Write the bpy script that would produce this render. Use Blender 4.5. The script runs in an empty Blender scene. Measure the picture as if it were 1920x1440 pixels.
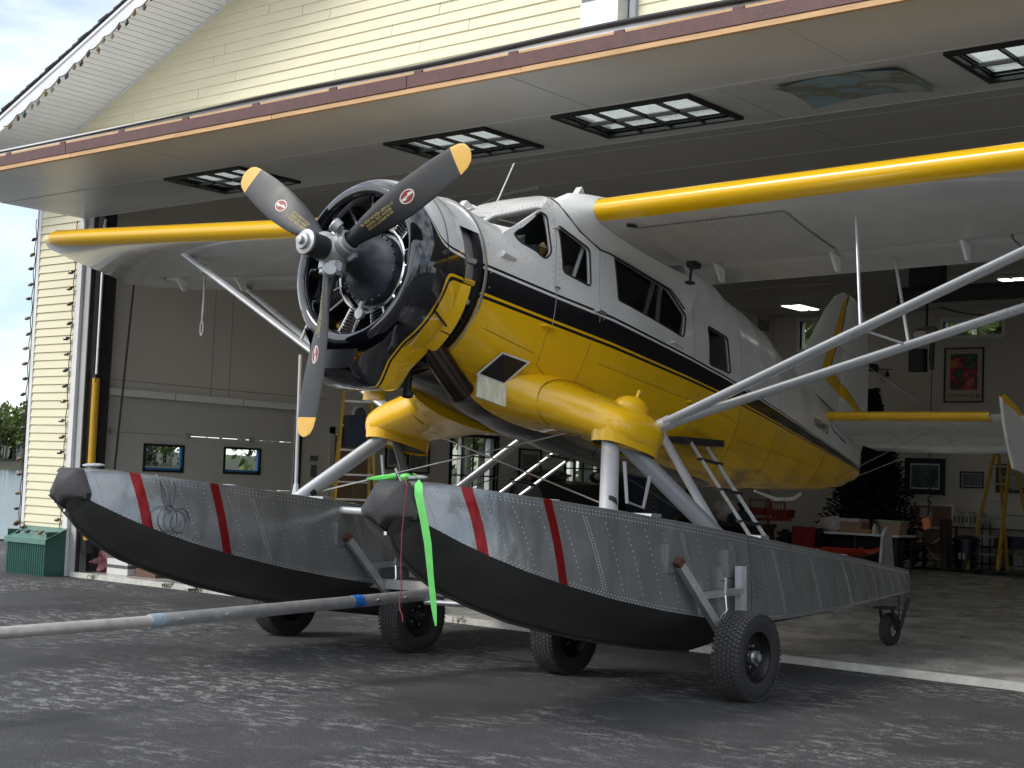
import bpy, bmesh, math, random
from mathutils import Vector, Matrix
from math import pi, sin, cos, radians
random.seed(7)
SC = bpy.context.scene
COL = SC.collection

# ------------------------------------------------------------------ camera
cam_d = bpy.data.cameras.new('camera'); cam = bpy.data.objects.new('camera', cam_d); COL.objects.link(cam)
cam_d.sensor_width = 36.0; cam_d.lens = 36.0 * 2762 / 1920; cam_d.clip_end = 3000; cam_d.clip_start = 0.05
_y, _p, _r = radians(39.4), radians(3.8), radians(2.2)
_f = Vector((-sin(_y) * cos(_p), cos(_y) * cos(_p), sin(_p)))
_rt = Vector((cos(_y), sin(_y), 0)); _up = _rt.cross(_f)
_r2 = _rt * cos(_r) + _up * sin(_r); _u2 = _up * cos(_r) - _rt * sin(_r)
_m = Matrix((_r2, _u2, -_f)).transposed().to_4x4(); _m.translation = (0, 0, 1.42)
cam.matrix_world = _m
SC.camera = cam

# ------------------------------------------------------------------ world + sun
SUN_EL, SUN_AZ = radians(42), radians(214)      # azimuth clockwise from +Y
w = bpy.data.worlds.new('World'); SC.world = w; w.use_nodes = True
nt = w.node_tree; nt.nodes.clear()
def N(t, k, **kw):
    n = t.nodes.new(k)
    for a, v in kw.items(): setattr(n, a, v)
    return n
out = N(nt, 'ShaderNodeOutputWorld'); bg = N(nt, 'ShaderNodeBackground'); bg.inputs['Strength'].default_value = 0.105
sky = N(nt, 'ShaderNodeTexSky', sky_type='NISHITA', sun_disc=False, sun_elevation=SUN_EL, sun_rotation=SUN_AZ)
sky.air_density = 1.0; sky.dust_density = 1.2; sky.ozone_density = 1.5
tc = N(nt, 'ShaderNodeTexCoord'); mp = N(nt, 'ShaderNodeMapping'); mp.inputs['Scale'].default_value = (1.3, 1.3, 3.6)
no = N(nt, 'ShaderNodeTexNoise'); no.inputs['Scale'].default_value = 2.1; no.inputs['Detail'].default_value = 7; no.inputs['Roughness'].default_value = 0.56
rp = N(nt, 'ShaderNodeValToRGB'); rp.color_ramp.elements[0].position = 0.36; rp.color_ramp.elements[1].position = 0.60
no2 = N(nt, 'ShaderNodeTexNoise'); no2.inputs['Scale'].default_value = 3.7; no2.inputs['Detail'].default_value = 5
rp2 = N(nt, 'ShaderNodeValToRGB'); rp2.color_ramp.elements[0].position = 0.3; rp2.color_ramp.elements[1].position = 0.7
rp2.color_ramp.elements[0].color = (5.6, 5.9, 6.4, 1); rp2.color_ramp.elements[1].color = (9.6, 9.7, 9.8, 1)
mx = N(nt, 'ShaderNodeMix', data_type='RGBA')
for a, b in ((tc.outputs['Generated'], mp.inputs[0]), (mp.outputs[0], no.inputs['Vector']), (no.outputs['Fac'], rp.inputs[0]), (mp.outputs[0], no2.inputs['Vector']),
             (no2.outputs['Fac'], rp2.inputs[0]), (rp.outputs[0], mx.inputs[0]), (sky.outputs[0], mx.inputs[6]), (rp2.outputs[0], mx.inputs[7]), (mx.outputs[2], bg.inputs['Color']), (bg.outputs[0], out.inputs[0])):
    nt.links.new(a, b)
sun_d = bpy.data.lights.new('sun', 'SUN'); sun = bpy.data.objects.new('sun', sun_d); COL.objects.link(sun)
sun_d.energy = 1.1; sun_d.angle = radians(16); sun_d.color = (1.0, 0.96, 0.88)
_sd = Vector((sin(SUN_AZ) * cos(SUN_EL), cos(SUN_AZ) * cos(SUN_EL), sin(SUN_EL)))
sun.rotation_euler = (-_sd).to_track_quat('-Z', 'Y').to_euler(); sun.location = (0, -10, 20)
SC.view_settings.view_transform = 'Standard'; SC.view_settings.look = 'None'; SC.view_settings.exposure = 1.0
SC.view_settings.gamma = 1.0; SC.view_settings.use_curve_mapping = False
SC.cycles.max_bounces = 8; SC.cycles.diffuse_bounces = 5; SC.cycles.glossy_bounces = 4; SC.cycles.transparent_max_bounces = 10

# ------------------------------------------------------------------ materials
MATS = {}
def mat(name, col, rough=0.6, metal=0.0, var=0.0, vscale=6.0, bump=0.0, bscale=60.0, coat=0.0, stretch=None, spec=None):
    """plain procedural paint / plastic / metal with slow colour variation and fine bump"""
    if name in MATS: return MATS[name]
    m = bpy.data.materials.new(name); m.use_nodes = True; t = m.node_tree; b = t.nodes['Principled BSDF']
    b.inputs['Base Color'].default_value = (*col, 1); b.inputs['Roughness'].default_value = rough; b.inputs['Metallic'].default_value = metal
    if coat: b.inputs['Coat Weight'].default_value = coat; b.inputs['Coat Roughness'].default_value = 0.06
    if spec is not None: b.inputs['Specular IOR Level'].default_value = spec
    c = N(t, 'ShaderNodeTexCoord'); src = c.outputs['Object']
    if stretch:
        mm = N(t, 'ShaderNodeMapping'); mm.inputs['Scale'].default_value = stretch; t.links.new(src, mm.inputs[0]); src = mm.outputs[0]
    if var:
        n = N(t, 'ShaderNodeTexNoise'); n.inputs['Scale'].default_value = vscale; n.inputs['Detail'].default_value = 6; n.inputs['Roughness'].default_value = 0.6
        t.links.new(src, n.inputs['Vector'])
        mr = N(t, 'ShaderNodeMapRange'); mr.inputs[1].default_value = 0.25; mr.inputs[2].default_value = 0.75; mr.inputs[3].default_value = 1 - var; mr.inputs[4].default_value = 1 + var
        mul = N(t, 'ShaderNodeMix', data_type='RGBA', blend_type='MULTIPLY'); mul.inputs[0].default_value = 1; mul.inputs[6].default_value = (*col, 1)
        t.links.new(n.outputs['Fac'], mr.inputs[0]); t.links.new(mr.outputs[0], mul.inputs[7]); t.links.new(mul.outputs[2], b.inputs['Base Color'])
        mr2 = N(t, 'ShaderNodeMapRange'); mr2.inputs[3].default_value = max(0.02, rough - 0.1); mr2.inputs[4].default_value = min(1, rough + 0.1)
        t.links.new(n.outputs['Fac'], mr2.inputs[0]); t.links.new(mr2.outputs[0], b.inputs['Roughness'])
    if bump:
        n = N(t, 'ShaderNodeTexNoise'); n.inputs['Scale'].default_value = bscale; n.inputs['Detail'].default_value = 4; t.links.new(src, n.inputs['Vector'])
        bp = N(t, 'ShaderNodeBump'); bp.inputs['Strength'].default_value = bump; bp.inputs['Distance'].default_value = 0.02
        t.links.new(n.outputs['Fac'], bp.inputs['Height']); t.links.new(bp.outputs[0], b.inputs['Normal'])
    MATS[name] = m; return m

def math_node(t, op, a, b=None, c=None):
    n = N(t, 'ShaderNodeMath', operation=op)
    for i, v in enumerate((a, b, c)):
        if v is None: continue
        if isinstance(v, (int, float)): n.inputs[i].default_value = v
        else: t.links.new(v, n.inputs[i])
    return n.outputs[0]
def ramp(t, fac, stops, mode='CONSTANT'):
    r = N(t, 'ShaderNodeValToRGB'); cr = r.color_ramp; cr.interpolation = mode
    while len(cr.elements) < len(stops): cr.elements.new(0.5)
    for e, (p, c) in zip(cr.elements, stops): e.position = p; e.color = (*c, 1) if len(c) == 3 else c
    t.links.new(fac, r.inputs[0]); return r.outputs[0]
def mixc(t, fac, a, b):
    n = N(t, 'ShaderNodeMix', data_type='RGBA')
    for i, v in ((0, fac), (6, a), (7, b)):
        if isinstance(v, tuple): n.inputs[i].default_value = (*v, 1)
        elif isinstance(v, (int, float)): n.inputs[i].default_value = v
        else: t.links.new(v, n.inputs[i])
    return n.outputs[2]

WHITE = (0.72, 0.72, 0.70); YEL = (0.82, 0.475, 0.003); BLK = (0.006, 0.007, 0.010)
def glass_mat(name, tint=(0.75, 0.78, 0.78), refl=1.0):
    if name in MATS: return MATS[name]
    m = bpy.data.materials.new(name); m.use_nodes = True; t = m.node_tree; t.nodes.clear()
    o = N(t, 'ShaderNodeOutputMaterial'); tr = N(t, 'ShaderNodeBsdfTransparent'); tr.inputs[0].default_value = (*tint, 1)
    gl = N(t, 'ShaderNodeBsdfGlossy'); gl.inputs['Roughness'].default_value = 0.03
    lw = N(t, 'ShaderNodeLayerWeight'); lw.inputs[0].default_value = .5; mxs = N(t, 'ShaderNodeMixShader')
    t.links.new(math_node(t, 'MULTIPLY_ADD', math_node(t, 'POWER', lw.outputs['Facing'], 4.0), .75 * refl, .035 * refl), mxs.inputs[0]); t.links.new(tr.outputs[0], mxs.inputs[1]); t.links.new(gl.outputs[0], mxs.inputs[2]); t.links.new(mxs.outputs[0], o.inputs[0])
    MATS[name] = m; return m

M_white = mat('white_paint', WHITE, 0.3, var=0.05, vscale=3, coat=0.3)
M_yel = mat('yellow_paint', YEL, 0.28, var=0.06, vscale=4, coat=0.5)
M_blk = mat('gloss_black_paint', BLK, 0.12, coat=1.0)
M_mblk = mat('matt_black', (0.012, 0.012, 0.013), 0.6, var=0.2)
M_rub = mat('black_rubber', (0.022, 0.022, 0.024), 0.62, var=0.35, vscale=9, bump=0.15, bscale=40)
M_tyre = mat('tyre_rubber', (0.030, 0.030, 0.031), 0.75, var=0.3, vscale=14)
M_alu = mat('aluminium', (0.62, 0.63, 0.64), 0.35, 0.9, var=0.12, vscale=12)
M_cast = mat('cast_metal', (0.40, 0.41, 0.41), 0.45, 0.6, var=0.15, vscale=14)
M_strut = mat('strut_paint', (0.58, 0.60, 0.62), 0.3, 0.35, var=0.06, vscale=5)
M_galv = mat('galvanised_steel', (0.46, 0.47, 0.48), 0.42, 0.7, var=0.22, vscale=11)
M_steel = mat('dark_steel', (0.05, 0.05, 0.055), 0.5, 0.6, var=0.3, vscale=8)
M_exh = mat('exhaust_steel', (0.075, 0.055, 0.05), 0.24, 0.95, var=0.25, vscale=4)
M_engine = mat('engine_grey', (0.045, 0.052, 0.065), 0.38, 0.4, var=0.25, vscale=9)
M_dark = mat('engine_dark', (0.012, 0.012, 0.013), 0.5, 0.3, var=0.3)
M_chrome = mat('bright_metal', (0.8, 0.8, 0.8), 0.18, 1.0)
M_cabin = mat('cabin_lining', (0.045, 0.045, 0.045), 0.8, var=0.2)
M_wire = mat('wire_steel', (0.45, 0.45, 0.45), 0.35, 0.9)
M_red = mat('red_paint', (0.30, 0.012, 0.010), 0.35, var=0.1)
M_glass = glass_mat('window_glass', (0.70, 0.73, 0.73))
M_bglass = glass_mat('building_glass', (0.86, 0.9, 0.88))
M_galss_tint = glass_mat('cockpit_glass', (0.34, 0.35, 0.35), 1.0)

def fuselage_mat():
    m = bpy.data.materials.new('fuselage_livery'); m.use_nodes = True; t = m.node_tree; b = t.nodes['Principled BSDF']
    c = N(t, 'ShaderNodeTexCoord'); s = N(t, 'ShaderNodeSeparateXYZ'); t.links.new(c.outputs['Object'], s.inputs[0])
    X, S, T = s.outputs
    ds = math_node(t, 'MAXIMUM', math_node(t, 'SUBTRACT', S, 2.5), 0.0)
    top = math_node(t, 'SUBTRACT', 0.112, math_node(t, 'MULTIPLY', ds, 0.0555))
    bot = math_node(t, 'SUBTRACT', -0.142, math_node(t, 'MULTIPLY', ds, 0.0215))
    v = math_node(t, 'DIVIDE', math_node(t, 'SUBTRACT', T, bot), math_node(t, 'SUBTRACT', top, bot))
    v = math_node(t, 'MULTIPLY_ADD', v, 0.5, 0.25)
    f = lambda q: 0.25 + 0.5 * q
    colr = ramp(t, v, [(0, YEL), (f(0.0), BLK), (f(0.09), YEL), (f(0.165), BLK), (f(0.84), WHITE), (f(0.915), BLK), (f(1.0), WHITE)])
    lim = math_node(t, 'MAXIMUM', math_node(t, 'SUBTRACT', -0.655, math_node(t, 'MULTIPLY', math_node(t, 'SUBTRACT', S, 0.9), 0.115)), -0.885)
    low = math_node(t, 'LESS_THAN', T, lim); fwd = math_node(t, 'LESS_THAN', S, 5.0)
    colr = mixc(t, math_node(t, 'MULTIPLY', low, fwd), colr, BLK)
    gm = N(t, 'ShaderNodeMapping'); gm.inputs['Scale'].default_value = (3, 1.1, 7); t.links.new(c.outputs['Object'], gm.inputs[0]); gn = N(t, 'ShaderNodeTexNoise'); gn.inputs['Scale'].default_value = 1.6; gn.inputs['Detail'].default_value = 7; t.links.new(gm.outputs[0], gn.inputs['Vector'])
    gz = N(t, 'ShaderNodeMapRange'); gz.inputs[1].default_value = -.38; gz.inputs[2].default_value = -.85; t.links.new(T, gz.inputs[0])
    colr = mixc(t, math_node(t, 'MULTIPLY', ramp(t, gn.outputs['Fac'], [(.45, (0, 0, 0)), (.66, (.75, .75, .75))], 'LINEAR'), gz.outputs[0]), colr, (.10, .055, .012))
    n = N(t, 'ShaderNodeTexNoise'); n.inputs['Scale'].default_value = 2.5; n.inputs['Detail'].default_value = 5; t.links.new(c.outputs['Object'], n.inputs['Vector'])
    vr = N(t, 'ShaderNodeMapRange'); vr.inputs[1].default_value = 0.3; vr.inputs[2].default_value = 0.7; vr.inputs[3].default_value = 0.9; vr.inputs[4].default_value = 1.05
    t.links.new(n.outputs['Fac'], vr.inputs[0])
    mul = N(t, 'ShaderNodeMix', data_type='RGBA', blend_type='MULTIPLY'); mul.inputs[0].default_value = 1
    t.links.new(colr, mul.inputs[6]); t.links.new(vr.outputs[0], mul.inputs[7]); t.links.new(mul.outputs[2], b.inputs['Base Color'])
    b.inputs['Roughness'].default_value = 0.22; b.inputs['Coat Weight'].default_value = 0.15; b.inputs['Coat Roughness'].default_value = 0.06
    n2 = N(t, 'ShaderNodeTexNoise'); n2.inputs['Scale'].default_value = 3.0; n2.inputs['Detail'].default_value = 2; t.links.new(c.outputs['Object'], n2.inputs['Vector'])
    bp = N(t, 'ShaderNodeBump'); bp.inputs['Strength'].default_value = 0.12; bp.inputs['Distance'].default_value = 0.02; t.links.new(n2.outputs['Fac'], bp.inputs['Height']); t.links.new(bp.outputs[0], b.inputs['Normal'])
    return m
M_fus = fuselage_mat()

def cowl_mat():
    m = bpy.data.materials.new('cowl_livery'); m.use_nodes = True; t = m.node_tree; b = t.nodes['Principled BSDF']
    c = N(t, 'ShaderNodeTexCoord'); s = N(t, 'ShaderNodeSeparateXYZ'); t.links.new(c.outputs['Object'], s.inputs[0])
    X, S, T = s.outputs
    ph = math_node(t, 'MULTIPLY', math_node(t, 'ARCTAN2', math_node(t, 'ABSOLUTE', X), T), 180 / pi)     # 0 top .. 180 bottom
    # white upper rear: ph < 25 + (s-.40)*160
    dw = math_node(t, 'SUBTRACT', math_node(t, 'SUBTRACT', 83.0, math_node(t, 'MULTIPLY', math_node(t, 'EXPONENT', math_node(t, 'MULTIPLY', math_node(t, 'SUBTRACT', .27, S), 18.0)), 45.0)), ph)
    # yellow lower rear: s > .63 - .0066*(ph-98)
    dy = math_node(t, 'SUBTRACT', S, math_node(t, 'SUBTRACT', 0.445, math_node(t, 'MULTIPLY', math_node(t, 'SUBTRACT', ph, 107.0), 0.0014)))
    dy2 = math_node(t, 'MULTIPLY', math_node(t, 'SUBTRACT', ph, 95.0), 0.011)
    dy = math_node(t, 'SMOOTH_MIN', dy, dy2, 0.08)
    cw = ramp(t, math_node(t, 'MULTIPLY_ADD', dw, 0.02, 0.5), [(0, BLK), (0.5, WHITE), (0.535, BLK), (0.565, WHITE)])
    cy = ramp(t, math_node(t, 'MULTIPLY_ADD', dy, 2.0, 0.5), [(0, BLK), (0.5, YEL), (0.535, BLK), (0.575, YEL)])
    col = mixc(t, math_node(t, 'GREATER_THAN', dy, 0.0), cw, cy)
    t.links.new(col, b.inputs['Base Color'])
    b.inputs['Roughness'].default_value = 0.10; b.inputs['Coat Weight'].default_value = 1.0; b.inputs['Coat Roughness'].default_value = 0.04
    n2 = N(t, 'ShaderNodeTexNoise'); n2.inputs['Scale'].default_value = 5.0; n2.inputs['Detail'].default_value = 2; t.links.new(c.outputs['Object'], n2.inputs['Vector'])
    bp = N(t, 'ShaderNodeBump'); bp.inputs['Strength'].default_value = 0.18; bp.inputs['Distance'].default_value = 0.02; t.links.new(n2.outputs['Fac'], bp.inputs['Height'])
    t.links.new(bp.outputs[0], b.inputs['Normal'])
    return m
M_cowl = cowl_mat()

def float_mat(name, dark):
    """side skin of a float: silver paint with two red bands (object Y along the hull, Z up); dark = bottom plating"""
    m = bpy.data.materials.new(name); m.use_nodes = True; t = m.node_tree; b = t.nodes['Principled BSDF']
    c = N(t, 'ShaderNodeTexCoord'); s = N(t, 'ShaderNodeSeparateXYZ'); t.links.new(c.outputs['Object'], s.inputs[0])
    X, Y, Z = s.outputs
    n = N(t, 'ShaderNodeTexNoise'); n.inputs['Scale'].default_value = 3.2; n.inputs['Detail'].default_value = 7; t.links.new(c.outputs['Object'], n.inputs['Vector'])
    if dark:
        sp = N(t, 'ShaderNodeTexNoise'); sp.inputs['Scale'].default_value = 70; sp.inputs['Detail'].default_value = 3; t.links.new(c.outputs['Object'], sp.inputs['Vector'])
        base = ramp(t, n.outputs['Fac'], [(0.3, (0.050, 0.050, 0.047)), (0.7, (0.078, 0.077, 0.072))], 'LINEAR')
        col = mixc(t, ramp(t, sp.outputs['Fac'], [(0.70, (0, 0, 0)), (0.76, (0.6, 0.6, 0.6))], 'LINEAR'), base, (0.14, 0.14, 0.13)); b.inputs['Roughness'].default_value = 0.42
        t.links.new(col, b.inputs['Base Color'])
    else:
        q = math_node(t, 'MULTIPLY_ADD', Z, 0.20, Y)
        base = ramp(t, n.outputs['Fac'], [(0.3, (0.25, 0.26, 0.265)), (0.7, (0.325, 0.335, 0.34))], 'LINEAR')
        ms = N(t, 'ShaderNodeMapping'); ms.inputs['Scale'].default_value = (9, 9, 1.2); t.links.new(c.outputs['Object'], ms.inputs[0]); ns = N(t, 'ShaderNodeTexNoise'); ns.inputs['Scale'].default_value = 1.0; ns.inputs['Detail'].default_value = 6; t.links.new(ms.outputs[0], ns.inputs['Vector'])
        base = mixc(t, ramp(t, ns.outputs['Fac'], [(.5, (0, 0, 0)), (.68, (.55, .55, .55))], 'LINEAR'), base, (.19, .19, .185))
        r1 = math_node(t, 'LESS_THAN', math_node(t, 'ABSOLUTE', math_node(t, 'SUBTRACT', q, 6.711)), 0.040)
        r2 = math_node(t, 'LESS_THAN', math_node(t, 'ABSOLUTE', math_node(t, 'SUBTRACT', q, 7.340)), 0.037)
        col = mixc(t, math_node(t, 'MAXIMUM', r1, r2), base, (0.27, 0.008, 0.010)); t.links.new(col, b.inputs['Base Color'])
        b.inputs['Metallic'].default_value = 0.55; b.inputs['Roughness'].default_value = 0.24
        n2 = N(t, 'ShaderNodeTexNoise'); n2.inputs['Scale'].default_value = 6.0; n2.inputs['Detail'].default_value = 2; t.links.new(c.outputs['Object'], n2.inputs['Vector'])
        bp = N(t, 'ShaderNodeBump'); bp.inputs['Strength'].default_value = 0.34; bp.inputs['Distance'].default_value = 0.02; t.links.new(n2.outputs['Fac'], bp.inputs['Height']); t.links.new(bp.outputs[0], b.inputs['Normal'])
    return m
M_fside = float_mat('float_silver', False); M_fbot = float_mat('float_bottom_paint', True)

def asphalt_mat():
    m = bpy.data.materials.new('asphalt'); m.use_nodes = True; t = m.node_tree; b = t.nodes['Principled BSDF']
    c = N(t, 'ShaderNodeTexCoord'); G = c.outputs['Object']
    def noise(sc, det, ro=0.6, st=None):
        n = N(t, 'ShaderNodeTexNoise'); n.inputs['Scale'].default_value = sc; n.inputs['Detail'].default_value = det; n.inputs['Roughness'].default_value = ro
        src = G
        if st:
            mm = N(t, 'ShaderNodeMapping'); mm.inputs['Scale'].default_value = st; mm.inputs['Rotation'].default_value = (0, 0, radians(-39)); t.links.new(G, mm.inputs[0]); src = mm.outputs[0]
        t.links.new(src, n.inputs['Vector']); return n.outputs['Fac']
    base = ramp(t, noise(0.6, 5), [(0.3, (0.042, 0.042, 0.044)), (0.7, (0.066, 0.066, 0.067))], 'LINEAR')
    grain = ramp(t, noise(80, 5, 0.85), [(0.40, (0.22, 0.22, 0.22)), (0.60, (1.9, 1.9, 1.9))], 'LINEAR')
    mul = N(t, 'ShaderNodeMix', data_type='RGBA', blend_type='MULTIPLY'); mul.inputs[0].default_value = 1; t.links.new(base, mul.inputs[6]); t.links.new(grain, mul.inputs[7])
    patch = ramp(t, noise(0.55, 3), [(0.44, (0, 0, 0)), (0.58, (1, 1, 1))], 'LINEAR')
    worn = ramp(t, noise(11.0, 9, 0.82, (0.5, 1.0, 1)), [(0.525, (0, 0, 0)), (0.548, (1, 1, 1))], 'LINEAR')
    worn2 = ramp(t, noise(70, 4, 0.75), [(0.40, (0.1, 0.1, 0.1)), (0.55, (1, 1, 1))], 'LINEAR')
    wf = math_node(t, 'MULTIPLY', math_node(t, 'MULTIPLY', patch, worn), math_node(t, 'MULTIPLY', worn2, 0.9))
    col = mixc(t, wf, mul.outputs[2], (0.36, 0.36, 0.35))
    dark = ramp(t, noise(0.9, 4), [(0.52, (0, 0, 0)), (0.62, (0.45, 0.45, 0.45))], 'LINEAR')
    col = mixc(t, dark, col, (0.022, 0.022, 0.023))
    t.links.new(col, b.inputs['Base Color']); b.inputs['Roughness'].default_value = 0.82; b.inputs['Specular IOR Level'].default_value = 0.35
    bp = N(t, 'ShaderNodeBump'); bp.inputs['Strength'].default_value = 0.8; bp.inputs['Distance'].default_value = 0.012; t.links.new(noise(110, 4, 0.7), bp.inputs['Height']); t.links.new(bp.outputs[0], b.inputs['Normal'])
    return m
M_asph = asphalt_mat()
def concrete_mat():
    m = bpy.data.materials.new('sealed_concrete'); m.use_nodes = True; t = m.node_tree; b = t.nodes['Principled BSDF']
    c = N(t, 'ShaderNodeTexCoord')
    mm = N(t, 'ShaderNodeMapping'); mm.inputs['Scale'].default_value = (1.0, 1.0, 1); mm.inputs['Rotation'].default_value = (0, 0, radians(-39)); t.links.new(c.outputs['Object'], mm.inputs[0])
    n = N(t, 'ShaderNodeTexNoise'); n.inputs['Scale'].default_value = 2.2; n.inputs['Detail'].default_value = 8; n.inputs['Roughness'].default_value = 0.62; t.links.new(mm.outputs[0], n.inputs['Vector'])
    t.links.new(ramp(t, n.outputs['Fac'], [(0.3, (0.34, 0.33, 0.31)), (0.7, (0.50, 0.49, 0.46))], 'LINEAR'), b.inputs['Base Color'])
    t.links.new(ramp(t, n.outputs['Fac'], [(0.35, (0.16,) * 3), (0.65, (0.36,) * 3)], 'LINEAR'), b.inputs['Roughness'])
    return m
M_conc = concrete_mat()
M_sill = mat('concrete_edge', (0.55, 0.54, 0.50), 0.8, var=0.2, vscale=10, bump=0.3, bscale=80)
M_side = mat('yellow_vinyl', (0.75, 0.70, 0.50), 0.55, var=0.05, vscale=2.5, bump=0.06, bscale=30, stretch=(0.4, 3, 3))
M_trim = mat('white_trim', (0.74, 0.74, 0.74), 0.45, var=0.06, vscale=3)
M_grey = mat('grey_trim', (0.42, 0.43, 0.43), 0.5, var=0.08, vscale=3)
M_wall = mat('interior_wall', (0.60, 0.565, 0.50), 0.8, var=0.04, vscale=1.5)
M_ceil = mat('ceiling_paint', (0.50, 0.49, 0.465), 0.6, var=0.05, vscale=1.2)
M_dpan = mat('door_panel', (0.64, 0.635, 0.615), 0.38, var=0.06, vscale=2.0)
M_maroon = mat('maroon_steel', (0.105, 0.040, 0.036), 0.5, var=0.35, vscale=8, bump=0.1)
M_wood = mat('pine_strip', (0.62, 0.38, 0.18), 0.65, var=0.25, vscale=5, stretch=(0.6, 6, 6))
M_shing = mat('shingle', (0.11, 0.11, 0.12), 0.85, var=0.3, vscale=20, bump=0.3)
M_bframe = mat('black_frame', (0.010, 0.010, 0.011), 0.45)
M_green = mat('green_steel', (0.030, 0.115, 0.088), 0.42, var=0.15, vscale=6)
M_ladd = mat('fibreglass_yellow', (0.55, 0.34, 0.03), 0.5, var=0.15)
M_hydr = mat('hydraulic_yellow', (0.60, 0.34, 0.02), 0.4, var=0.12)
M_water = None

# ------------------------------------------------------------------ mesh builder
class MB:
    def __init__(s): s.bm = bmesh.new(); s.mi = 0
    def face(s, pts, mi=None):
        vs = [s.bm.verts.new(p) for p in pts]
        try: f = s.bm.faces.new(vs)
        except ValueError: return
        f.material_index = s.mi if mi is None else mi; return f
    def grid(s, rows, close_u=False, mi=None, cap=False):
        """rows: list of rings of points"""
        V = [[s.bm.verts.new(p) for p in r] for r in rows]; n = len(rows[0]); k = s.mi if mi is None else mi
        for a, b in zip(V, V[1:]):
            for i in range(n if close_u else n - 1):
                j = (i + 1) % n
                try: f = s.bm.faces.new((a[i], a[j], b[j], b[i])); f.material_index = k; f.smooth = True
                except ValueError: pass
        if cap:
            for r in (V[0], V[-1]):
                try: f = s.bm.faces.new(r); f.material_index = k
                except ValueError: pass
        return V
    def box(s, x0, x1, y0, y1, z0, z1, mi=None):
        P = [(x, y, z) for x in (x0, x1) for y in (y0, y1) for z in (z0, z1)]; v = [s.bm.verts.new(p) for p in P]
        for q in ((0, 1, 3, 2), (4, 6, 7, 5), (0, 4, 5, 1), (2, 3, 7, 6), (0, 2, 6, 4), (1, 5, 7, 3)):
            f = s.bm.faces.new([v[i] for i in q]); f.material_index = s.mi if mi is None else mi
        return s
    def obox(s, c, ax, ay, az, mi=None):
        """oriented box: centre and three half-axis vectors"""
        c, ax, ay, az = map(Vector, (c, ax, ay, az)); v = [s.bm.verts.new(c + ax * i + ay * j + az * k) for i in (-1, 1) for j in (-1, 1) for k in (-1, 1)]
        for q in ((0, 1, 3, 2), (4, 6, 7, 5), (0, 4, 5, 1), (2, 3, 7, 6), (0, 2, 6, 4), (1, 5, 7, 3)):
            f = s.bm.faces.new([v[i] for i in q]); f.material_index = s.mi if mi is None else mi
        return s
    def bar(s, p0, p1, w, h, up=(0, 0, 1), mi=None):
        p0, p1 = Vector(p0), Vector(p1); d = (p1 - p0); a = d.normalized(); u = Vector(up); sd = a.cross(u).normalized(); u = sd.cross(a)
        return s.obox((p0 + p1) / 2, d / 2, sd * w / 2, u * h / 2, mi)
    def prism(s, poly, ax, v0, v1, mi=None):
        """polygon (list of 2-tuples) extruded along axis index ax from v0 to v1"""
        def P(p, v):
            q = list(p); q.insert(ax, v); return q
        A = [s.bm.verts.new(P(p, v0)) for p in poly]; B = [s.bm.verts.new(P(p, v1)) for p in poly]; n = len(poly); k = s.mi if mi is None else mi
        for i in range(n):
            j = (i + 1) % n; f = s.bm.faces.new((A[i], A[j], B[j], B[i])); f.material_index = k
        for r in (A, B): f = s.bm.faces.new(r); f.material_index = k
        return s
    def tube(s, pts, r, n=10, mi=None, cap=True):
        pts = [Vector(p) for p in pts]; rs = r if isinstance(r, (list, tuple)) else [r] * len(pts); rows = []; ref = None
        for i, p in enumerate(pts):
            d = (pts[min(i + 1, len(pts) - 1)] - pts[max(i - 1, 0)]).normalized()
            if ref is None: ref = d.orthogonal().normalized()
            ref = (ref - d * ref.dot(d))
            if ref.length < 1e-5: ref = d.orthogonal()
            ref.normalize(); b = d.cross(ref)
            rows.append([p + (ref * cos(2 * pi * k / n) + b * sin(2 * pi * k / n)) * rs[i] for k in range(n)])
        s.grid(rows, True, mi, cap); return s
    def etube(s, p0, p1, a, b, wide, n=14, mi=None):
        """streamlined strut: ellipse section half-axes a (along wide) and b"""
        p0, p1, wv = Vector(p0), Vector(p1), Vector(wide); d = (p1 - p0).normalized(); wv = (wv - d * wv.dot(d)).normalized(); o = d.cross(wv)
        s.grid([[p + wv * a * cos(2 * pi * k / n) + o * b * sin(2 * pi * k / n) for k in range(n)] for p in (p0, p1)], True, mi, True); return s
    def lathe(s, prof, o=(0, 0, 0), axis=(0, 1, 0), n=40, mi=None, up=None, cap=False):
        """profile of (along axis, radius)"""
        o, a = Vector(o), Vector(axis).normalized(); u = a.orthogonal().normalized() if up is None else Vector(up); v = a.cross(u)
        s.grid([[o + a * q + (u * cos(2 * pi * k / n) + v * sin(2 * pi * k / n)) * r for k in range(n)] for q, r in prof], True, mi, cap); return s
    def ball(s, c, r, seg=12, rings=8, mi=None, sc=(1, 1, 1)):
        c = Vector(c); rows = []
        for i in range(rings + 1):
            th = pi * (0.02 + 0.96 * i / rings)
            rows.append([c + Vector((sin(th) * cos(2 * pi * k / seg) * sc[0], sin(th) * sin(2 * pi * k / seg) * sc[1], cos(th) * sc[2])) * r for k in range(seg)])
        s.grid(rows, True, mi, True); return s
    def mesh(s, name, mats, sharp=38):
        bm = s.bm; bmesh.ops.recalc_face_normals(bm, faces=bm.faces[:])
        if sharp is not None:
            lim = radians(sharp)
            for f in bm.faces: f.smooth = True
            for e in bm.edges:
                if len(e.link_faces) == 2: e.smooth = e.calc_face_angle(0) < lim
                else: e.smooth = False
        me = bpy.data.meshes.new(name); bm.to_mesh(me); bm.free()
        for m in (mats if isinstance(mats, (list, tuple)) else [mats]): me.materials.append(m)
        return me
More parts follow.
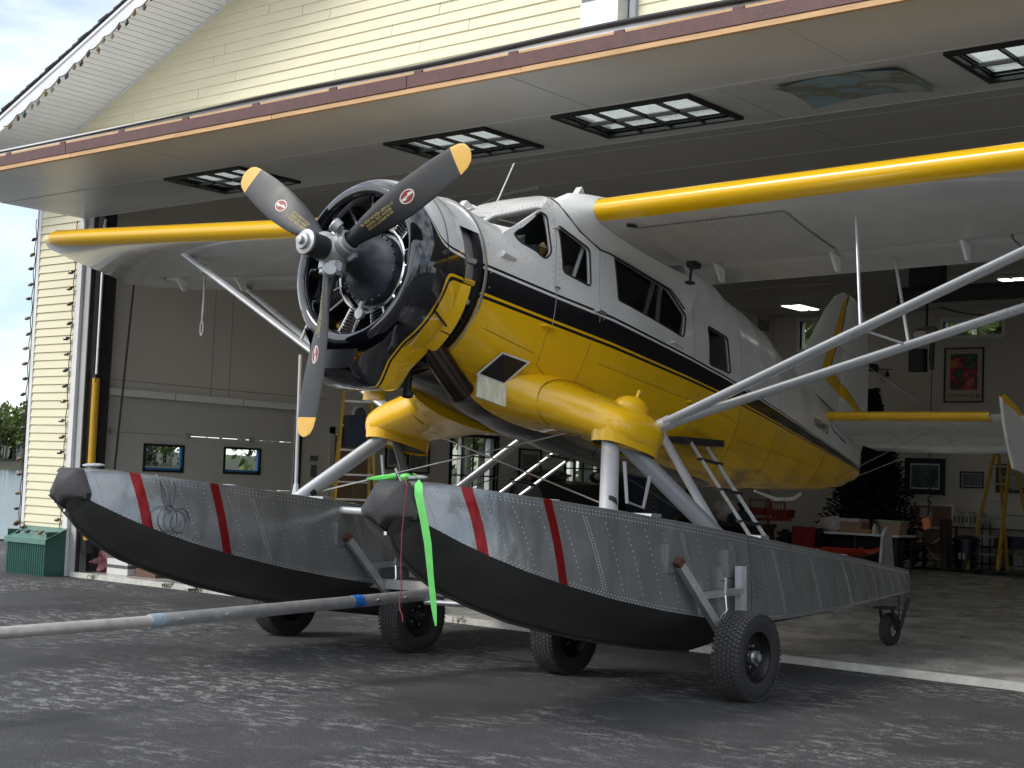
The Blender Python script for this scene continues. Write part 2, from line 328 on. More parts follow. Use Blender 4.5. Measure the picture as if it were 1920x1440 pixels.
    def obj(s, name, mats, parent=None, mtx=None, sharp=38, **props):
        return link(name, s.mesh(name, mats, sharp), parent, mtx, **props)

def link(name, data, parent=None, mtx=None, **props):
    o = bpy.data.objects.new(name, data); COL.objects.link(o)
    if parent is not None:
        o.parent = parent; o.matrix_parent_inverse = wm(parent).inverted()
    if mtx is not None: o.matrix_basis = mtx
    for k, v in props.items(): o[k] = v
    return o
def wm(o):
    m = o.matrix_basis.copy()
    return wm(o.parent) @ o.matrix_parent_inverse @ m if o.parent else m
def thing(name, label, cat, loc, group=None):
    o = bpy.data.objects.new(name, None); COL.objects.link(o); o.location = loc; o.empty_display_size = 0.2
    o['label'] = label; o['category'] = cat
    if group: o['group'] = group
    return o
def tag(o, label, cat, group=None):
    o['label'] = label; o['category'] = cat
    if group: o['group'] = group
    return o
def text_mesh(name, body, size, mats, parent, mtx, align='CENTER', ext=0.0005, spacing=1.0):
    cu = bpy.data.curves.new(name, 'FONT'); cu.body = body; cu.size = size; cu.align_x = align; cu.align_y = 'CENTER'; cu.extrude = ext; cu.space_character = spacing
    tmp = bpy.data.objects.new(name + '_tmp', cu); COL.objects.link(tmp)
    me = bpy.data.meshes.new_from_object(tmp.evaluated_get(bpy.context.evaluated_depsgraph_get())); bpy.data.objects.remove(tmp)
    me.materials.clear(); me.materials.append(mats)
    return link(name, me, parent, mtx)
def interp(x, xs, ys):
    if x <= xs[0]: return ys[0]
    for a, b, p, q in zip(xs, xs[1:], ys, ys[1:]):
        if x <= b:
            k = (x - a) / (b - a); k = k * k * (3 - 2 * k) * 0.5 + k * 0.5
            return p + (q - p) * k
    return ys[-1]
def lin(x, xs, ys):
    if x <= xs[0]: return ys[0]
    for a, b_, p, q in zip(xs, xs[1:], ys, ys[1:]):
        if x <= b_: return p + (q - p) * ((x - a) / (b_ - a) if b_ > a else 0)
    return ys[-1]
def sag(p0, p1, d, n=10):
    p0, p1 = Vector(p0), Vector(p1)
    return [p0.lerp(p1, i / n) - Vector((0, 0, d * 4 * (i / n) * (1 - i / n))) for i in range(n + 1)]
def frame(x, y, z):
    """matrix from column vectors"""
    return Matrix((x, y, z)).transposed().to_4x4()

#@@GROUND
# ------------------------------------------------------------------ ground, water, far bank
mb = MB(); mb.face([(-24.0, 11.0, 0), (-24.6, 30, 0), (-24.6, 300, 0), (400, 300, 0), (400, -300, 0), (-60, -300, 0), (-24.0, -8, 0)])
mb.obj('asphalt_apron', M_asph, kind='structure', sharp=None)
m = bpy.data.materials.new('lake_water'); m.use_nodes = True; t = m.node_tree; b = t.nodes['Principled BSDF']
b.inputs['Base Color'].default_value = (0.10, 0.13, 0.15, 1); b.inputs['Roughness'].default_value = 0.12
c = N(t, 'ShaderNodeTexCoord'); n = N(t, 'ShaderNodeTexNoise'); n.inputs['Scale'].default_value = 1.6; n.inputs['Detail'].default_value = 5; t.links.new(c.outputs['Object'], n.inputs['Vector'])
bp = N(t, 'ShaderNodeBump'); bp.inputs['Strength'].default_value = 0.35; bp.inputs['Distance'].default_value = 0.2; t.links.new(n.outputs['Fac'], bp.inputs['Height']); t.links.new(bp.outputs[0], b.inputs['Normal'])
mb = MB(); mb.face([(-900, -400, -0.6), (-20, -400, -0.6), (-20, 900, -0.6), (-900, 900, -0.6)]); mb.obj('lake_water', m, kind='structure', sharp=None)
mb = MB(); mb.grid([[(-395 - 9 * sin(k * 0.9), -400 + 60 * k, -0.65) for k in range(22)], [(-402 - 9 * sin(k * 0.9), -400 + 60 * k, 1.6) for k in range(22)], [(-900, -400 + 60 * k, 14) for k in range(22)]])
mb.obj('far_bank', mat('bank_soil', (0.05, 0.055, 0.03), 0.9, var=0.3), kind='structure')
mb = MB(); mb.grid([[(-24.6, -8 + k * 4 + 0.0, 0.002) for k in range(14)], [(-25.4 - 0.4 * sin(k * 1.7), -8 + k * 4, -0.25) for k in range(14)], [(-26.4, -8 + k * 4, -0.7) for k in range(14)]])
mb.obj('shore_slope', mat('shore_gravel', (0.16, 0.155, 0.145), 0.9, var=0.4, vscale=14, bump=0.5), kind='structure')

def leaf_mat(name, a, b_):
    if name in MATS: return MATS[name]
    m = bpy.data.materials.new(name); m.use_nodes = True; t = m.node_tree; b = t.nodes['Principled BSDF']
    c = N(t, 'ShaderNodeTexCoord'); n = N(t, 'ShaderNodeTexNoise'); n.inputs['Scale'].default_value = 1.1; n.inputs['Detail'].default_value = 4; t.links.new(c.outputs['Object'], n.inputs['Vector'])
    t.links.new(ramp(t, n.outputs['Fac'], [(0.3, a), (0.7, b_)], 'LINEAR'), b.inputs['Base Color']); b.inputs['Roughness'].default_value = 0.7
    b.inputs['Subsurface Weight'].default_value = 0.0
    MATS[name] = m; return m
M_birch = leaf_mat('birch_leaves', (0.075, 0.11, 0.022), (0.15, 0.20, 0.045)); M_spruce = leaf_mat('spruce_needles', (0.012, 0.024, 0.012), (0.03, 0.05, 0.02))
M_bark = mat('pale_bark', (0.42, 0.40, 0.36), 0.8, var=0.35, vscale=5, stretch=(1, 1, 0.4)); M_dbark = mat('dark_bark', (0.06, 0.045, 0.035), 0.9, var=0.3)
def quadleaf(mb, c, s, rnd, mi):
    d = Vector((rnd.gauss(0, 1), rnd.gauss(0, 1), rnd.gauss(0, 1))).normalized(); u = d.orthogonal().normalized(); v = d.cross(u)
    mb.face([c + u * s, c + v * s * 0.55, c - u * s, c - v * s * 0.55], mi)
def tree_into(mb, x, y, z, h, rad, kind, nleaf, leaf, rnd, mi_leaf, mi_trunk, trunk=True):
    if trunk:
        mb.tube([(x, y, z - 0.3), (x + rnd.uniform(-.2, .2), y, z + h * 0.5), (x, y, z + h * 0.95)], [h * 0.013, h * 0.009, h * 0.003], 6, mi_trunk)
    for i in range(nleaf):
        if kind == 'spruce':
            k = rnd.random() ** 0.75; zz = z + h * (1 - 0.92 * k); rr = rad * (k * 0.95 + 0.03) * (0.75 + 0.25 * sin(k * 60)); a = rnd.uniform(0, 2 * pi); q = rr * math.sqrt(rnd.uniform(0.2, 1))
            c = Vector((x + q * cos(a), y + q * sin(a), zz - q * 0.3))
        else:
            while True:
                p = Vector((rnd.uniform(-1, 1), rnd.uniform(-1, 1), rnd.uniform(-1, 1)))
                if 0.25 < p.length < 1: break
            wob = 0.75 + 0.4 * sin(p.x * 5 + x) * cos(p.z * 6 + y)
            c = Vector((x + p.x * rad * wob, y + p.y * rad * wob, z + h * 0.62 + p.z * h * 0.38 * (0.8 + 0.25 * wob)))
        quadleaf(mb, c, leaf * rnd.uniform(0.6, 1.3), rnd, mi_leaf)
rnd = random.Random(11)
mb = MB()
for i in range(210):                                 # wooded far shore in the gap left of the hangar
    yy = rnd.uniform(190, 330); xx = -404 - rnd.random() * 46 - (yy - 230) * 0.1
    k = 'spruce' if rnd.random() < 0.32 else 'birch'
    tree_into(mb, xx, yy, 1.2 + (-402 - xx) * 0.03, rnd.uniform(14, 20) * (1 if k == 'birch' else 0.95), rnd.uniform(2.4, 3.6) * (1 if k == 'birch' else 0.7), k, 150, 0.9, rnd, 0 if k == 'birch' else 1, 2)
mb.obj('far_shore_forest', [M_birch, M_spruce, M_bark], kind='stuff', sharp=None)
mb = MB()
for i in range(90):                                   # woodland behind the photographer, seen only in reflections
    a = rnd.uniform(-2.75, 0.35); d = rnd.uniform(38, 62); k = 'spruce' if rnd.random() < 0.4 else 'birch'
    xx, yy = -4 + d * cos(a), 2 + d * sin(a)
    if xx < -23: continue
    tree_into(mb, xx, yy, 0, rnd.uniform(9, 15), rnd.uniform(2.2, 3.4) * (1 if k == 'birch' else 0.7), k, 220, 0.5, rnd, 0 if k == 'birch' else 1, 2)
mb.obj('woodland_across_the_apron', [M_birch, M_spruce, M_bark], kind='stuff', sharp=None)
mb = MB(); mb.face([(-24.4, 30, -.02), (-60, 44, -.02), (-60, 90, -.02), (-24.4, 90, -.02)]); mb.obj('wooded_bank', mat('bank_soil', (0.05, 0.055, 0.03), 0.9, var=0.3), kind='structure', sharp=None)
mb = MB()
for i in range(70): tree_into(mb, rnd.uniform(-42, -26), rnd.uniform(33, 50), 0, rnd.uniform(9, 13), rnd.uniform(1.8, 2.6), 'birch', 260, .38, rnd, 0, 1)
mb.obj('bank_woodland', [M_birch, M_bark], kind='stuff', sharp=None)
mb = MB()
for i in range(40): tree_into(mb, rnd.uniform(-24, -4), rnd.uniform(40, 54), 0, rnd.uniform(9, 14), rnd.uniform(1.8, 2.8), 'birch', 260, .4, rnd, 0, 1)
mb.obj('rear_woodland', [M_birch, M_bark], kind='stuff', sharp=None)
for i, (x, y, h, k) in enumerate(((-21.5, 19.0, 7, 'birch'), (-20.6, 21.2, 6, 'birch'), (-22.4, 23.6, 8, 'birch'), (-20.4, 25.4, 7, 'birch'), (-14.6, 36.0, 9, 'birch'), (-12.2, 37.0, 10, 'birch'), (-17.6, 35.5, 9, 'birch'))):
    tr = thing('birch_tree', ('birch tree seen through the roll up door window on the right', 'low birch tree outside the first black gridded window', 'tall birch tree outside between the two gridded windows', 'birch tree outside the second black gridded window', 'birch tree outside the small back window by the tail fin', 'birch tree outside the wide back window over the poster', 'birch tree at the back outside the hangar corner')[i], 'tree', (x, y, 0), 'birches outside the ' + ('side' if i < 4 else 'back') + ' windows')
    mb = MB(); mb.tube([(x, y, -0.2), (x + 0.1, y, h * 0.5), (x, y + 0.1, h * 0.95)], [0.11, 0.08, 0.02], 8); mb.obj('trunk', M_bark, tr)
    mb = MB(); tree_into(mb, x, y, -1.5, h + 1, 2.0, 'birch', 1500, 0.10, rnd, 0, 1, False); mb.obj('crown', M_birch, tr, sharp=None)
#@@HANGAR
def pic_early(name):
    m = bpy.data.materials.new(name); m.use_nodes = True; t = m.node_tree; b = t.nodes['Principled BSDF']; c = N(t, 'ShaderNodeTexCoord'); n = N(t, 'ShaderNodeTexNoise'); n.inputs['Scale'].default_value = 2.6; n.inputs['Detail'].default_value = 6; t.links.new(c.outputs['Object'], n.inputs['Vector'])
    t.links.new(ramp(t, n.outputs['Fac'], [(.0, (.27, .40, .44)), (.46, (.30, .43, .47)), (.52, (.24, .25, .17)), (.57, (.29, .29, .21)), (.63, (.42, .48, .48))], 'LINEAR'), b.inputs['Base Color']); b.inputs['Roughness'].default_value = .35; mat('map_cream', (.42, .43, .40), .5); return m
# ------------------------------------------------------------------ hangar
hg = thing('hangar', 'pale yellow vinyl sided gable hangar with its whole front standing open', 'hangar', (-7.5, 20, 0))
XL, XR, YF, YB, ZC = -16.4, 1.6, 11.12, 29.2, 5.33
mb = MB(); mb.face([(XL - .2, YF + 0.03, 0.058), (XR, YF + 0.03, 0.058), (XR, YB, 0.058), (XL - .2, YB, 0.058)]); mb.obj('hangar_floor', M_conc, kind='structure', sharp=None)
MB().box(XL + .1, XR, YF - 0.012, YF + 0.045, -0.05, 0.062).obj('concrete_sill', M_sill, hg)
# left interior wall with openings: (y0,y1,z0,z1)
def wall_with_holes(mb, fixed0, fixed1, a0, a1, z0, z1, holes, axis):
    cuts = sorted({a0, a1, *[h[0] for h in holes], *[h[1] for h in holes]})
    for p, q in zip(cuts, cuts[1:]):
        hs = sorted([h for h in holes if h[0] <= p + 1e-6 and h[1] >= q - 1e-6], key=lambda h: h[2]); z = z0
        for h in hs + [(0, 0, z1, z1)]:
            if h[2] > z + 1e-6:
                if axis == 'x': mb.box(fixed0, fixed1, p, q, z, h[2])
                else: mb.box(p, q, fixed0, fixed1, z, h[2])
            z = h[3]
GW = [(12.26, 12.88, 1.40, 1.72), (13.64, 14.27, 1.41, 1.735)]
W1 = (18.44, 19.60, 0.85, 2.15); W2 = (21.60, 22.75, 0.85, 2.0)
mb = MB(); wall_with_holes(mb, XL - 0.25, XL, YF + 0.25, YB, 0, ZC + 0.3, [(11.54, 14.93, 0, 2.36), (15.73, 16.60, 0, 2.05), W1, W2], 'x'); mb.obj('left_wall', M_wall, hg)
BW1 = (-15.77, -15.44, 4.60, 5.22); BW2 = (-12.45, -11.2, 4.79, 5.09)
mb = MB(); wall_with_holes(mb, YB, YB + 0.25, XL - .25, XR + .25, 0, ZC + 0.3, [BW1, BW2], 'y'); mb.obj('back_wall', M_wall, hg)
MB().box(XR, XR + 0.25, YF + .25, YB, 0, ZC + .3).obj('right_wall', M_wall, hg)
MB().box(XL - .02, XL + .015, 16.62, 18.40, 0.06, 0.17).box(XL - .02, XL + .015, 19.7, YB, 0.06, 0.17).box(XL, XR, YB - .015, YB + .02, 0.06, 0.17).obj('baseboard', M_trim, hg)
# ceiling boards inside
for i in range(15):
    y0 = 11.35 + i * 1.22
    for j, (x0, x1) in enumerate(((XL - .1, -12.4), (-12.4, -7.5), (-7.5, -2.6), (-2.6, XR + .1))):
        MB().box(x0 + .003, x1 - .003, y0 + .004, min(y0 + 1.216, YB), ZC - (0.004 if (i + j) % 2 else 0), ZC + 0.015).obj('ceiling_board', M_ceil, hg)
for i in range(15): MB().box(XL - .1, XR + .1, 11.345 + i * 1.22, 11.36 + i * 1.22, ZC - .008, ZC - .001).obj('joint_strip', M_trim, hg)
MB().box(XL - .3, XR + .3, YF + .05, YB + .3, ZC + .02, ZC + .2).obj('ceiling_deck', M_ceil, hg)
# header over the opening, behind the raised door
MB().prism([(-17.4, 4.72), (-17.4, 5.5), (-7.5, 9.50), (2.4, 5.5), (2.4, 4.72)], 1, YF + .02, YF + .25).obj('gable_sheathing', M_trim, hg)
# sectional garage door in the left wall
gd = MB().box(XL - 0.05, XL - 0.03, 11.56, 14.91, 0.03, 2.32).mesh('garage_door', M_ceil)
gd = bpy.data.objects.new('garage_door', None); COL.objects.link(gd); gd.location = (XL, 13.2, 0); gd.parent = hg; gd.matrix_parent_inverse = wm(hg).inverted()
zs = [0.06, 0.62, 1.16, 1.88, 2.36]
M_gdoor = mat('garage_door_paint', (0.50, 0.49, 0.46), 0.5, var=0.05)
for i, (a, b_) in enumerate(zip(zs, zs[1:])):
    mb = MB(); wall_with_holes(mb, XL - 0.07, XL - 0.025, 11.545, 14.925, a + .004, b_ - .004, GW if i == 2 else [], 'x')
    k = 6
    for q in range(1, k): mb.box(XL - .027, XL - .0235, 11.56, 14.91, a + (b_ - a) * q / k - .003, a + (b_ - a) * q / k + .003) if i != 2 else None
    mb.obj('door_section', M_gdoor, gd)
    if i:
        for yy in (11.7, 12.95, 14.1): MB().box(XL - .025, XL + .005, yy - .04, yy + .04, a - .035, a + .035).tube([(XL, yy, a - .02), (XL, yy, a + .02)], .012, 8).obj('hinge', M_galv, gd)
for (y0, y1, z0, z1) in GW:
    f = MB(); 
    for (a, b_, c_, d) in ((y0 - .03, y1 + .03, z0 - .03, z0), (y0 - .03, y1 + .03, z1, z1 + .03), (y0 - .03, y0, z0, z1), (y1, y1 + .03, z0, z1)): f.box(XL - .09, XL - .008, a, b_, c_, d)
    f.obj('window_frame', M_bframe, gd)
    MB().box(XL - .052, XL - .046, y0, y1, z0, z1).obj('window_pane', M_bglass, gd)
    MB().box(XL - .04, XL - .012, y0, y1, z0, z0 + .03).box(XL - .04, XL - .012, y1 - .035, y1, z0, z1).obj('masking_tape', mat('blue_film', (0.03, 0.16, 0.42), 0.5), gd)
MB().box(XL - .02, XL + .05, 11.5, 12.65, 2.36, 2.45).box(XL - .02, XL + .05, 12.68, 13.85, 2.36, 2.45).box(XL - .02, XL + .05, 13.88, 14.97, 2.36, 2.45).obj('door_head_trim', M_trim, hg)
MB().box(XL, XL + .05, 11.44, 11.54, 0.06, 3.9).obj('door_track', M_steel, hg); MB().tube([(XL + .1, 11.5, .06), (XL + .12, 11.52, 3.9)], .025, 8).obj('conduit', M_steel, hg); MB().tube([(XL + .10, 11.62, 0.06), (XL + .26, 11.75, 4.3)], .014, 6).obj('guide_cable', M_steel, hg); MB().box(XL, XL + .05, 14.93, 15.03, 0.06, 2.34).obj('door_track', M_steel, hg)
MB().box(XL, XL + .02, 15.25, 15.4, 1.62, 1.70).box(XL, XL + .02, 15.27, 15.38, 1.38, 1.56).obj('switch_plate', mat('grey_plastic', (0.12, 0.12, 0.12), 0.5), hg)
# wall panel joints on the left wall
for yy in (13.3, 13.62): MB().box(XL, XL + .004, yy, yy + .012, 2.46, 4.6).obj('panel_joint', mat('wall_joint', (0.36, 0.335, 0.29), 0.8), hg)
MB().box(XL, XL + .004, 11.6, 15.6, 2.56, 2.575).obj('panel_joint', MATS['wall_joint'], hg)
# entry door in the left wall
ed = MB().box(XL - .10, XL - .05, 15.74, 16.59, 0.06, 2.04).obj('entry_door', mat('tan_door', (0.30, 0.20, 0.11), 0.5, var=.06), hg)
for (a, b_) in ((15.83, 16.12), (16.21, 16.50)):
    for (c_, d) in ((0.2, 0.75), (0.85, 1.35), (1.45, 1.92)): MB().box(XL - .055, XL - .040, a, b_, c_, d).obj('door_panel', MATS['tan_door'], ed)
MB().ball((XL - .02, 16.52, 1.0), .035).obj('door_knob', M_chrome, ed)
MB().box(XL - .03, XL + .02, 15.63, 15.73, .06, 2.15).box(XL - .03, XL + .02, 16.60, 16.70, .06, 2.15).box(XL - .03, XL + .02, 15.63, 16.70, 2.05, 2.15).obj('door_casing', mat('cream_trim', (0.5, 0.47, 0.4), 0.6), hg)
# gridded windows of the left wall
def grid_window(y0, y1, z0, z1, nx, nz):
    mb = MB()
    for (a, b_, c_, d) in ((y0 - .05, y1 + .05, z0 - .05, z0), (y0 - .05, y1 + .05, z1, z1 + .05), (y0 - .05, y0, z0, z1), (y1, y1 + .05, z0, z1)): mb.box(XL - .05, XL + .03, a, b_, c_, d)
    wf = mb.obj('window_frame', M_bframe, hg)
    for k in range(1, nx): yy = y0 + (y1 - y0) * k / nx; MB().box(XL - .03, XL - .005, yy - .012, yy + .012, z0, z1).obj('muntin', M_bframe, wf)
    for k in range(1, nz): zz = z0 + (z1 - z0) * k / nz; MB().box(XL - .034, XL - .008, y0, y1, zz - .012, zz + .012).obj('muntin', M_bframe, wf)
    MB().box(XL - .16, XL - .08, y0 + (y1 - y0) * .30, y0 + (y1 - y0) * .38, z0, z1).box(XL - .16, XL - .05, y1 - .10, y1, z0, z1).obj('sash', M_trim, wf)
    MB().box(XL - .14, XL - .135, y0, y1, z0, z1).obj('window_pane', M_bglass, wf)
grid_window(*W1, 4, 4); grid_window(*W2, 4, 4)
for (x0, x1, z0, z1) in (BW1, BW2):
    mb = MB()
    for (a, b_, c_, d) in ((x0 - .07, x1 + .07, z0 - .07, z0), (x0 - .07, x1 + .07, z1, z1 + .07), (x0 - .07, x0, z0, z1), (x1, x1 + .07, z0, z1)): mb.box(a, b_, YB - .02, YB + .1, c_, d)
    wf = mb.obj('clerestory_frame', M_trim, hg); MB().box(x0, x1, YB + .12, YB + .125, z0, z1).obj('window_pane', M_bglass, wf)
# front wall return left of the opening, siding courses
for k in range(45):
    z0 = 0.02 + k * 0.1065; z1 = z0 + 0.110
    MB().prism([(YF - 0.026, z0), (YF - 0.008, z1), (YF + .01, z1), (YF + .01, z0)], 0, -17.39 + rnd.uniform(0, .004), -16.50).obj('siding_board', M_side, hg)
MB().box(-17.47, -17.385, YF - .03, YF + .02, 0, 4.9).box(-17.47, -17.45, YF - .03, YF + .08, 0, 4.9).obj('corner_trim', M_trim, hg)
MB().box(-16.50, -16.40, YF - .03, YF + .02, 0, 4.68).obj('corner_trim', M_trim, hg)
MB().box(-16.402, -16.395, YF + .02, YF + .26, 0, 4.68).box(-16.42, -16.27, YF + 0.02, YF + .035, 0, 4.68).obj('jamb', M_grey, hg)
MB().box(-17.45, -16.41, YF + .01, YF + .25, 0, 4.9).obj('front_wall_return', M_grey, hg)
MB().box(-17.45, -17.2, YF + .25, YB + .25, 0, 5.5).obj('outer_left_wall', M_side, hg) if False else None
MB().box(-16.38, -16.27, YF + .04, YF + .10, 0.05, 4.66).obj('door_seal', M_rub, hg)
MB().box(-16.36, -16.24, YF + .26, YF + .36, 0.05, 4.9).obj('door_post', M_steel, hg)
ram = MB().tube([(-16.19, YF + .14, .45), (-16.19, YF + .14, 2.55)], .05, 14).obj('hydraulic_ram', M_hydr, hg)
MB().tube([(-16.19, YF + .14, 2.55), (-16.19, YF + .14, 4.62)], .022, 10).obj('piston_rod', M_chrome, ram)
MB().box(-16.23, -16.15, YF + .10, YF + .18, 2.50, 2.60).obj('ram_collar', M_steel, ram); MB().box(-16.24, -16.14, YF + .09, YF + .2, .3, .47).obj('ram_bracket', M_steel, ram)
# raised door
dr = bpy.data.objects.new('hangar_door', None); COL.objects.link(dr); dr.location = (-7.5, 10, 4.63); dr.parent = hg; dr.matrix_parent_inverse = wm(hg).inverted(); dr['label'] = 'grey hangar door swung up level over the plane with four gridded windows'
DX0, DX1 = -16.45, 1.5
WIN = [(-13.25, -12.07), (-9.86, -8.68), (-7.82, -6.50), (-4.24, -2.95)]; WY = (10.02, 10.80)
def door_panel(x0, x1, y0, y1):
    holes = [(a, b_, WY[0], WY[1]) for a, b_ in WIN if y0 < WY[0] < y1 and b_ > x0 and a < x1]
    mb = MB(); z0 = 4.630 - rnd.uniform(0, .003); z1 = 4.648
    cuts = sorted({x0, x1, *[min(max(h[0], x0), x1) for h in holes], *[min(max(h[1], x0), x1) for h in holes]})
    for p, q in zip(cuts, cuts[1:]):
        if any(h[0] <= p + 1e-6 and h[1] >= q - 1e-6 for h in holes): mb.box(p, q, y0, WY[0], z0, z1); mb.box(p, q, WY[1], y1, z0, z1)
        else: mb.box(p, q, y0, y1, z0, z1)
    mb.obj('door_sheet', M_dpan, dr)
g = 0.004
xs1 = [DX0] + [-14.72 + 2.44 * i for i in range(7)] + [DX1]; xs2 = [DX0, -16.2] + [-13.5 + 2.44 * i for i in range(7)]; xs2[-1] = DX1
for a, b_ in zip(xs1, xs1[1:]): door_panel(a + g, b_ - g, 8.80, 9.93 - g)
for a, b_ in zip(xs2, xs2[1:]): door_panel(a + g, b_ - g, 9.93 + g, 11.10)
for y in (9.93, 11.105): MB().box(DX0, DX1, y - .006, y + .006, 4.624, 4.629).obj('joint_strip', M_trim, dr)
# core above the sheets with openings for the windows, then an outer white skin
for z0, z1, nm, mm in ((4.655, 4.675, 'outer_skin', M_trim),):
    mb = MB(); ed_ = [DX0] + [v for p in WIN for v in p] + [DX1]
    for i in range(0, len(ed_), 2): mb.box(ed_[i], ed_[i + 1], 8.82, 11.08, z0, z1)
    for a, b_ in WIN: mb.box(a, b_, 8.82, WY[0], z0, z1).box(a, b_, WY[1], 11.08, z0, z1)
    mb.obj(nm, mm, dr)
MB().box(DX0, DX0 + .01, 8.8, 11.1, 4.64, 4.86).obj('door_end_trim', M_grey, dr)
for a, b_ in WIN:
    y0, y1 = WY; mb = MB()
    for q in ((a - .05, b_ + .05, y0 - .05, y0), (a - .05, b_ + .05, y1, y1 + .05), (a - .05, a, y0, y1), (b_, b_ + .05, y0, y1)): mb.box(q[0], q[1], q[2], q[3], 4.600, 4.655)
    wf = mb.obj('window_frame', M_bframe, dr)
    for k in range(1, 4): xx = a + (b_ - a) * k / 4; MB().box(xx - .011, xx + .011, y0, y1, 4.612, 4.640).obj('muntin', M_bframe, wf)
    MB().box(a, b_, (y0 + y1) / 2 - .011, (y0 + y1) / 2 + .011, 4.609, 4.637).obj('muntin', M_bframe, wf)
    mb = MB()
    for q in ((a - .01, a, y0, y1), (b_, b_ + .01, y0, y1), (a, b_, y0 - .01, y0), (a, b_, y1, y1 + .01)): mb.box(q[0], q[1], q[2], q[3], 4.655, 4.70)
    mb.obj('window_liner', M_trim, wf); MB().box(a, b_, y0, y1, 4.645, 4.650).obj('window_pane', M_bglass, wf)
mp_ = pic_early('door_map_print')
mb = MB(); rows = []
for i in range(13):
    u = i / 12; rows.append([(-5.74 + (1.04 + .0) * u, 10.08 + .70 * v, 4.626 - .006 - .035 * (abs(2 * u - 1) ** 3) * (abs(2 * v - 1) ** 2) - .006 * sin(u * 9)) for v in [j / 8 for j in range(9)]])
mb.grid(rows); mo = mb.obj('hanging_map', mp_, sharp=None); tag(mo, 'faded blue map sheet with curling corners stuck under the raised door', 'map')
MB().box(-4.98, -4.82, 10.12, 10.28, 4.606, 4.6075).obj('map_inset', MATS['map_cream'], mo)
x = DX0
for L_ in (3.1, 4.9, 4.9, 5.2):                                        # outer edge: steel beam between wood strips
    MB().box(x + .004, min(x + L_, DX1) - .004, 8.755, 8.80, 4.668, 4.775).box(x + .004, min(x + L_, DX1) - .004, 8.745, 8.755, 4.668, 4.775).obj('edge_beam', M_maroon, dr); x += L_
x = DX0
while x < DX1:
    l = rnd.uniform(2.0, 3.4); MB().box(x, min(x + l, DX1) - .006, 8.752 + rnd.uniform(0, .006), 8.80, 4.622, 4.664).obj('wood_strip', M_wood, dr); x += l
x = DX0
while x < DX1:
    l = 1.02; MB().box(x, min(x + l, DX1) - .10, 8.77 + rnd.uniform(0, .006), 8.82, 4.779, 4.803).obj('wood_strip', M_wood, dr)
    MB().box(min(x + l, DX1) - .095, min(x + l, DX1) - .005, 8.762, 8.82, 4.777, 4.806).obj('edge_clip', M_maroon, dr); x += l
MB().box(DX0, DX1, 8.79, 8.83, 4.808, 4.862).obj('edge_flashing', M_trim, dr)
pts = []
for i in range(90):
    xx = DX0 + .2 + i * 0.2; k = max(0, min(1, (xx + 12.4) / 4.0)); pts.append((xx, 8.775 - .01 * sin(xx), 4.835 + 0.012 * sin(xx * 1.7) * k + .02 * k))
MB().tube(pts, [0.010 + 0.012 * max(0, min(1, (p[0] + 13) / 5)) for p in pts], 8).obj('rubber_seal', M_rub, dr)
for xx in (-15.5, -9, -2): MB().box(xx, xx + .12, 11.0, 11.16, 4.66, 4.8).obj('door_hinge', M_steel, dr)
# gable siding
def xl_at(z): return -16.62 + (z - 5.87) / 0.402
for k in range(21):
    z0 = 4.96 + k * 0.119; z1 = z0 + 0.124; x = max(-17.45, xl_at(z0)) + .0
    first = True
    while x < -2.0:
        l = 3.66 if not first else rnd.uniform(1.2, 3.6); first = False; e = min(x + l, -2.0); dy = rnd.uniform(0, .003)
        for a, b_ in ([(x, e)] if not (x < -8.02 < e or x < -7.80 < e) or z0 < 5.68 else [(x, -8.30), (-7.76, e)]):
            if b_ > a + .05: MB().prism([(YF - 0.020 - dy, z0), (YF - 0.004 - dy, z1), (YF + .015, z1), (YF + .015, z0)], 0, a, b_ - .007).obj('siding_board', M_side, hg)
        x = e
MB().box(-17.45, -2, YF - .03, YF + .01, 4.86, 4.965).obj('gable_drip_trim', M_trim, hg)
# roof rake: ruled from wall line to fascia line
def RK(y, z): return (xl_at(z), y, z)
zt = 9.55
def rake_line(y, dz, x_ext=0):   # points low/high on the rake at depth y, offset dz normal to the slope
    return [(-18.3, y, 5.87 + (-18.3 + 16.62) * .402 + dz), (-7.5, y, 5.87 + (-7.5 + 16.62) * .402 + dz)]
YO = 10.24
lo_w, hi_w = rake_line(YF, 0.0); lo_o, hi_o = rake_line(YO, 0.0)
sl = Vector(hi_w) - Vector(lo_w); nsl = int(sl.length / 0.10)
mb = MB()
for i in range(nsl):                                      # ribbed vinyl soffit
    a = Vector(lo_w) + sl * (i / nsl); b_ = Vector(lo_w) + sl * ((i + .86) / nsl); c_ = Vector(lo_w) + sl * ((i + 1) / nsl); up = Vector((0, 0, .010)); d = Vector((0, YO - YF, 0))
    mb.face([a, b_, b_ + d, a + d]); mb.face([b_, b_ + up, b_ + d + up, b_ + d]); mb.face([b_ + up, c_ + up, c_ + d + up, b_ + d + up])
so = mb.obj('rake_soffit', M_trim, hg, sharp=None)
def slope_box(y0, y1, d0, d1, name, m_):
    P = [(-18.3, 5.87 - 1.68 * .402), (-7.5, 5.87 + 9.12 * .402)]
    poly = [(P[0][0], P[0][1] + d0), (P[1][0], P[1][1] + d0), (P[1][0], P[1][1] + d1), (P[0][0], P[0][1] + d1)]
    return MB().prism(poly, 1, y0, y1).obj(name, m_, hg)
slope_box(YO - .02, YO, -.012, .17, 'rake_fascia', M_trim); slope_box(YO - .035, YO - .02, .15, .19, 'drip_edge', M_trim); slope_box(YF - .02, YF + .01, -.035, -.005, 'soffit_channel', M_trim)
slope_box(YO - .02, YB + .8, .19, .21, 'roof_deck', M_steel)
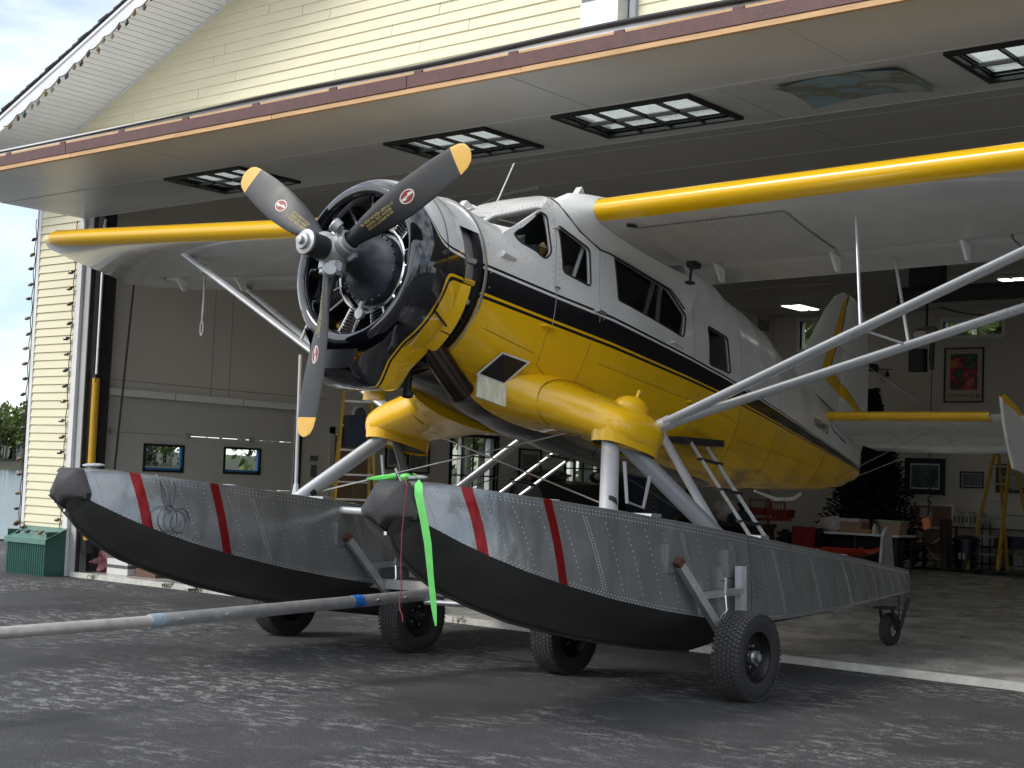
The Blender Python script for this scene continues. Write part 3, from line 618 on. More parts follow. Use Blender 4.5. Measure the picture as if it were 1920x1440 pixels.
MB().prism([(-7.5, 9.55 + .19), (3.3, 9.55 - 10.8 * .402 + .19), (3.3, 9.55 - 10.8 * .402 + .21), (-7.5, 9.55 + .21)], 1, YO, YB + .8).obj('roof_deck', M_steel, hg)
L_ = (Vector((-7.5, 0, 5.87 + 9.12 * .402)) - Vector((-18.3, 0, 5.87 - 1.68 * .402))); nS = int(L_.length / .145); ax = L_.normalized(); nz = Vector((-ax.z, 0, ax.x))
for i in range(nS):                                       # stepped shingle courses along the rake edge
    p = Vector((-18.3, 0, 5.87 - 1.68 * .402)) + ax * (i * .145) + nz * .21; e = p + ax * .19 + nz * 0.001; j = rnd.uniform(-.012, .012)
    MB().prism([(p.x, p.z), (e.x, e.z), (e.x, e.z + .006), (p.x, p.z + .024)], 1, YO - .05 + j, YO + 1.2).obj('shingle', M_shing, hg)
slope_box(YO + 1.2, YB + .8, .211, .225, 'shingle_field', M_shing)
# duct on the gable
MB().box(-8.28, -7.86, YF - .22, YF - .01, 5.96, 9.0).obj('gable_duct', mat('duct_grey', (0.16, 0.17, 0.19), 0.5), hg)
MB().box(-8.285, -7.855, YF - .225, YF - .005, 5.66, 5.96).obj('duct_boot', M_alu, hg)
MB().box(-7.845, -7.80, YF - .05, YF + .0, 5.6, 9.0).obj('duct_trim', M_trim, hg)
# Christmas light strings
M_cord = mat('green_cord', (0.02, 0.03, 0.02), 0.6); BUL = [mat('bulb_%s' % n, c_, .25) for n, c_ in (('amber', (.16, .10, .03)), ('green', (.025, .05, .035)), ('dull', (.035, .035, .04)), ('brown', (.08, .04, .025)), ('clear', (.20, .18, .14)))]
bulb_me = [MB().lathe([(0, .010), (.02, .013), (.028, .022), (.05, .026), (.08, .016), (.10, .002)], axis=(0, 0, -1), n=7).mesh('bulb', b_) for b_ in BUL]
def light_string(label, pts, every, out, hang):
    o = MB().tube(pts, .006, 5).obj('holiday_light_string', M_cord); tag(o, label, 'string lights', 'holiday light strings on the hangar front')
    acc = 0; last = Vector(pts[0]); k = 0
    for p in pts[1:]:
        p = Vector(p); acc += (p - last).length; last = p
        if acc >= every:
            acc -= every; k += 1; bu = link('bulb', rnd.choice(bulb_me), o); d = Vector(hang) + Vector((rnd.uniform(-.3, .3), rnd.uniform(-.2, .2), rnd.uniform(-.2, .2)))
            bu.matrix_basis = Matrix.Translation(p) @ d.normalized().to_track_quat('-Z', 'Y').to_matrix().to_4x4()
P0 = Vector((-16.95, YO - .06, 5.42)); P1 = Vector((-12.5, YO - .06, 5.87 + 4.12 * .402 - .11)); pts = []
P0.z = 5.87 + (P0.x + 16.62) * .402 - .03; P1.z = 5.87 + (P1.x + 16.62) * .402 - .03
for i in range(200):
    k = i / 199; pts.append(P0.lerp(P1, k) - Vector((0, 0, .045 * abs(sin(k * 15 * pi)))))
light_string('holiday light string drooping in scallops below the sloping roof rake', pts, .165, (0, 0, -1), (0.1, -.1, -1))
light_string('holiday light string down the outer white corner trim by the lake', [(-17.48, YF - .04 - .01 * sin(i), 4.7 - i * .051) for i in range(81)], .215, 0, (-1, -.3, -.3))
pts = [(-16.53 - .012 * sin(i * .9), YF - .045, 4.6 - i * .051) for i in range(80)] + [(-16.53, YF - .2, .50), (-16.56, YF - .26, .565), (-16.7, YF - .30, .555), (-16.85, YF - .26, .56), (-17.0, YF - .3, .555), (-17.1, YF - .2, .57), (-17.2, YF - .1, .60), (-17.46, YF - .05, .66)]
light_string('holiday light string down the white trim beside the door opening', pts, .215, 0, (-.8, -.5, -.4))
# green steel cover at the wall foot
gb = thing('utility_cover', 'small green ribbed steel cover at the foot of the yellow wall', 'cover', (-16.8, 10.95, 0))
mb = MB(); x0, x1 = -17.28, -16.40; nR = 18
prof = []
for i in range(nR): 
    a = x0 + (x1 - x0) * i / nR; d = (x1 - x0) / nR; prof += [(a, 10.80), (a + d * .55, 10.80), (a + d * .7, 10.786), (a + d * .85, 10.786)]
prof.append((x1, 10.80))
mb.grid([[(p[0], p[1], 0.0) for p in prof], [(p[0], p[1], .46) for p in prof]]); mb.obj('front_sheet', M_green, gb, sharp=10)
MB().box(x1 - .004, x1, 10.8, YF - .03, 0, .56).obj('end_sheet', M_green, gb); MB().box(x0, x0 + .004, 10.8, YF - .03, 0, .56).obj('end_sheet', M_green, gb)
MB().prism([(10.775, .455), (YF - .03, .60), (YF - .03, .607), (10.77, .465), (10.77, .40), (10.775, .40)], 0, x0 - .03, x1 + .03).obj('lid', mat('pale_green_steel', (0.10, 0.22, 0.18), 0.4, var=.12), gb)
#@@PROPS
# ------------------------------------------------------------------ seaplane
X0 = -7.48
sp = thing('seaplane', 'yellow, black and white floatplane on silver floats with its nose out of the hangar', 'seaplane', (X0, 9.0, 0))
PT = radians(7.2)
HF = Matrix.Translation((X0, 7.095, 2.974)) @ Matrix.Rotation(-PT, 4, 'X')       # hub frame: x left/right, y aft, z up
def H(x, s, t): return HF @ Vector((x, s, t))
def tmp_obj(me):
    o = bpy.data.objects.new('tmp', me); COL.objects.link(o); return o
def boolean(base_me, ops):
    o = tmp_obj(base_me); ts = []
    for op, me in ops:
        c = tmp_obj(me); ts.append(c); md = o.modifiers.new('b', 'BOOLEAN'); md.operation = op; md.object = c; md.solver = 'EXACT'
        try: md.material_mode = 'TRANSFER'
        except Exception: pass
    dg = bpy.context.evaluated_depsgraph_get(); dg.update()
    me = bpy.data.meshes.new_from_object(o.evaluated_get(dg))
    for q in [o] + ts: bpy.data.objects.remove(q)
    return me
def shade(me, lim=32):
    bm = bmesh.new(); bm.from_mesh(me)
    for f in bm.faces: f.smooth = True
    for e in bm.edges:
        e.smooth = len(e.link_faces) == 2 and e.calc_face_angle(0) < radians(lim)
    bm.to_mesh(me); bm.free(); return me
# body stations: s, half width, top, bottom, mid, upper exponent, lower exponent
BS = [(.865, .655, .655, -.70, 0, 2.0, 2.05), (1.0, .653, .645, -.725, 0, 2.05, 2.15), (1.2, .648, .62, -.755, -.01, 2.15, 2.35), (1.5, .642, .585, -.80, -.03, 2.3, 2.6), (1.8, .64, .56, -.845, -.04, 2.3, 2.7),
      (2.3, .64, .60, -.905, -.05, 2.6, 2.7), (3.0, .638, .60, -.95, -.05, 3, 2.7), (3.6, .632, .70, -.965, -.05, 3, 2.65), (4.2, .605, .86, -.955, -.05, 2.7, 2.5), (4.6, .575, .90, -.935, -.06, 2.5, 2.4), (5.0, .53, .875, -.905, -.07, 2.3, 2.3),
      (5.5, .465, .80, -.85, -.08, 2.2, 2.2), (6.1, .38, .63, -.775, -.1, 2.1, 2.1), (6.7, .29, .475, -.69, -.12, 2.0, 2.05), (7.3, .205, .36, -.60, -.14, 2, 2), (7.8, .125, .29, -.50, -.16, 2, 2), (8.15, .06, .22, -.38, -.17, 2, 2), (8.3, .012, .1, -.30, -.18, 2, 2)]
CS = [(1.22, .52, .86, -.02, 3.0), (1.5, .60, .92, -.02, 3.5), (1.8, .618, .965, -.02, 4.0), (2.2, .622, 1.045, -.02, 4.2), (2.7, .622, 1.085, -.02, 4.4), (3.3, .622, 1.065, -.02, 4.2), (3.9, .608, 1.02, -.02, 3.6), (4.4, .57, .965, -.02, 3.0), (4.75, .52, .90, -.02, 2.6)]
def spow(v, e): return math.copysign(abs(v) ** e, v)
def ring(s, w_, top, bot, mid, nu, nl, n=64, inset=0):
    R = []
    for k in range(n):
        a = 2 * pi * k / n; ca, sa = cos(a), sin(a); e = nu if sa >= 0 else nl; Hh = (top - mid) if sa >= 0 else (mid - bot)
        x = w_ * spow(ca, 2 / e); z = mid + Hh * spow(sa, 2 / e)
        R.append((x, s, z))
    return R
def body_at(s):
    c = list(zip(*BS)); return [interp(s, c[0], c[i]) for i in range(1, 7)]
def cabin_at(s):
    c = list(zip(*CS)); return [interp(s, c[0], c[i]) for i in range(1, 5)]
def loft(stn, fn, mats, n=64):
    mb = MB(); mb.grid([fn(s, n) for s in stn], True, 0, True); return mb.mesh('loft', mats, 40)
ss = [.865 + i * .0925 for i in range(80)] + [8.2, 8.3]
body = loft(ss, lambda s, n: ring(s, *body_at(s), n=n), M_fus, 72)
def cab_ring(s, n, ins=0.0):
    w_, top, mid, e = cabin_at(s); R = []
    for k in range(n):
        a = 2 * pi * k / n; ca, sa = cos(a), sin(a); z = (top - ins - mid) * spow(sa, 2 / e) if sa >= 0 else -.25 * -spow(sa, .5)
        x = (w_ - ins) * spow(ca, 2 / e) if sa >= 0 else (w_ - ins) * spow(ca, .4)
        if sa >= 0: x *= 1 - .10 * max(0, z) / (top - mid)
        R.append((x, s, mid + z))
    return R
cabin = loft([1.22 + i * .098 for i in range(37)], lambda s, n: cab_ring(s, n), M_fus, 72)
# the windshield plane: cut the cabin block ahead of / above it
def wedge(off, mats): return MB().prism([(0.5, .44 + (0.5 - 1.2 + off) * .785), (2.4, .44 + (2.4 - 1.2 + off) * .785), (2.4, 2.6), (0.5, 2.6)], 0, -1.2, 1.2).mesh('wedge', mats, 30)
cabin = boolean(cabin, [('DIFFERENCE', wedge(0, M_fus))])
# hollow
cav = loft([1.62 + i * .14 for i in range(20)], lambda s, n: [(x, y, z if z > -.02 else -.02 + (z + .02) * 1.7) for x, y, z in cab_ring(s, n, .035)], M_cabin, 48)
cav = boolean(cav, [('DIFFERENCE', wedge(-.07, M_cabin))])
def rounded(poly, r=.04, n=4):
    P = [Vector(p) for p in poly]; o = []
    for i, p in enumerate(P):
        a = (P[i - 1] - p); b_ = (P[(i + 1) % len(P)] - p); rr = min(r, a.length * .4, b_.length * .4); a = p + a.normalized() * rr; b_ = p + b_.normalized() * rr
        for k in range(n + 1): q = k / n; o.append(tuple((a * (1 - q) ** 2 + p * 2 * q * (1 - q) + b_ * q * q)))
    return o
QW = rounded([(1.315, .475), (1.60, .735), (1.665, .725), (1.685, .42), (1.62, .355), (1.37, .425)], .05)
DW = rounded([(1.775, .675), (2.16, .585), (2.19, .285), (1.83, .31)], .04)
RW = rounded([(2.50, .615), (3.31, .545), (3.60, .39), (3.545, .185), (2.575, .275)], .03)
SW = rounded([(3.98, .39), (4.34, .365), (4.42, .05), (4.02, .05)], .04)
wins = [QW, DW, RW, SW]
def cut(base, maker):
    """difference with a cutter; nudged slightly and tried again if the solver gives up"""
    for k in range(8):
        r = boolean(base.copy(), [('DIFFERENCE', maker(k * .0013))])
        if len(r.polygons) > len(base.polygons) * .8: return r
    return base
# windshield panes cut: two openings in the windshield plane
def wp(x, q, off=0.0):   # q along the slope from base
    s = 1.2 + q; return Vector((x, s, .44 + q * .785)) + Vector((0, -.617, .787)) * off
WSH = [[(-.035, .275), (-.035, .385), (-.40, .468), (-.47, .44), (-.465, .10)], [(.035, .275), (.035, .385), (.40, .468), (.47, .44), (.465, .10)]]
def ws_cutter(pl, d):
    mbw = MB(); pl = rounded(pl, .03); A = [mbw.bm.verts.new(wp(x, q + d, .12)) for x, q in pl]; B = [mbw.bm.verts.new(wp(x, q + d, -.16)) for x, q in pl]
    for i in range(len(pl)): j = (i + 1) % len(pl); mbw.bm.faces.new((A[i], A[j], B[j], B[i]))
    mbw.bm.faces.new(A); mbw.bm.faces.new(B); return mbw.mesh('wscut', M_white, 30)
fus = boolean(body, [('UNION', cabin)])
fus = cut(fus, lambda d: cav)
for p in wins:
    for sgn in (1, -1): fus = cut(fus, lambda d: MB().prism([(a + d + .0003 * sgn, b_ + d * .7) for a, b_ in p], 0, .35 * sgn, .9 * sgn).mesh('w', M_white, 30))
for pl in WSH: fus = cut(fus, lambda d: ws_cutter(pl, d))
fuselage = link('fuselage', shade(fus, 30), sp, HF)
def cab_x(s, t):
    w_, top, mid, e = cabin_at(s); k = max(0, min(1, (t - mid) / (top - mid))); return w_ * (1 - k ** e) ** (1 / e) * (1 - .10 * k)
def bx(s, t):
    w_, top, bot, mid, nu, nl = body_at(s); e, Hh = (nu, top - mid) if t >= mid else (nl, mid - bot); k = min(1, abs(t - mid) / Hh); b_ = w_ * (1 - k ** e) ** (1 / e)
    return max(b_, cab_x(s, t) if 1.25 < s < 4.7 and t > 0 else 0)
for nm, pl, g_ in (('quarter_window', QW, M_galss_tint), ('door_window', DW, M_glass), ('cabin_window', RW, M_galss_tint), ('aft_window', SW, M_galss_tint)):
    for sgn in (1, -1):
        me_pts = [(sgn * (bx(s, t) - .022), s, t) for s, t in pl]
        mb = MB(); mb.face(me_pts); pane = mb.obj(nm, g_, sp, HF, sharp=None)
        rim = [(sgn * (bx(s, t) + .001), s, t) for s, t in pl]; MB().tube(rim + [rim[0]], .008, 6).obj('window_seal', M_rub, pane, HF)
for pl in WSH:
    mb = MB(); mb.face([wp(x, q, -.012) for x, q in pl]); mb.obj('windshield', M_galss_tint, sp, HF, sharp=None)
# seats, dash and tubes inside
MB().box(-.56, .56, 1.50, 1.56, -.1, .44).obj('instrument_panel', M_mblk, sp, HF)
for x in (-.3, .3): MB().box(x - .2, x + .2, 2.02, 2.12, -.3, .42).box(x - .2, x + .2, 1.75, 2.1, -.3, -.1).obj('seat', M_mblk, sp, HF)
MB().box(-.5, .5, 3.55, 3.65, -.3, .34).obj('seat', M_mblk, sp, HF)
for sgn in (1, -1):
    MB().tube([(.55 * sgn, 2.95, -.1), (.53 * sgn, 3.16, .62)], .02, 8).tube([(.55 * sgn, 3.24, -.1), (.54 * sgn, 3.24, .62)], .02, 8).tube([(.52 * sgn, 2.02, .2), (.5 * sgn, 2.2, .7)], .016, 8).obj('cabin_tube', M_white, sp, HF)
MB().obox((.50, 1.60, .40), (.03, .05, .07), (.0, .03, -.02), (.012, 0, 0)).obj('cardboard_tag', mat('cardboard', (.36, .24, .14), .8), sp, HF)
# panel lines, hinges, rivets, handles on the port and starboard side
def line_on(pts, r, name, m_, n=14):
    for sgn in (1, -1):
        P = []
        for (a, b_) in zip(pts, pts[1:]):
            for i in range(n): k = i / n; s, t = a[0] + (b_[0] - a[0]) * k, a[1] + (b_[1] - a[1]) * k; P.append((sgn * (bx(s, t) + .0005), s, t))
        s, t = pts[-1]; P.append((sgn * (bx(s, t) + .0005), s, t)); MB().tube(P, r, 5).obj(name, m_, sp, HF)
M_seam = mat('panel_seam', (.03, .025, .02), .7)
M_yseam = mat('yellow_seam', (.30, .15, .004), .6)
line_on([(1.745, .72), (1.735, .1), (1.72, -.15)], .0035, 'door_seam', mat('grey_seam', (.3, .3, .3), .6))
line_on([(1.72, -.15), (1.66, -.22), (1.64, -.46), (2.0, -.62), (2.12, -.52), (2.22, -.17)], .003, 'door_seam', M_yseam)
line_on([(2.30, .62), (2.31, .02)], .003, 'door_seam', MATS['grey_seam'])
line_on([(3.72, .60), (3.74, .0)], .003, 'door_seam', MATS['grey_seam']); line_on([(3.9, -.22), (3.82, -.60)], .003, 'door_seam', M_yseam); line_on([(4.70, -.2), (4.66, -.80)], .004, 'skin_lap', M_yseam)
line_on([(1.0, -.335), (1.58, -.39)], .003, 'skin_lap', M_yseam); line_on([(7.02, -.25), (6.85, -.64)], .004, 'skin_lap', M_yseam)
line_on([(2.35, -.30), (4.6, -.34)], .0025, 'skin_lap', M_yseam, 30); line_on([(4.7, -.5), (6.8, -.42)], .0025, 'skin_lap', M_yseam, 24); line_on([(4.6, .55), (4.68, -.1)], .0025, 'skin_lap', MATS['grey_seam']); line_on([(5.6, .62), (5.6, -.06)], .0025, 'skin_lap', MATS['grey_seam']); line_on([(5.6, -.22), (5.55, -.75)], .0025, 'skin_lap', M_yseam)
for sgn in (1, -1):
    for (s, t) in ((1.75, .64), (1.74, .16)): MB().tube([(sgn * (bx(s, t) + .008), s - .03, t), (sgn * (bx(s, t) + .008), s + .03, t)], .012, 8).obj('door_hinge', M_chrome, sp, HF)
    MB().tube([(sgn * (bx(2.24, .10)), 2.24, .10), (sgn * (bx(2.24, .1) + .04), 2.24, .10), (sgn * (bx(2.24, .1) + .042), 2.33, .095)], .011, 8).obj('door_handle', M_chrome, sp, HF)
    MB().tube([(sgn * bx(1.62, -.17), 1.60, -.17), (sgn * (bx(1.62, -.17) + .03), 1.60, -.17), (sgn * (bx(1.62, -.17) + .03), 1.74, -.17)], .012, 8).obj('door_step', M_yel, sp, HF)
    MB().tube([(sgn * bx(3.35, .12), 3.35, .10), (sgn * (bx(3.35, .12) + .03), 3.35, .10), (sgn * (bx(3.5, .12) + .03), 3.5, .085)], .010, 8).obj('door_handle', M_white, sp, HF)
    MB().tube([(sgn * bx(3.72, -.34), 3.72, -.34), (sgn * (bx(3.72, -.34) + .03), 3.72, -.34), (sgn * (bx(3.8, -.34) + .03), 3.84, -.36)], .012, 8).obj('grab_handle', M_yel, sp, HF)
    mb = MB()                                       # blister vent on the nose side
    rows = []
    for i in range(7): k = i / 6; s = 1.06 + .20 * k; hh = .028 * math.sqrt(max(0, 1 - k ** 1.5)); rows.append([(sgn * (bx(s, .24) - .005 + (hh * 1.6 + .004) * sin(a)), s, .245 + hh * cos(a)) for a in [pi * q / 8 for q in range(9)]])
    mb.grid(rows); mb.face([rows[0][i] for i in range(9)]); mb.obj('air_scoop', M_white, sp, HF)
    mb = MB()
    for i in range(22):
        for (s, t) in ((1.235 + .02 * i, .325 - .0 * i + .0), ): pass
    riv = [(1.10 + i * .055, .44 - i * .035) for i in range(0)] + [(.93, .5 - i * .11) for i in range(9)] + [(1.22 + i * .06, .385 - .028 * i) for i in range(9)] + [(1.02 + i * .075, -.31 - i * .006) for i in range(8)] + [(1.715, .68 - i * .05) for i in range(11)] + [(1.785, .62 - i * .05) for i in range(10)]
    riv += [(2.4 + i * .09, -.275 - .0016 * i) for i in range(24)] + [(4.75, .5 - i * .06) for i in range(10)] + [(4.64, -.25 - i * .05) for i in range(10)] + [(3.86, -.25 - .045 * i) for i in range(8)] + [(2.36, .55 - i * .055) for i in range(10)]
    for (s, t) in riv: mb.ball((sgn * bx(s, t), s, t), .006, 5, 3)
    mb.obj('rivets', mat('rivet_grey', (.35, .35, .35), .4, .5), sp, HF, kind='stuff')
# windshield frame rivets
mb = MB()
for sgn in (1, -1):
    for i in range(12): mb.ball(wp(sgn * (.535 - .0 * i), .06 + i * .038, .002), .0055, 5, 3)
    for i in range(14): mb.ball(wp(sgn * (.04 + i * .035), .425 + i * .0066, .002), .0055, 5, 3)
mb.obj('rivets', MATS['rivet_grey'], sp, HF, kind='stuff')
MB().tube([(0.0, 1.62, .82), (0.0, 1.79, 1.24)], .006, 6).obj('whip_antenna', M_white, sp, HF)
MB().prism([(2.06, 1.0), (2.12, 1.10), (2.2, 1.02)], 0, .40, .46).obj('antenna_base', M_white, sp, HF)
MB().prism([(1.62, .84), (1.68, .93), (1.78, .9)], 0, -.42, -.36).obj('antenna_base', M_white, sp, HF)
MB().tube([(-.35, 1.86, .95), (-.1, 1.85, 1.01), (.25, 1.85, 1.03)], .012, 6).obj('temperature_probe', M_mblk, sp, HF)
# registration
def on_side(name, body_txt, size, s0, t0, m_):
    k = (bx(s0 + .2, t0) - bx(s0 - .2, t0)) / .4; yv = Vector((k, 1, -.045)).normalized(); zt_ = Vector((.0, 0, 1)); zv = (zt_ - yv * zt_.dot(yv)).normalized(); nv = yv.cross(zv)
    M_ = HF @ (Matrix.Translation((bx(s0, t0) + .006, s0, t0)) @ frame(yv, zv, nv)); return text_mesh(name, body_txt, size, m_, sp, M_)
on_side('registration', 'N364FD', .13, 6.81, 0.0, M_mblk)
# nose bay ring and firewall
MB().lathe([(.70, .60), (.86, .60)], n=48).lathe([(.86, .655), (.845, .668), (.865, .672), (.885, .662)], n=64).obj('firewall_ring', M_alu, sp, HF)
MB().lathe([(.80, .02), (.80, .64), (.86, .64)], n=40).obj('firewall', M_dark, sp, HF)
mb = MB()
for i in range(9):
    a = radians(60 + i * 22); mb.tube([(.5 * sin(a), .62, .5 * cos(a)), (.56 * sin(a + .1), .72, .56 * cos(a + .1)), (.55 * sin(a), .80, .55 * cos(a))], .012, 6)
mb.obj('engine_hoses', M_steel, sp, HF)
for a, m_ in ((80, M_alu), (95, M_hydr), (108, M_alu), (120, M_steel)): MB().tube([(.60 * sin(radians(a)), .70, .60 * cos(radians(a))), (.61 * sin(radians(a)), .80, .61 * cos(radians(a)))], .025, 8).obj('fitting', m_, sp, HF)
MB().grid and None
mb = MB(); rows = []
for s in (.64, .76, .865): rows.append([(.645 * sin(radians(a)), s, .645 * cos(radians(a))) for a in range(-58, 59, 4)])
mb.grid(rows); mb.obj('upper_cowl_bridge', M_white, sp, HF)
mb = MB(); rows = []
for s in (.68, .78, .86): rows.append([((.60 + .03 * (s - .68) / .18) * sin(radians(a)), s, (.60 + .03 * (s - .68) / .18) * cos(radians(a))) for a in range(112, 150, 4)])
mb.grid(rows); mb.obj('lower_bay_panel', M_steel, sp, HF)
# cowling
prof = [(.70, .655), (.45, .60), (.30, .53), (.235, .505), (.205, .515), (.192, .54), (.195, .57), (.215, .60), (.25, .628), (.30, .648), (.36, .662), (.45, .672), (.55, .674), (.61, .668), (.65, .658), (.655, .650), (.62, .64)]
prof = prof[1:]
mb = MB(); mb.grid([[(r * sin(2 * pi * k / 96), q, r * cos(2 * pi * k / 96) - .02) for k in range(96)] for q, r in prof], True); cowl = mb.obj('cowling', M_cowl, sp, HF, sharp=50)
for sgn in (1,):
    MB().tube([((.678) * sin(radians(a)), .44, .678 * cos(radians(a)) - .02) for a in range(-180, 181, 4)], .0025, 5).obj('cowl_seam', M_mblk, cowl, HF)
# cowl flaps at the rear lower edge
for sgn in (1, -1):
    for a0, a1 in ((97, 128), (129, 143)):
        mb = MB(); R0, R1 = .664, .690
        mb.grid([[((R0 + (R1 - R0) * q + e) * sin(radians(a)) * sgn, .605 + .095 * q, (R0 + (R1 - R0) * q + e) * cos(radians(a)) - .02) for a in [a0 + (a1 - a0) * k / 10 for k in range(11)]] for q, e in ((0, 0), (1, 0), (1, -.012), (0, -.012), (0, 0))])
        mb.obj('cowl_flap', M_yel, sp, HF)
    MB().tube([(sgn * .68 * sin(radians(118)), .46, .68 * cos(radians(118)) - .02), (sgn * .69 * sin(radians(124)), .62, .69 * cos(radians(124)) - .02)], .008, 6).obj('flap_rod', M_mblk, sp, HF)
# chin scoop
rows = []
for s, w_, b_ in ((.13, .22, -.80), (.17, .235, -.85), (.30, .245, -.895), (.45, .24, -.90), (.60, .225, -.87), (.64, .21, -.845)):
    s2 = max(s, .20); rows.append([(.47, s2 + .04, -.47), (.36, s2 + .02, -.60), (w_ + .045, s + .01, -.70), (w_, s, b_ + .06), (w_ - .03, s, b_ + .012), (w_ - .09, s, b_), (-w_ + .09, s, b_), (-w_ + .03, s, b_ + .012), (-w_, s, b_ + .06), (-w_ - .045, s + .01, -.70), (-.36, s2 + .02, -.60), (-.47, s2 + .04, -.47)])
mb = MB(); mb.grid(rows); mb.mi = 1; mb.face([(.16, .155, -.80), (-.16, .155, -.80), (-.2, .155, -.66), (.2, .155, -.66)]); mb.obj('chin_scoop', [M_cowl, M_dark], sp, HF)
MB().box(-.17, .17, .62, .70, -.83, -.66).obj('scoop_duct', M_mblk, sp, HF)
# exhaust stack, sump drain, bracing in the lower bay
ex = MB(); ex.tube([H(.33, .60, -.40), H(.35, .74, -.53), H(.37, .90, -.66), H(.375, 1.09, -.785)], [.09, .094, .094, .094], 24, cap=False); ex.tube([H(.375, 1.088, -.783), H(.37, .90, -.66)], [.087, .08], 24, cap=False); ex.obj('exhaust_stack', M_exh, sp)
MB().tube([H(.375, 1.075, -.775), H(.375, 1.095, -.788)], .097, 24, cap=False).obj('exhaust_lip', M_exh, sp)
MB().tube([(.10, .78, -.6), (.10, .80, -.82), (.10, .81, -.87)], [.032, .032, .02], 10).lathe([(0, .045), (.04, .045), (.05, .03)], o=(.10, .805, -.83), axis=(0, 0, -1), n=8).obj('oil_drain', M_mblk, sp, HF)
MB().tube([(.2, .66, -.62), (-.1, .8, -.72), (.0, .84, -.6)], .02, 8).tube([(-.2, .68, -.6), (.12, .82, -.74)], .016, 8).box(-.3, .3, .70, .84, -.64, -.5).obj('oil_lines', M_dark, sp, HF)
MB().box(-.20, -.02, .66, .70, -.92, -.60).obj('cowl_exit_flap', M_yel, sp, HF)
# engine
MB().lathe([(.50, .47), (.50, .30), (.45, .285), (.43, .285), (.425, .262), (.37, .25), (.355, .235), (.335, .19), (.315, .165), (.27, .115), (.16, .085), (.04, .08)], o=(0, 0, -.02), n=48).obj('crankcase', M_engine, sp, HF)
MB().lathe([(.42, .300), (.375, .305), (.368, .318), (.375, .331), (.42, .334)], o=(0, 0, -.02), n=56).obj('ignition_ring', M_chrome, sp, HF)
mb = MB()
for i in range(22): a = 2 * pi * i / 22; mb.ball((.245 * sin(a), .362, .245 * cos(a) - .02), .012, 6, 4)
mb.obj('case_nuts', M_engine, sp, HF, kind='stuff')
cyl = MB(); pf = [(.28, .05)]
for k in range(13): r0 = .30 + k * .023; pf += [(r0, .075), (r0 + .004, .105), (r0 + .010, .105), (r0 + .014, .075)]
pf += [(.61, .07), (.62, .0)]
cyl.lathe(pf, axis=(0, 0, 1), n=16); cme = cyl.mesh('cylinder', M_dark, 30)
prm = MB().tube([(-.055, .385, .32), (-.075, .37, .55)], .014, 8).tube([(.055, .385, .32), (.075, .37, .55)], .014, 8).mesh('pushrod_tubes', M_chrome)
rk = MB().obox((-.075, .42, .54), (.03, 0, 0), (0, .06, 0), (0, 0, .035)).mesh('rocker_box', M_engine)
for i in range(9):
    R = HF @ Matrix.Translation((0, 0, -.02)) @ Matrix.Rotation(2 * pi * i / 9, 4, 'Y'); c_ = link('cylinder', cme, sp, R @ Matrix.Translation((0, .47, 0)) ); link('pushrod_tubes', prm, c_, R); link('rocker_box', rk, c_, R); link('rocker_box', rk, c_, R @ Matrix.Translation((.15, 0, 0)))
MB().tube([(.0, .33, -.28), (.02, .30, -.36)], .02, 8).lathe([(0, .04), (.03, .04)], o=(.06, .28, -.38), axis=(0, -1, 0), n=14, cap=True).obj('governor', M_cast, sp, HF)
# propeller
R_ = 1.312
pr = MB(); pr.lathe([(.09, .06), (.06, .10), (-.02, .115), (-.06, .105), (-.10, .085), (-.12, .07)], n=32); pr.ball((0, 0, 0), .115, 20, 12)
prop = pr.obj('propeller', M_cast, sp, HF)
MB().lathe([(-.09, .078), (-.12, .085), (-.26, .085), (-.275, .08)], n=28).obj('pitch_cylinder', M_mblk, prop, HF)
MB().lathe([(-.268, .088), (-.285, .088), (-.292, .06), (-.315, .055), (-.318, .03), (-.345, .028), (-.35, .0)], n=24).obj('dome_cap', M_cast, prop, HF)
def chord(r):  return interp(r, [.0, .16, .25, .38, .55, .75, .95, 1.15, 1.24, 1.285, 1.307, 1.312], [.11, .112, .13, .18, .232, .262, .258, .228, .195, .145, .07, .012])
def thick(r):  return interp(r, [.0, .16, .30, .5, .8, 1.1, 1.312], [.11, .11, .085, .05, .028, .016, .006])
def beta(r):   return radians(interp(r, [.1, .3, .6, .9, 1.312], [40, 32, 18, 11, 7]))
def blade_frame(a):
    er = Vector((sin(a), 0, cos(a))); em = Vector((-cos(a), 0, sin(a))); fw = Vector((0, -1, 0)); return er, em, fw
def sec(a, r, n=20):
    er, em, fw = blade_frame(a); b_ = beta(r); cv = em * cos(b_) + fw * sin(b_); nv = (fw * cos(b_) - em * sin(b_)); c_, th = chord(r), thick(r); P = []; rnd_ = max(0, min(1, (.42 - r) / .24))
    for k in range(n):
        q = 2 * pi * k / n; u = cos(q); v = sin(q)
        af = v * (.62 if v > 0 else .30) * (1 + .35 * u) * math.sqrt(max(.0, 1 - u * u)) ** .15
        v_ = v * .5 * rnd_ + af * (1 - rnd_) * .8
        P.append(er * r + cv * (c_ * (.5 * u)) + nv * (th * v_))
    return P
rs = [.10, .16, .22, .28, .34, .42, .5, .6, .7, .8, .9, 1.0, 1.1, 1.175]; rt_ = [1.175, 1.21, 1.245, 1.27, 1.288, 1.30, 1.308, 1.312]
M_blade = mat('blade_black', (.013, .014, .016), .45, var=.25, vscale=8); M_tip = mat('blade_tip_yellow', (.68, .40, .07), .45, var=.08); M_ltext = mat('blade_lettering', (.55, .42, .12), .6); M_emb = mat('emblem_red', (.24, .02, .02), .5); M_embw = mat('emblem_white', (.62, .60, .55), .5)
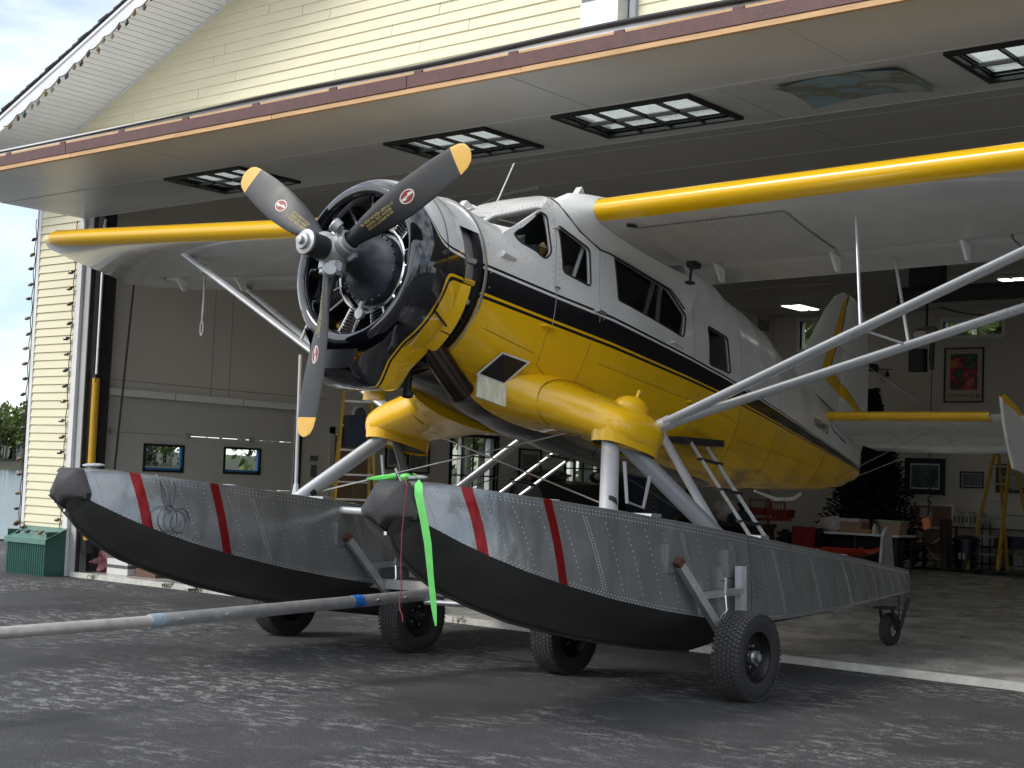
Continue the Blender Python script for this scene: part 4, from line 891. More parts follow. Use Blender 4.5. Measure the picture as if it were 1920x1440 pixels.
for k in range(3):
    a = -1.011 + k * 2 * pi / 3; er, em, fw = blade_frame(a)
    mb = MB(); mb.grid([sec(a, r) for r in rs], True, 0, False); bl = mb.obj('blade', M_blade, prop, HF, sharp=60)
    mb = MB(); mb.grid([sec(a, r) for r in rt_], True, 0, True); mb.obj('blade_tip', M_tip, prop, HF, sharp=60)
    # clamp
    MB().lathe([(.06, .085), (.075, .095), (.13, .095), (.14, .085), (.165, .085), (.17, .066)], axis=er, n=24).obj('blade_clamp', M_cast, prop, HF)
    b_ = beta(.1); cv = em * cos(.35) + fw * sin(.35)
    for sgn in (1, -1):
        MB().obox(er * .115 + cv * .10 * sgn, er * .03, cv * .022, cv.cross(er) * .02).tube([er * .115 + cv * .105 * sgn - er * .045, er * .115 + cv * .105 * sgn + er * .045], .008, 6).obj('clamp_bolt', M_cast, prop, HF)
    cw = er * .155 + em * .10 + fw * .11
    MB().tube([er * .10 + em * .06, cw], .022, 8).lathe([(-.035, .0), (-.035, .048), (.012, .05), (.02, .044), (.02, 0)], o=cw, axis=(em * .75 + fw * .55 - er * .25), n=20).obj('counterweight', M_cast, prop, HF)
    def surf(r, u, off):
        bb = beta(r); cv_ = em * cos(bb) + fw * sin(bb); nv = fw * cos(bb) - em * sin(bb); v = math.sqrt(max(0, 1 - u * u)); return er * r + cv_ * (chord(r) * .5 * u) + nv * (thick(r) * .8 * v * .62 * (1 + .35 * u) * (v ** .15 if v else 0) + off)
    rc = .735
    for rr, off, m_, nm in ((.064, .0015, M_embw, 'emblem_border'), (.055, .0022, M_emb, 'emblem')):
        mb = MB(); c0 = mb.bm.verts.new(surf(rc, 0, off)); ring_ = [mb.bm.verts.new(surf(rc + rr * cos(q), rr * .72 * sin(q) / (chord(rc) * .5), off)) for q in [2 * pi * i / 28 for i in range(28)]]
        for i in range(28): mb.bm.faces.new((c0, ring_[i], ring_[(i + 1) % 28]))
        mb.obj(nm, m_, prop, HF, sharp=None)
    mb = MB()
    for sg in (1, -1):
        mb.face([surf(rc + .006, .03 * sg, .003), surf(rc + .046, .015 * sg, .003), surf(rc + .05, .10 * sg, .003), surf(rc + .014, .14 * sg, .003)]) if sg > 0 else mb.face([surf(rc - .006, .03 * sg, .003), surf(rc - .046, .015 * sg, .003), surf(rc - .05, .10 * sg, .003), surf(rc - .014, .14 * sg, .003)])
    mb.face([surf(rc - .052, -.05, .003), surf(rc + .052, -.02, .003), surf(rc + .052, .05, .003), surf(rc - .052, .02, .003)]); mb.obj('emblem_arrow', M_embw, prop, HF, sharp=None)
    r0 = .47; tx = text_mesh('blade_lettering', ('BLADE MODEL 8301A-12\nSERIAL NO. A33208\nPITCH LO-8.8 HI-30' if k == 1 else 'BLADE MODEL 8301A-12\nSERIAL NO. A33207\nPITCH LO-8.8 HI-30'), .026, M_ltext, prop, HF, spacing=1.05, ext=0)
    bb = beta(r0); flip = -1 if er.cross(em * cos(bb) + fw * sin(bb)).dot(fw * cos(bb) - em * sin(bb)) < 0 else 1
    for v in tx.data.vertices:
        r_v = r0 + v.co.x; v.co = surf(r_v, flip * v.co.y / (chord(r_v) * .5), .0025)
# battery hatch, open
hp = [(1.22, -.455), (1.53, -.47), (1.34, -.665), (1.05, -.645)]
def sidept(s, t, off): return Vector((bx(s, t) + off, s, t))
c4 = [sidept(1.23, -.455, .035), sidept(1.54, -.465, .035), sidept(1.42, -.665, .055), sidept(1.145, -.64, .05)]
def inset(c, k): m_ = sum(c, Vector()) / 4; return [p.lerp(m_, k) for p in c]
mb = MB(); i4 = inset(c4, .14); a4 = [mb.bm.verts.new(p) for p in c4]; b4 = [mb.bm.verts.new(p) for p in i4]; d4 = [mb.bm.verts.new(p + Vector((-.012, 0, 0))) for p in i4]
for i in range(4): j = (i + 1) % 4; mb.bm.faces.new((a4[i], a4[j], b4[j], b4[i])); f = mb.bm.faces.new((b4[i], b4[j], d4[j], d4[i])); f.material_index = 0
hat = mb.obj('battery_hatch_frame', M_white, sp, HF, sharp=20)
mb = MB(); mb.face([p + Vector((.0015, 0, 0)) for p in i4]); mb.obj('battery_bay_shade', M_dark, hat, HF, sharp=None)  # flat dark sheet standing for the shade inside the open bay
e0, e1 = c4[3], c4[2]; dn = Vector((.03, -.02, -.165)); MB().obox((e0 + e1) / 2 + dn * .53 + Vector((.02, 0, 0)), (e1 - e0) * .5, dn * .5, Vector((.006, 0, .001))).obj('hatch_door', mat('stained_white', (.62, .60, .46), .45, var=.28, vscale=9, stretch=(3, 3, .6)), hat, HF)
# wings
AF = [(0, 0), (.012, .028), (.04, .055), (.10, .082), (.2, .098), (.3, .10), (.45, .09), (.6, .07), (.8, .038), (1, .003)]
AL = [(0, 0), (.008, -.022), (.03, -.042), (.08, -.055), (.2, -.060), (.35, -.058), (.5, -.05), (.7, -.034), (.85, -.02), (1, -.003)]
CH = 1.60
def wing_pts(s0, t0, ch, inc=-.115, sc=1.0):
    up = [(x * ch, z * ch * sc) for x, z in AF]; lo = [(x * ch, z * ch * sc) for x, z in AL][::-1][:-1]
    return [(s0 + a, t0 + b_ + inc * a) for a, b_ in up + lo]
def wing_t(x): return .862 + (.018 * x if x > 0 else -.054 * x)
def wing_mat():
    m = bpy.data.materials.new('wing_skin'); m.use_nodes = True; t = m.node_tree; b = t.nodes['Principled BSDF']
    c = N(t, 'ShaderNodeTexCoord'); s = N(t, 'ShaderNodeSeparateXYZ'); t.links.new(c.outputs['Object'], s.inputs[0])
    n = N(t, 'ShaderNodeTexNoise'); n.inputs['Scale'].default_value = 1.6; n.inputs['Detail'].default_value = 6; t.links.new(c.outputs['Object'], n.inputs['Vector'])
    wcol = ramp(t, n.outputs['Fac'], [(0.3, (.47, .47, .46)), (0.7, (.60, .60, .585))], 'LINEAR')
    t.links.new(mixc(t, math_node(t, 'LESS_THAN', s.outputs[1], 2.095), wcol, YEL), b.inputs['Base Color'])
    b.inputs['Roughness'].default_value = .25; b.inputs['Coat Weight'].default_value = .4; b.inputs['Coat Roughness'].default_value = .08
    n2 = N(t, 'ShaderNodeTexNoise'); n2.inputs['Scale'].default_value = 3.5; n2.inputs['Detail'].default_value = 3; t.links.new(c.outputs['Object'], n2.inputs['Vector'])
    bp = N(t, 'ShaderNodeBump'); bp.inputs['Strength'].default_value = .16; bp.inputs['Distance'].default_value = .02; t.links.new(n2.outputs['Fac'], bp.inputs['Height']); t.links.new(bp.outputs[0], b.inputs['Normal'])
    return m
M_wing = wing_mat()
SPL = 1.215                                             # hinge line distance from the leading edge
for sgn in (1, -1):
    rows = []
    for x in [.62, .9, 1.5, 2.4, 3.4, 4.4, 5.4, 6.3, 6.8, 7.05, 7.2, 7.29, 7.335]:
        k = max(0, (x - 6.6) / .735); ch = CH * (1 - .0 * k); s0 = 1.985; thk = math.sqrt(max(.0025, 1 - k ** 2.6)); s1 = 1.985 + .42 * max(0, k) ** 3.2; ch = CH - .42 * max(0, k) ** 3.2 - .10 * max(0, k) ** 3
        pts = wing_pts(s1, wing_t(sgn * x) + .01 * k - .12 * (s1 - s0), ch, sc=thk)
        if x < 6.7: pts = [p for p in pts if p[0] < s0 + SPL] ; 
        rows.append((x, pts))
    mb = MB(); core = [r for r in rows if r[0] < 6.7]
    R2 = [[(sgn * x, p[0], p[1]) for p in pts] for x, pts in core]; mb.grid(R2, True, 0, True)
    wing = mb.obj('wing', M_wing, sp, HF, sharp=55)
    mb = MB(); mb.grid([[(sgn * x, p[0], p[1]) for p in wing_pts(1.985, wing_t(sgn * x), CH)] if x < 6.7 else [(sgn * x, p[0], p[1]) for p in pts] for x, pts in [r for r in rows if r[0] >= 6.3]], True, 0, True); mb.obj('wing_tip', M_wing, wing, HF, sharp=70)
    for nm, xa, xb, dr_ in (('flap', .80, 3.55, -.045), ('aileron', 3.57, 6.28, -.02)):
        mb = MB(); R2 = []
        for i in range(7):
            x = xa + (xb - xa) * i / 6; t0 = wing_t(sgn * x) - .115 * SPL; s0 = 1.985 + SPL + .012
            up = [(0, .045), (.03, .058), (.12, .046), (.25, .026), (.385, .006), (.385, -.004), (.2, -.022), (.08, -.034), (.02, -.034), (0, -.02)]
            R2.append([(sgn * x, s0 + a, t0 + b_ - (.115 - dr_ * 2.2) * a) for a, b_ in up])
        mb.grid(R2, True, 0, True); fl = mb.obj(nm, M_wing, wing, HF, sharp=40)
        for q in (.12, .5, .88):
            x = xa + (xb - xa) * q; t0 = wing_t(sgn * x) - .115 * SPL; MB().prism([(3.12, t0 - .05), (3.24, t0 - .17), (3.29, t0 - .17), (3.27, t0 - .05)], 0, sgn * x - .012, sgn * x + .012).obj('hinge_arm', M_white, fl, HF)
    # corrugated tank door on the lower skin
    mb = MB(); nc = 32; rows = []
    for i in range(nc * 2 + 1):
        x = .92 + (2.25 - .92) * i / (nc * 2); o_ = .0032 * (1 if i % 2 else -1); t0 = wing_t(sgn * x)
        rows.append([(sgn * x, 1.985 + q * CH, t0 + CH * zz - .115 * q * CH - .010 + o_) for q, zz in ((.16, -.0595), (.3, -.0585), (.45, -.053), (.6, -.0425), (.70, -.034))])
    mb.grid(rows); mb.obj('corrugated_panel', mat('underwing_white', (.50, .495, .48), .4, var=.06), wing, HF, sharp=20)
    t0 = wing_t(sgn * .9); MB().lathe([(0, .045), (.003, .045), (.003, .0)], o=(sgn * .93, 2.20, t0 - .115 * .21 - .095), axis=(0, 0, -1), n=20).obj('fuel_drain', M_mblk, wing, HF)
    MB().tube([(sgn * .98, 3.02, wing_t(sgn) - .19), (sgn * .98, 3.02, wing_t(sgn) - .37)], .012, 8).box(sgn * .98 - .04, sgn * .98 + .04, 3.0, 3.1, wing_t(sgn) - .235, wing_t(sgn) - .18).box(sgn * .98 - .03, sgn * .98 + .03, 2.99, 3.05, wing_t(sgn) - .38, wing_t(sgn) - .36).obj('fuel_sampler', M_mblk, wing, HF)
    # fairing between cabin and wing: seam on the cabin side lofted to the wing root section
    A_ = [(3.66, .42), (3.50, .49), (3.34, .555), (2.9, .59), (2.42, .625), (2.30, .62), (2.17, .655), (2.05, .70), (1.98, .75), (1.93, .80), (1.89, .86), (1.87, .92), (1.90, .975), (2.05, 1.02), (2.4, 1.055), (2.9, 1.03), (3.66, .93)]
    up_w = [(1.985 + x * CH, wing_t(.7 * sgn) + z * CH - .115 * x * CH) for x, z in AF]; lo_w = [(1.985 + x * CH, wing_t(.7 * sgn) + z * CH - .115 * x * CH) for x, z in AL]
    B_ = [lo_w[9], (lo_w[8][0] + .1, lo_w[8][1] - .01), lo_w[8], lo_w[7], lo_w[6], lo_w[5], lo_w[4], lo_w[3], lo_w[2], lo_w[1], up_w[0], up_w[1], up_w[2], up_w[3], up_w[5], up_w[7], up_w[9]]
    B_ = [(a, b_ + (.004 if i > 9 else -.004)) for i, (a, b_) in enumerate(B_)]
    rows = []
    for k in range(8):
        q = k / 7; row = []
        for i, ((sa, ta), (sb, tb)) in enumerate(zip(A_, B_)):
            xa = (cab_x(sa, ta) if i < 12 else [.50, .45, .42, .42, .40][i - 12]) - .004; xb = .70; c_ = q * q * (3 - 2 * q); e = q ** 1.6
            row.append((sgn * (xa + (xb - xa) * q), sa + (sb - sa) * e, ta + (tb - ta) * e))
        rows.append(row)
    mb = MB(); mb.grid(rows); mb.obj('wing_fairing', M_white, sp, HF, sharp=75)
    pl = [(1.86, .93), (1.93, .80), (2.05, .70), (2.30, .62), (2.42, .625), (3.34, .555), (3.62, .42)]; P = []
    for (a, b_) in zip(pl, pl[1:]):
        for q in range(6): s, t_ = a[0] + (b_[0] - a[0]) * q / 6, a[1] + (b_[1] - a[1]) * q / 6; P.append((sgn * (cab_x(s, t_) + .004), s, t_))
    MB().tube(P, .007, 6).obj('fairing_seal', M_rub, sp, HF)
    # gear leg fairing (stub)
    rows = []
    for x, s0, hc, tc_, ht, ee in ((.28, 2.02, .86, -.62, .27, 2.1), (.44, 2.02, .70, -.655, .235, 2.2), (.56, 2.04, .52, -.69, .21, 2.3), (.68, 2.06, .425, -.725, .19, 2.4), (.80, 2.07, .385, -.76, .178, 2.5), (.95, 2.07, .355, -.80, .170, 2.6), (1.08, 2.075, .34, -.835, .165, 2.7), (1.18, 2.08, .335, -.868, .16, 2.7), (1.27, 2.09, .315, -.888, .145, 2.6), (1.33, 2.10, .25, -.893, .11, 2.3), (1.355, 2.11, .12, -.893, .05, 2)):
        rows.append([(sgn * x, s0 + hc * spow(cos(2 * pi * k / 36), 2 / ee) * (1.25 if cos(2 * pi * k / 36) > 0 and x < .9 else 1), tc_ + ht * spow(sin(2 * pi * k / 36), 2 / ee)) for k in range(36)])
    mb = MB(); mb.grid(rows, True, 0, True); pod = mb.obj('gear_leg_fairing', M_yel, sp, HF, sharp=60)
    # skirt around the strut socket
    rows = []
    for t_, hx, hs in ((-.86, .185, .33), (-.96, .175, .325), (-1.04, .165, .32)):
        rows.append([(sgn * (1.165 + hx * spow(cos(a), .75)), 2.08 + hs * spow(sin(a), .75), t_ + .03 * sin(a) * (0 if t_ > -.9 else -1)) for a in [2 * pi * k / 28 for k in range(28)]])
    mb = MB(); mb.grid(rows, True); mb.mi = 1; mb.face([(p[0], p[1], p[2] + .02) for p in rows[-1]]); mb.obj('socket_skirt', [M_yel, M_mblk], pod, HF, sharp=60)
    MB().ball((sgn * 1.13, 2.16, -.71), .145, 20, 10, sc=(.85, 1.2, .72)).obj('fairing_blister', M_yel, pod, HF)
    MB().tube([(sgn * 1.13, 2.22, -.62), (sgn * 1.13, 2.25, -.555), (sgn * 1.11, 2.33, -.555)], .014, 8).obj('tie_down_hook', M_yel, pod, HF)
    pc = Vector((sgn * .74, 1.685, -.735)); MB().lathe([(0, .038), (.012, .036), (.014, .022), (.004, .020), (.004, 0)], o=pc, axis=(sgn * .25, -.9, .1), n=18).obj('inspection_port', M_yel, pod, HF); MB().lathe([(.006, .021), (.006, 0)], o=pc + Vector((sgn * .003, -.004, 0)), axis=(sgn * .25, -.9, .1), n=14).obj('port_hole_shade', M_mblk, pod, HF)  # the hole is a flat black disc standing for its inner shade
    q0 = []
    for d in range(-60, 150, 5):
        c_, sn_ = cos(radians(180 - d)), sin(radians(180 - d)); q0.append((sgn * (.66 + .02 * sn_), 2.057 + .437 * spow(c_, 2 / 2.4), -.72 + .197 * spow(sn_, 2 / 2.4)))
    MB().tube(q0, .0045, 5).obj('fairing_seam', M_yseam, pod, HF)
    # wing struts
    B0 = H(sgn * 1.22, 2.30, -.845); TF = H(sgn * 4.92, 2.42, wing_t(sgn * 4.92) - .14); TR = H(sgn * 5.18, 3.42, wing_t(sgn * 5.18) - .215)
    if sgn < 0: TF = H(-4.92, 2.42, 1.005); TR = H(-5.2, 3.5, .945)
    ex_ = HF.to_3x3() @ Vector((0, 1, 0))
    for Tp, nm in ((TF, 'lift_strut'), (TR, 'lift_strut')):
        d = (Tp - B0).normalized(); st = MB().etube(B0 + d * .16, Tp, .058, .030, ex_).obj(nm, M_strut, sp)
        MB().tube([B0, B0 + d * .1, B0 + d * .2], [.05, .046, .045], 12).obj('strut_end', M_strut, st)
        c_ = MB(); rows = []
        for q in range(6): k = q / 5; rr = .10 * math.sqrt(1 - k * .85); rows.append([Tp - d * (.16 * k) + Vector((0, 0, .02)) + (ex_ * cos(a) * rr * 1.5 + Vector((1, 0, 0)) * sin(a) * rr * .8) * (1 - .55 * k) for a in [2 * pi * j / 16 for j in range(16)]])
        c_.grid(rows, True); c_.obj('strut_cuff', M_white, st)
    F = lambda k: B0.lerp(TF, k); Rr = lambda k: B0.lerp(TR, k)
    kf = .445; jf, jr = F(kf), Rr(kf + .01); tf = H(sgn * 2.69, 2.49, wing_t(sgn * 2.69) - .125); tr_ = H(sgn * 2.58, 3.4, wing_t(sgn * 2.6) - .20)
    for p, q in ((jf, tf), (jr, tr_)): MB().etube(p, q, .016, .011, ex_).obj('jury_strut', M_strut, sp)
    MB().tube([jf, jr], .010, 8).obj('jury_brace', M_strut, sp)
# tail
def surf_loft(name, secs, m_, parent, sharp=60):
    mb = MB(); mb.grid(secs, True, 0, True); return mb.obj(name, m_, parent, HF, sharp=sharp)
def vsec(t, s0, s1, th): 
    c = s1 - s0; return [(th * c * z, s0 + c * x, t) for x, z in [(0, 0), (.03, .35), (.12, .8), (.3, 1), (.6, .7), (1, .08), (1, -.08), (.6, -.7), (.3, -1), (.12, -.8), (.03, -.35)]]
def tail_mat():
    m = bpy.data.materials.new('fin_livery'); m.use_nodes = True; t = m.node_tree; b = t.nodes['Principled BSDF']
    c = N(t, 'ShaderNodeTexCoord'); s = N(t, 'ShaderNodeSeparateXYZ'); t.links.new(c.outputs['Object'], s.inputs[0]); X, S, T = s.outputs
    # yellow flash with a black trailing line: leading / trailing edge as curves of the height
    def curve(pts):
        n = N(t, 'ShaderNodeFloatCurve'); cv = n.mapping.curves[0]; P = [((T_ - .3) / 1.4, (S_ - 6.9) / 1.5) for T_, S_ in pts]
        while len(cv.points) < len(P): cv.points.new(.5, .5)
        for q, p in zip(cv.points, P): q.location = p; q.handle_type = 'VECTOR'
        n.mapping.update(); t.links.new(math_node(t, 'DIVIDE', math_node(t, 'SUBTRACT', T, .3), 1.4), n.inputs['Value']); return math_node(t, 'MULTIPLY_ADD', n.outputs[0], 1.5, 6.9)
    fr = curve([(.3, 8.33), (.42, 7.98), (.58, 7.34), (.68, 7.18), (.97, 7.31), (1.14, 7.42), (1.46, 7.55), (1.62, 7.68), (1.7, 7.75)]); bk = curve([(.3, 8.36), (.42, 8.20), (.74, 7.42), (.80, 7.40), (1.02, 7.50), (1.10, 7.62), (1.2, 7.60), (1.4, 7.64), (1.62, 7.70), (1.7, 7.76)])
    a1 = math_node(t, 'GREATER_THAN', S, fr); a2 = math_node(t, 'LESS_THAN', S, bk); a3 = math_node(t, 'LESS_THAN', S, math_node(t, 'ADD', bk, .022))
    col = mixc(t, math_node(t, 'MULTIPLY', a1, a3), WHITE, BLK); col = mixc(t, math_node(t, 'MULTIPLY', a1, a2), col, YEL)
    t.links.new(col, b.inputs['Base Color']); b.inputs['Roughness'].default_value = .3; b.inputs['Coat Weight'].default_value = .3
    return m
M_fin = tail_mat()
surf_loft('fin', [vsec(t, interp(t, [.25, .67, 1.0, 1.35, 1.55, 1.64], [6.30, 6.72, 6.93, 7.18, 7.38, 7.56]), 7.68, .035) for t in (.25, .5, .67, .85, 1.0, 1.2, 1.35, 1.47, 1.55, 1.61, 1.64)], M_fin, sp)
surf_loft('rudder', [vsec(t, 7.69, interp(t, [-.38, -.2, .1, .5, 1.0, 1.4, 1.58, 1.64], [7.95, 8.22, 8.37, 8.39, 8.33, 8.22, 8.05, 7.80]), .04) for t in (-.38, -.2, 0, .2, .5, .8, 1.0, 1.2, 1.4, 1.5, 1.58, 1.64)], M_fin, sp)
MB().tube([(.10, 6.5, .42), (.13, 6.9, .36), (.18, 7.3, .22)], .007, 6).tube([(.12, 6.6, .34), (.2, 6.95, .18), (.2, 7.25, .02), (.16, 7.6, -.04)], .007, 6).obj('tail_seal', M_rub, sp, HF)
M_stab = mat('stabiliser_white', (.66, .66, .64), .3, var=.06)
for sgn in (1, -1):
    def hs(x, s0, s1, th, t0): c = s1 - s0; return [(sgn * x, s0 + c * a, t0 + th * z - .13 * c * a) for a, z in [(0, 0), (.03, .4), (.12, .8), (.3, 1), (.7, .8), (1, .5), (1, -.5), (.7, -.8), (.3, -1), (.12, -.8), (.03, -.4)]]
    st = surf_loft('stabiliser', [hs(x, 7.05 + max(0, x - 1.8) ** 2 * .4, 7.66, .045, .165) for x in (.08, .6, 1.2, 1.8, 2.1, 2.3)], M_stab, sp)
    mb = MB(); mb.grid([[(sgn * x, 7.05 + .05 * a, .165 + z) for a, z in ((2.2, .047), (1.0, .044), (.2, .03), (-.1, .0), (.2, -.03), (1.0, -.046), (2.2, -.052))] for x in (.12, 1.0, 1.95)]); mb.obj('stabiliser_leading_edge', M_yel, st, HF, sharp=60)
    surf_loft('elevator', [[(sgn * x, 7.69 + c_ * a, .09 + .03 * z * (1 - a) - .30 * c_ * a) for a, z in ((0, 1), (.5, 1), (1, .2), (1, -.2), (.5, -1), (0, -1))] for x, c_ in ((.12, .25), (.3, .44), (1.0, .46), (1.9, .44), (2.2, .34), (2.34, .1))], M_stab, st)
    mb = MB(); zf = [(.14, 6.72, .18), (-.02, 6.85, .17), (-.12, 7.2, .02), (-.12, 7.62, -.04)]
    poly = [(6.62, .26), (6.70, .29), (6.97, .24), (7.3, .14), (7.62, .05), (7.66, -.16), (7.35, -.36), (7.05, -.36), (6.87, -.16), (6.74, .02)]
    mb.prism(poly, 0, sgn * 2.22 - .014, sgn * 2.22 + .014); ff = mb.obj('finlet', M_stab, st, HF)
    MB().prism([(6.605, .262), (6.69, .30), (6.97, .25), (7.3, .15), (7.3, .10), (6.97, .19), (6.73, .21)], 0, sgn * 2.22 - .016, sgn * 2.22 + .016).obj('finlet_edge', M_yel, ff, HF)
    for a, b_ in (((sgn * 1.35, 7.35, .12), (sgn * .12, 7.5, -.45)), ((sgn * 1.5, 7.6, .08), (sgn * .1, 7.6, -.5)), ((sgn * 1.35, 7.35, .18), (sgn * .02, 7.5, 1.02))): MB().tube([a, b_], .004, 5).obj('tail_wire', M_wire, sp, HF)
MB().tube([(0.0, 6.05, -.80), (0.05, 6.4, -.83), (.05, 6.75, -.78), (.02, 6.95, -.70)], [.012, .02, .02, .02], 8).obj('tail_bumper', M_white, sp, HF)
# ------------------------------------------------------------------ floats
FS = [  # y, deck z, deck half, chine z, chine half, keel z
    (6.09, 1.375, .12, 1.192, .212, 1.085), (6.13, 1.386, .15, 1.165, .245, 1.02), (6.20, 1.39, .20, 1.13, .285, .955), (6.35, 1.388, .265, 1.065, .335, .86), (6.55, 1.372, .325, .99, .39, .76), (6.85, 1.345, .385, .895, .45, .66), (7.25, 1.312, .43, .795, .49, .545), (7.7, 1.272, .455, .70, .515, .45), (8.2, 1.225, .47, .615, .53, .365), (8.8, 1.165, .475, .535, .53, .285), (9.37, 1.105, .47, .485, .525, .225)]
FA = [(9.38, 1.104, .47, .482, .523, .335), (10.0, 1.04, .45, .48, .50, .365), (10.8, .96, .405, .50, .45, .41), (11.6, .88, .34, .53, .37, .465), (12.3, .805, .27, .555, .285, .51), (12.66, .767, .235, .568, .245, .53)]
def fsec(r, sgn_pts):
    y, dz, dw, cz, cw, kz = r; P = [(0, y, dz + .012), (dw * .55, y, dz + .010), (dw - .015, y, dz), (dw + .004, y, dz - .004), (dw + .006, y, dz - .03)]
    for q in (.25, .5, .75): P.append((dw + .006 + (cw - dw - .006) * q + .012 * sin(pi * q), y, dz - .03 + (cz - dz + .03) * q))
    P.append((cw, y, cz)); B = []
    for q in (.18, .4, .65, .85): B.append((cw * (1 - q), y, cz + (kz - cz) * (q ** .85 * .97 + .03 * q) + .0 - .012 * sin(pi * q)))
    B.append((0, y, kz)); return P, B
def bow_shift(y): return lin(y, [6.0, 6.2, 6.35, 6.55, 6.85, 7.1], [.062, .048, .034, .02, .006, 0])
def make_float(cx):
    sgn_side = 'port' if cx > X0 else 'starboard'
    base = Matrix.Translation((cx, 0, 0))
    root_mb = MB()
    for grp in (FS, FA):
        secs = []
        for r in grp:
            P, B = fsec(r, 1); Lf = [(-x, y, z) for x, y, z in P[1:]][::-1]; secs.append((Lf + P, [(-x, y, z) for x, y, z in [P[-1]] + B[:-1]] + [B[-1]] + ([P[-1]] + B[:-1])[::-1]))
        secs = [tuple([(x + bow_shift(y), y, z) for x, y, z in q] for q in s_) for s_ in secs]
        root_mb.grid([s_[0] for s_ in secs], False, 0); root_mb.grid([s_[1] for s_ in secs], False, 1)
        for r_, idx in ((grp[0], 0), (grp[-1], -1)):
            P, B = fsec(r_, 1); poly = [(x + bow_shift(y), y, z) for x, y, z in [(-x, y, z) for x, y, z in (P[1:] + B[:-1])][::-1] + P + B]
            root_mb.face(poly, 1 if idx == 0 else 0)
    fl = root_mb.obj('float', [M_fside, M_fbot], sp, base, sharp=42)
    # keel strip, chine strips
    MB().tube([(bow_shift(r[0]), r[0], r[5] - .004) for r in FS], .012, 6).obj('keel_strip', M_fbot, fl, base)
    # bow bumper
    rows = []
    for y, hb, zb, ht, zt in ((5.992, .05, 1.205, .03, 1.27), (5.998, .085, 1.195, .05, 1.31), (6.015, .13, 1.183, .07, 1.35), (6.04, .18, 1.174, .09, 1.378), (6.07, .225, 1.168, .112, 1.395), (6.105, .232, 1.165, .128, 1.402)):
        zm = zb + (zt - zb) * .28; e = (zt - zb) * .09; rows.append([(x + .06, y, z) for x, z in [(-hb * .7, zb), (-hb * .96, zb + e), (-hb, zm), (-ht - .6 * e, zt - 1.4 * e), (-ht, zt - .5 * e), (-ht + e, zt), (ht - e, zt), (ht, zt - .5 * e), (ht + .6 * e, zt - 1.4 * e), (hb, zm), (hb * .96, zb + e), (hb * .7, zb), (0, zb - .045)]])
    mb = MB(); mb.grid(rows, True, 0, True); mb.obj('bow_bumper', M_rub, fl, base, sharp=30)
    # scalloped bottom plate lips around the bumper
    for s_ in (1, -1):
        arc = [(.062 + s_ * dx, y, z) for dx, y, z in ((0, 6.065, 1.105), (.045, 6.025, 1.145), (.10, 6.005, 1.180), (.15, 6.01, 1.200), (.19, 6.035, 1.207), (.215, 6.078, 1.20))]
        P_, B_ = fsec(FS[0], 1); low = [(s_ * x * 1.02 + bow_shift(y), y + .004, z - .003) for x, y, z in ([P_[-1]] + B_)][::-1]
        inn = [(x - (x - .062) * .06, y + .02, z - .012) for x, y, z in arc]
        mb = MB(); mb.grid([low, [tuple(Vector(p).lerp(Vector(q), .5)) for p, q in zip(low, arc)], arc]); mb.grid([arc, inn, [(x * .9, y + .06, z - .02) for x, y, z in inn]]); mb.obj('bow_plate', M_fbot, fl, base, sharp=50)
    MB().box(.052, .074, 6.045, 6.07, 1.092, 1.112).obj('keel_cap', M_chrome, fl, base)
    # mushroom cleat
    MB().lathe([(0, .03), (.012, .024), (.018, .05), (.026, .078), (.034, .078), (.042, .05), (.045, 0)], o=(.06, 6.27, 1.395), axis=(0, -.05, 1), n=22).obj('mooring_cleat', M_strut, fl, base)
    # rivet rows on the side facing the camera
    mb = MB(); prof_ = FS + FA
    def side(y, q, s_=1):
        rr = list(zip(*prof_)); dz, dw, cz, cw = (lin(y, rr[0], rr[i]) for i in (1, 2, 3, 4)); x = dw + .006 + (cw - dw - .006) * q + .012 * sin(pi * q) + bow_shift(y); return Vector((s_ * x, y, dz - .03 + (cz - dz + .03) * q))
    def rivet(p, r=.0058, s_=1):
        q_ = p.y + .2 * p.z
        if abs(q_ - 6.711) < .045 or abs(q_ - 7.34) < .042: return
        v0 = mb.bm.verts.new(p + Vector((s_ * .0035, 0, 0))); rg = [mb.bm.verts.new(p + Vector((-s_ * .001, r * cos(a), r * sin(a)))) for a in (.4, 1.65, 2.9, 4.2, 5.4)]
        for i in range(5): mb.bm.faces.new((v0, rg[i], rg[(i + 1) % 5]))
    y = 6.17; i = 0
    while y < 12.6:
        for q in (.0, .045): rivet(side(y, q))
        rivet(side(y + .012, .955)); rivet(side(y + .025, .99)); y += .034
    for i in range(30):
        y0 = 6.32 + i * .212; dbl = i in (5, 10, 13, 16, 19, 22); nq = 30 if dbl else 13
        for k in range(1, nq):
            q = .06 + .88 * k / nq; yy = y0 + q * .20
            if yy < 12.6:
                rivet(side(yy, q))
                if dbl: rivet(side(yy + .03, q + .01))
    for k in range(14): rivet(side(6.16 + .002 * k, .05 + k * .065))
    mb.obj('rivets', mat('rivet_silver', (.50, .51, .52), .3, .5), fl, base, kind='stuff', sharp=None)
    for yy in (7.4, 8.7, 9.0, 10.9, 11.4): MB().lathe([(0, .05), (.012, .05), (.014, 0)], o=(.2, yy, lin(yy, [r[0] for r in prof_], [r[1] for r in prof_]) + .008), axis=(0, 0, 1), n=14).obj('pump_cap', M_strut, fl, base)
    for yy in (8.2, 9.65): MB().box(.30, .46, yy - .06, yy + .06, lin(yy, [r[0] for r in prof_], [r[1] for r in prof_]) - .002, lin(yy, [r[0] for r in prof_], [r[1] for r in prof_]) + .02).obj('deck_fitting', M_alu, fl, base)
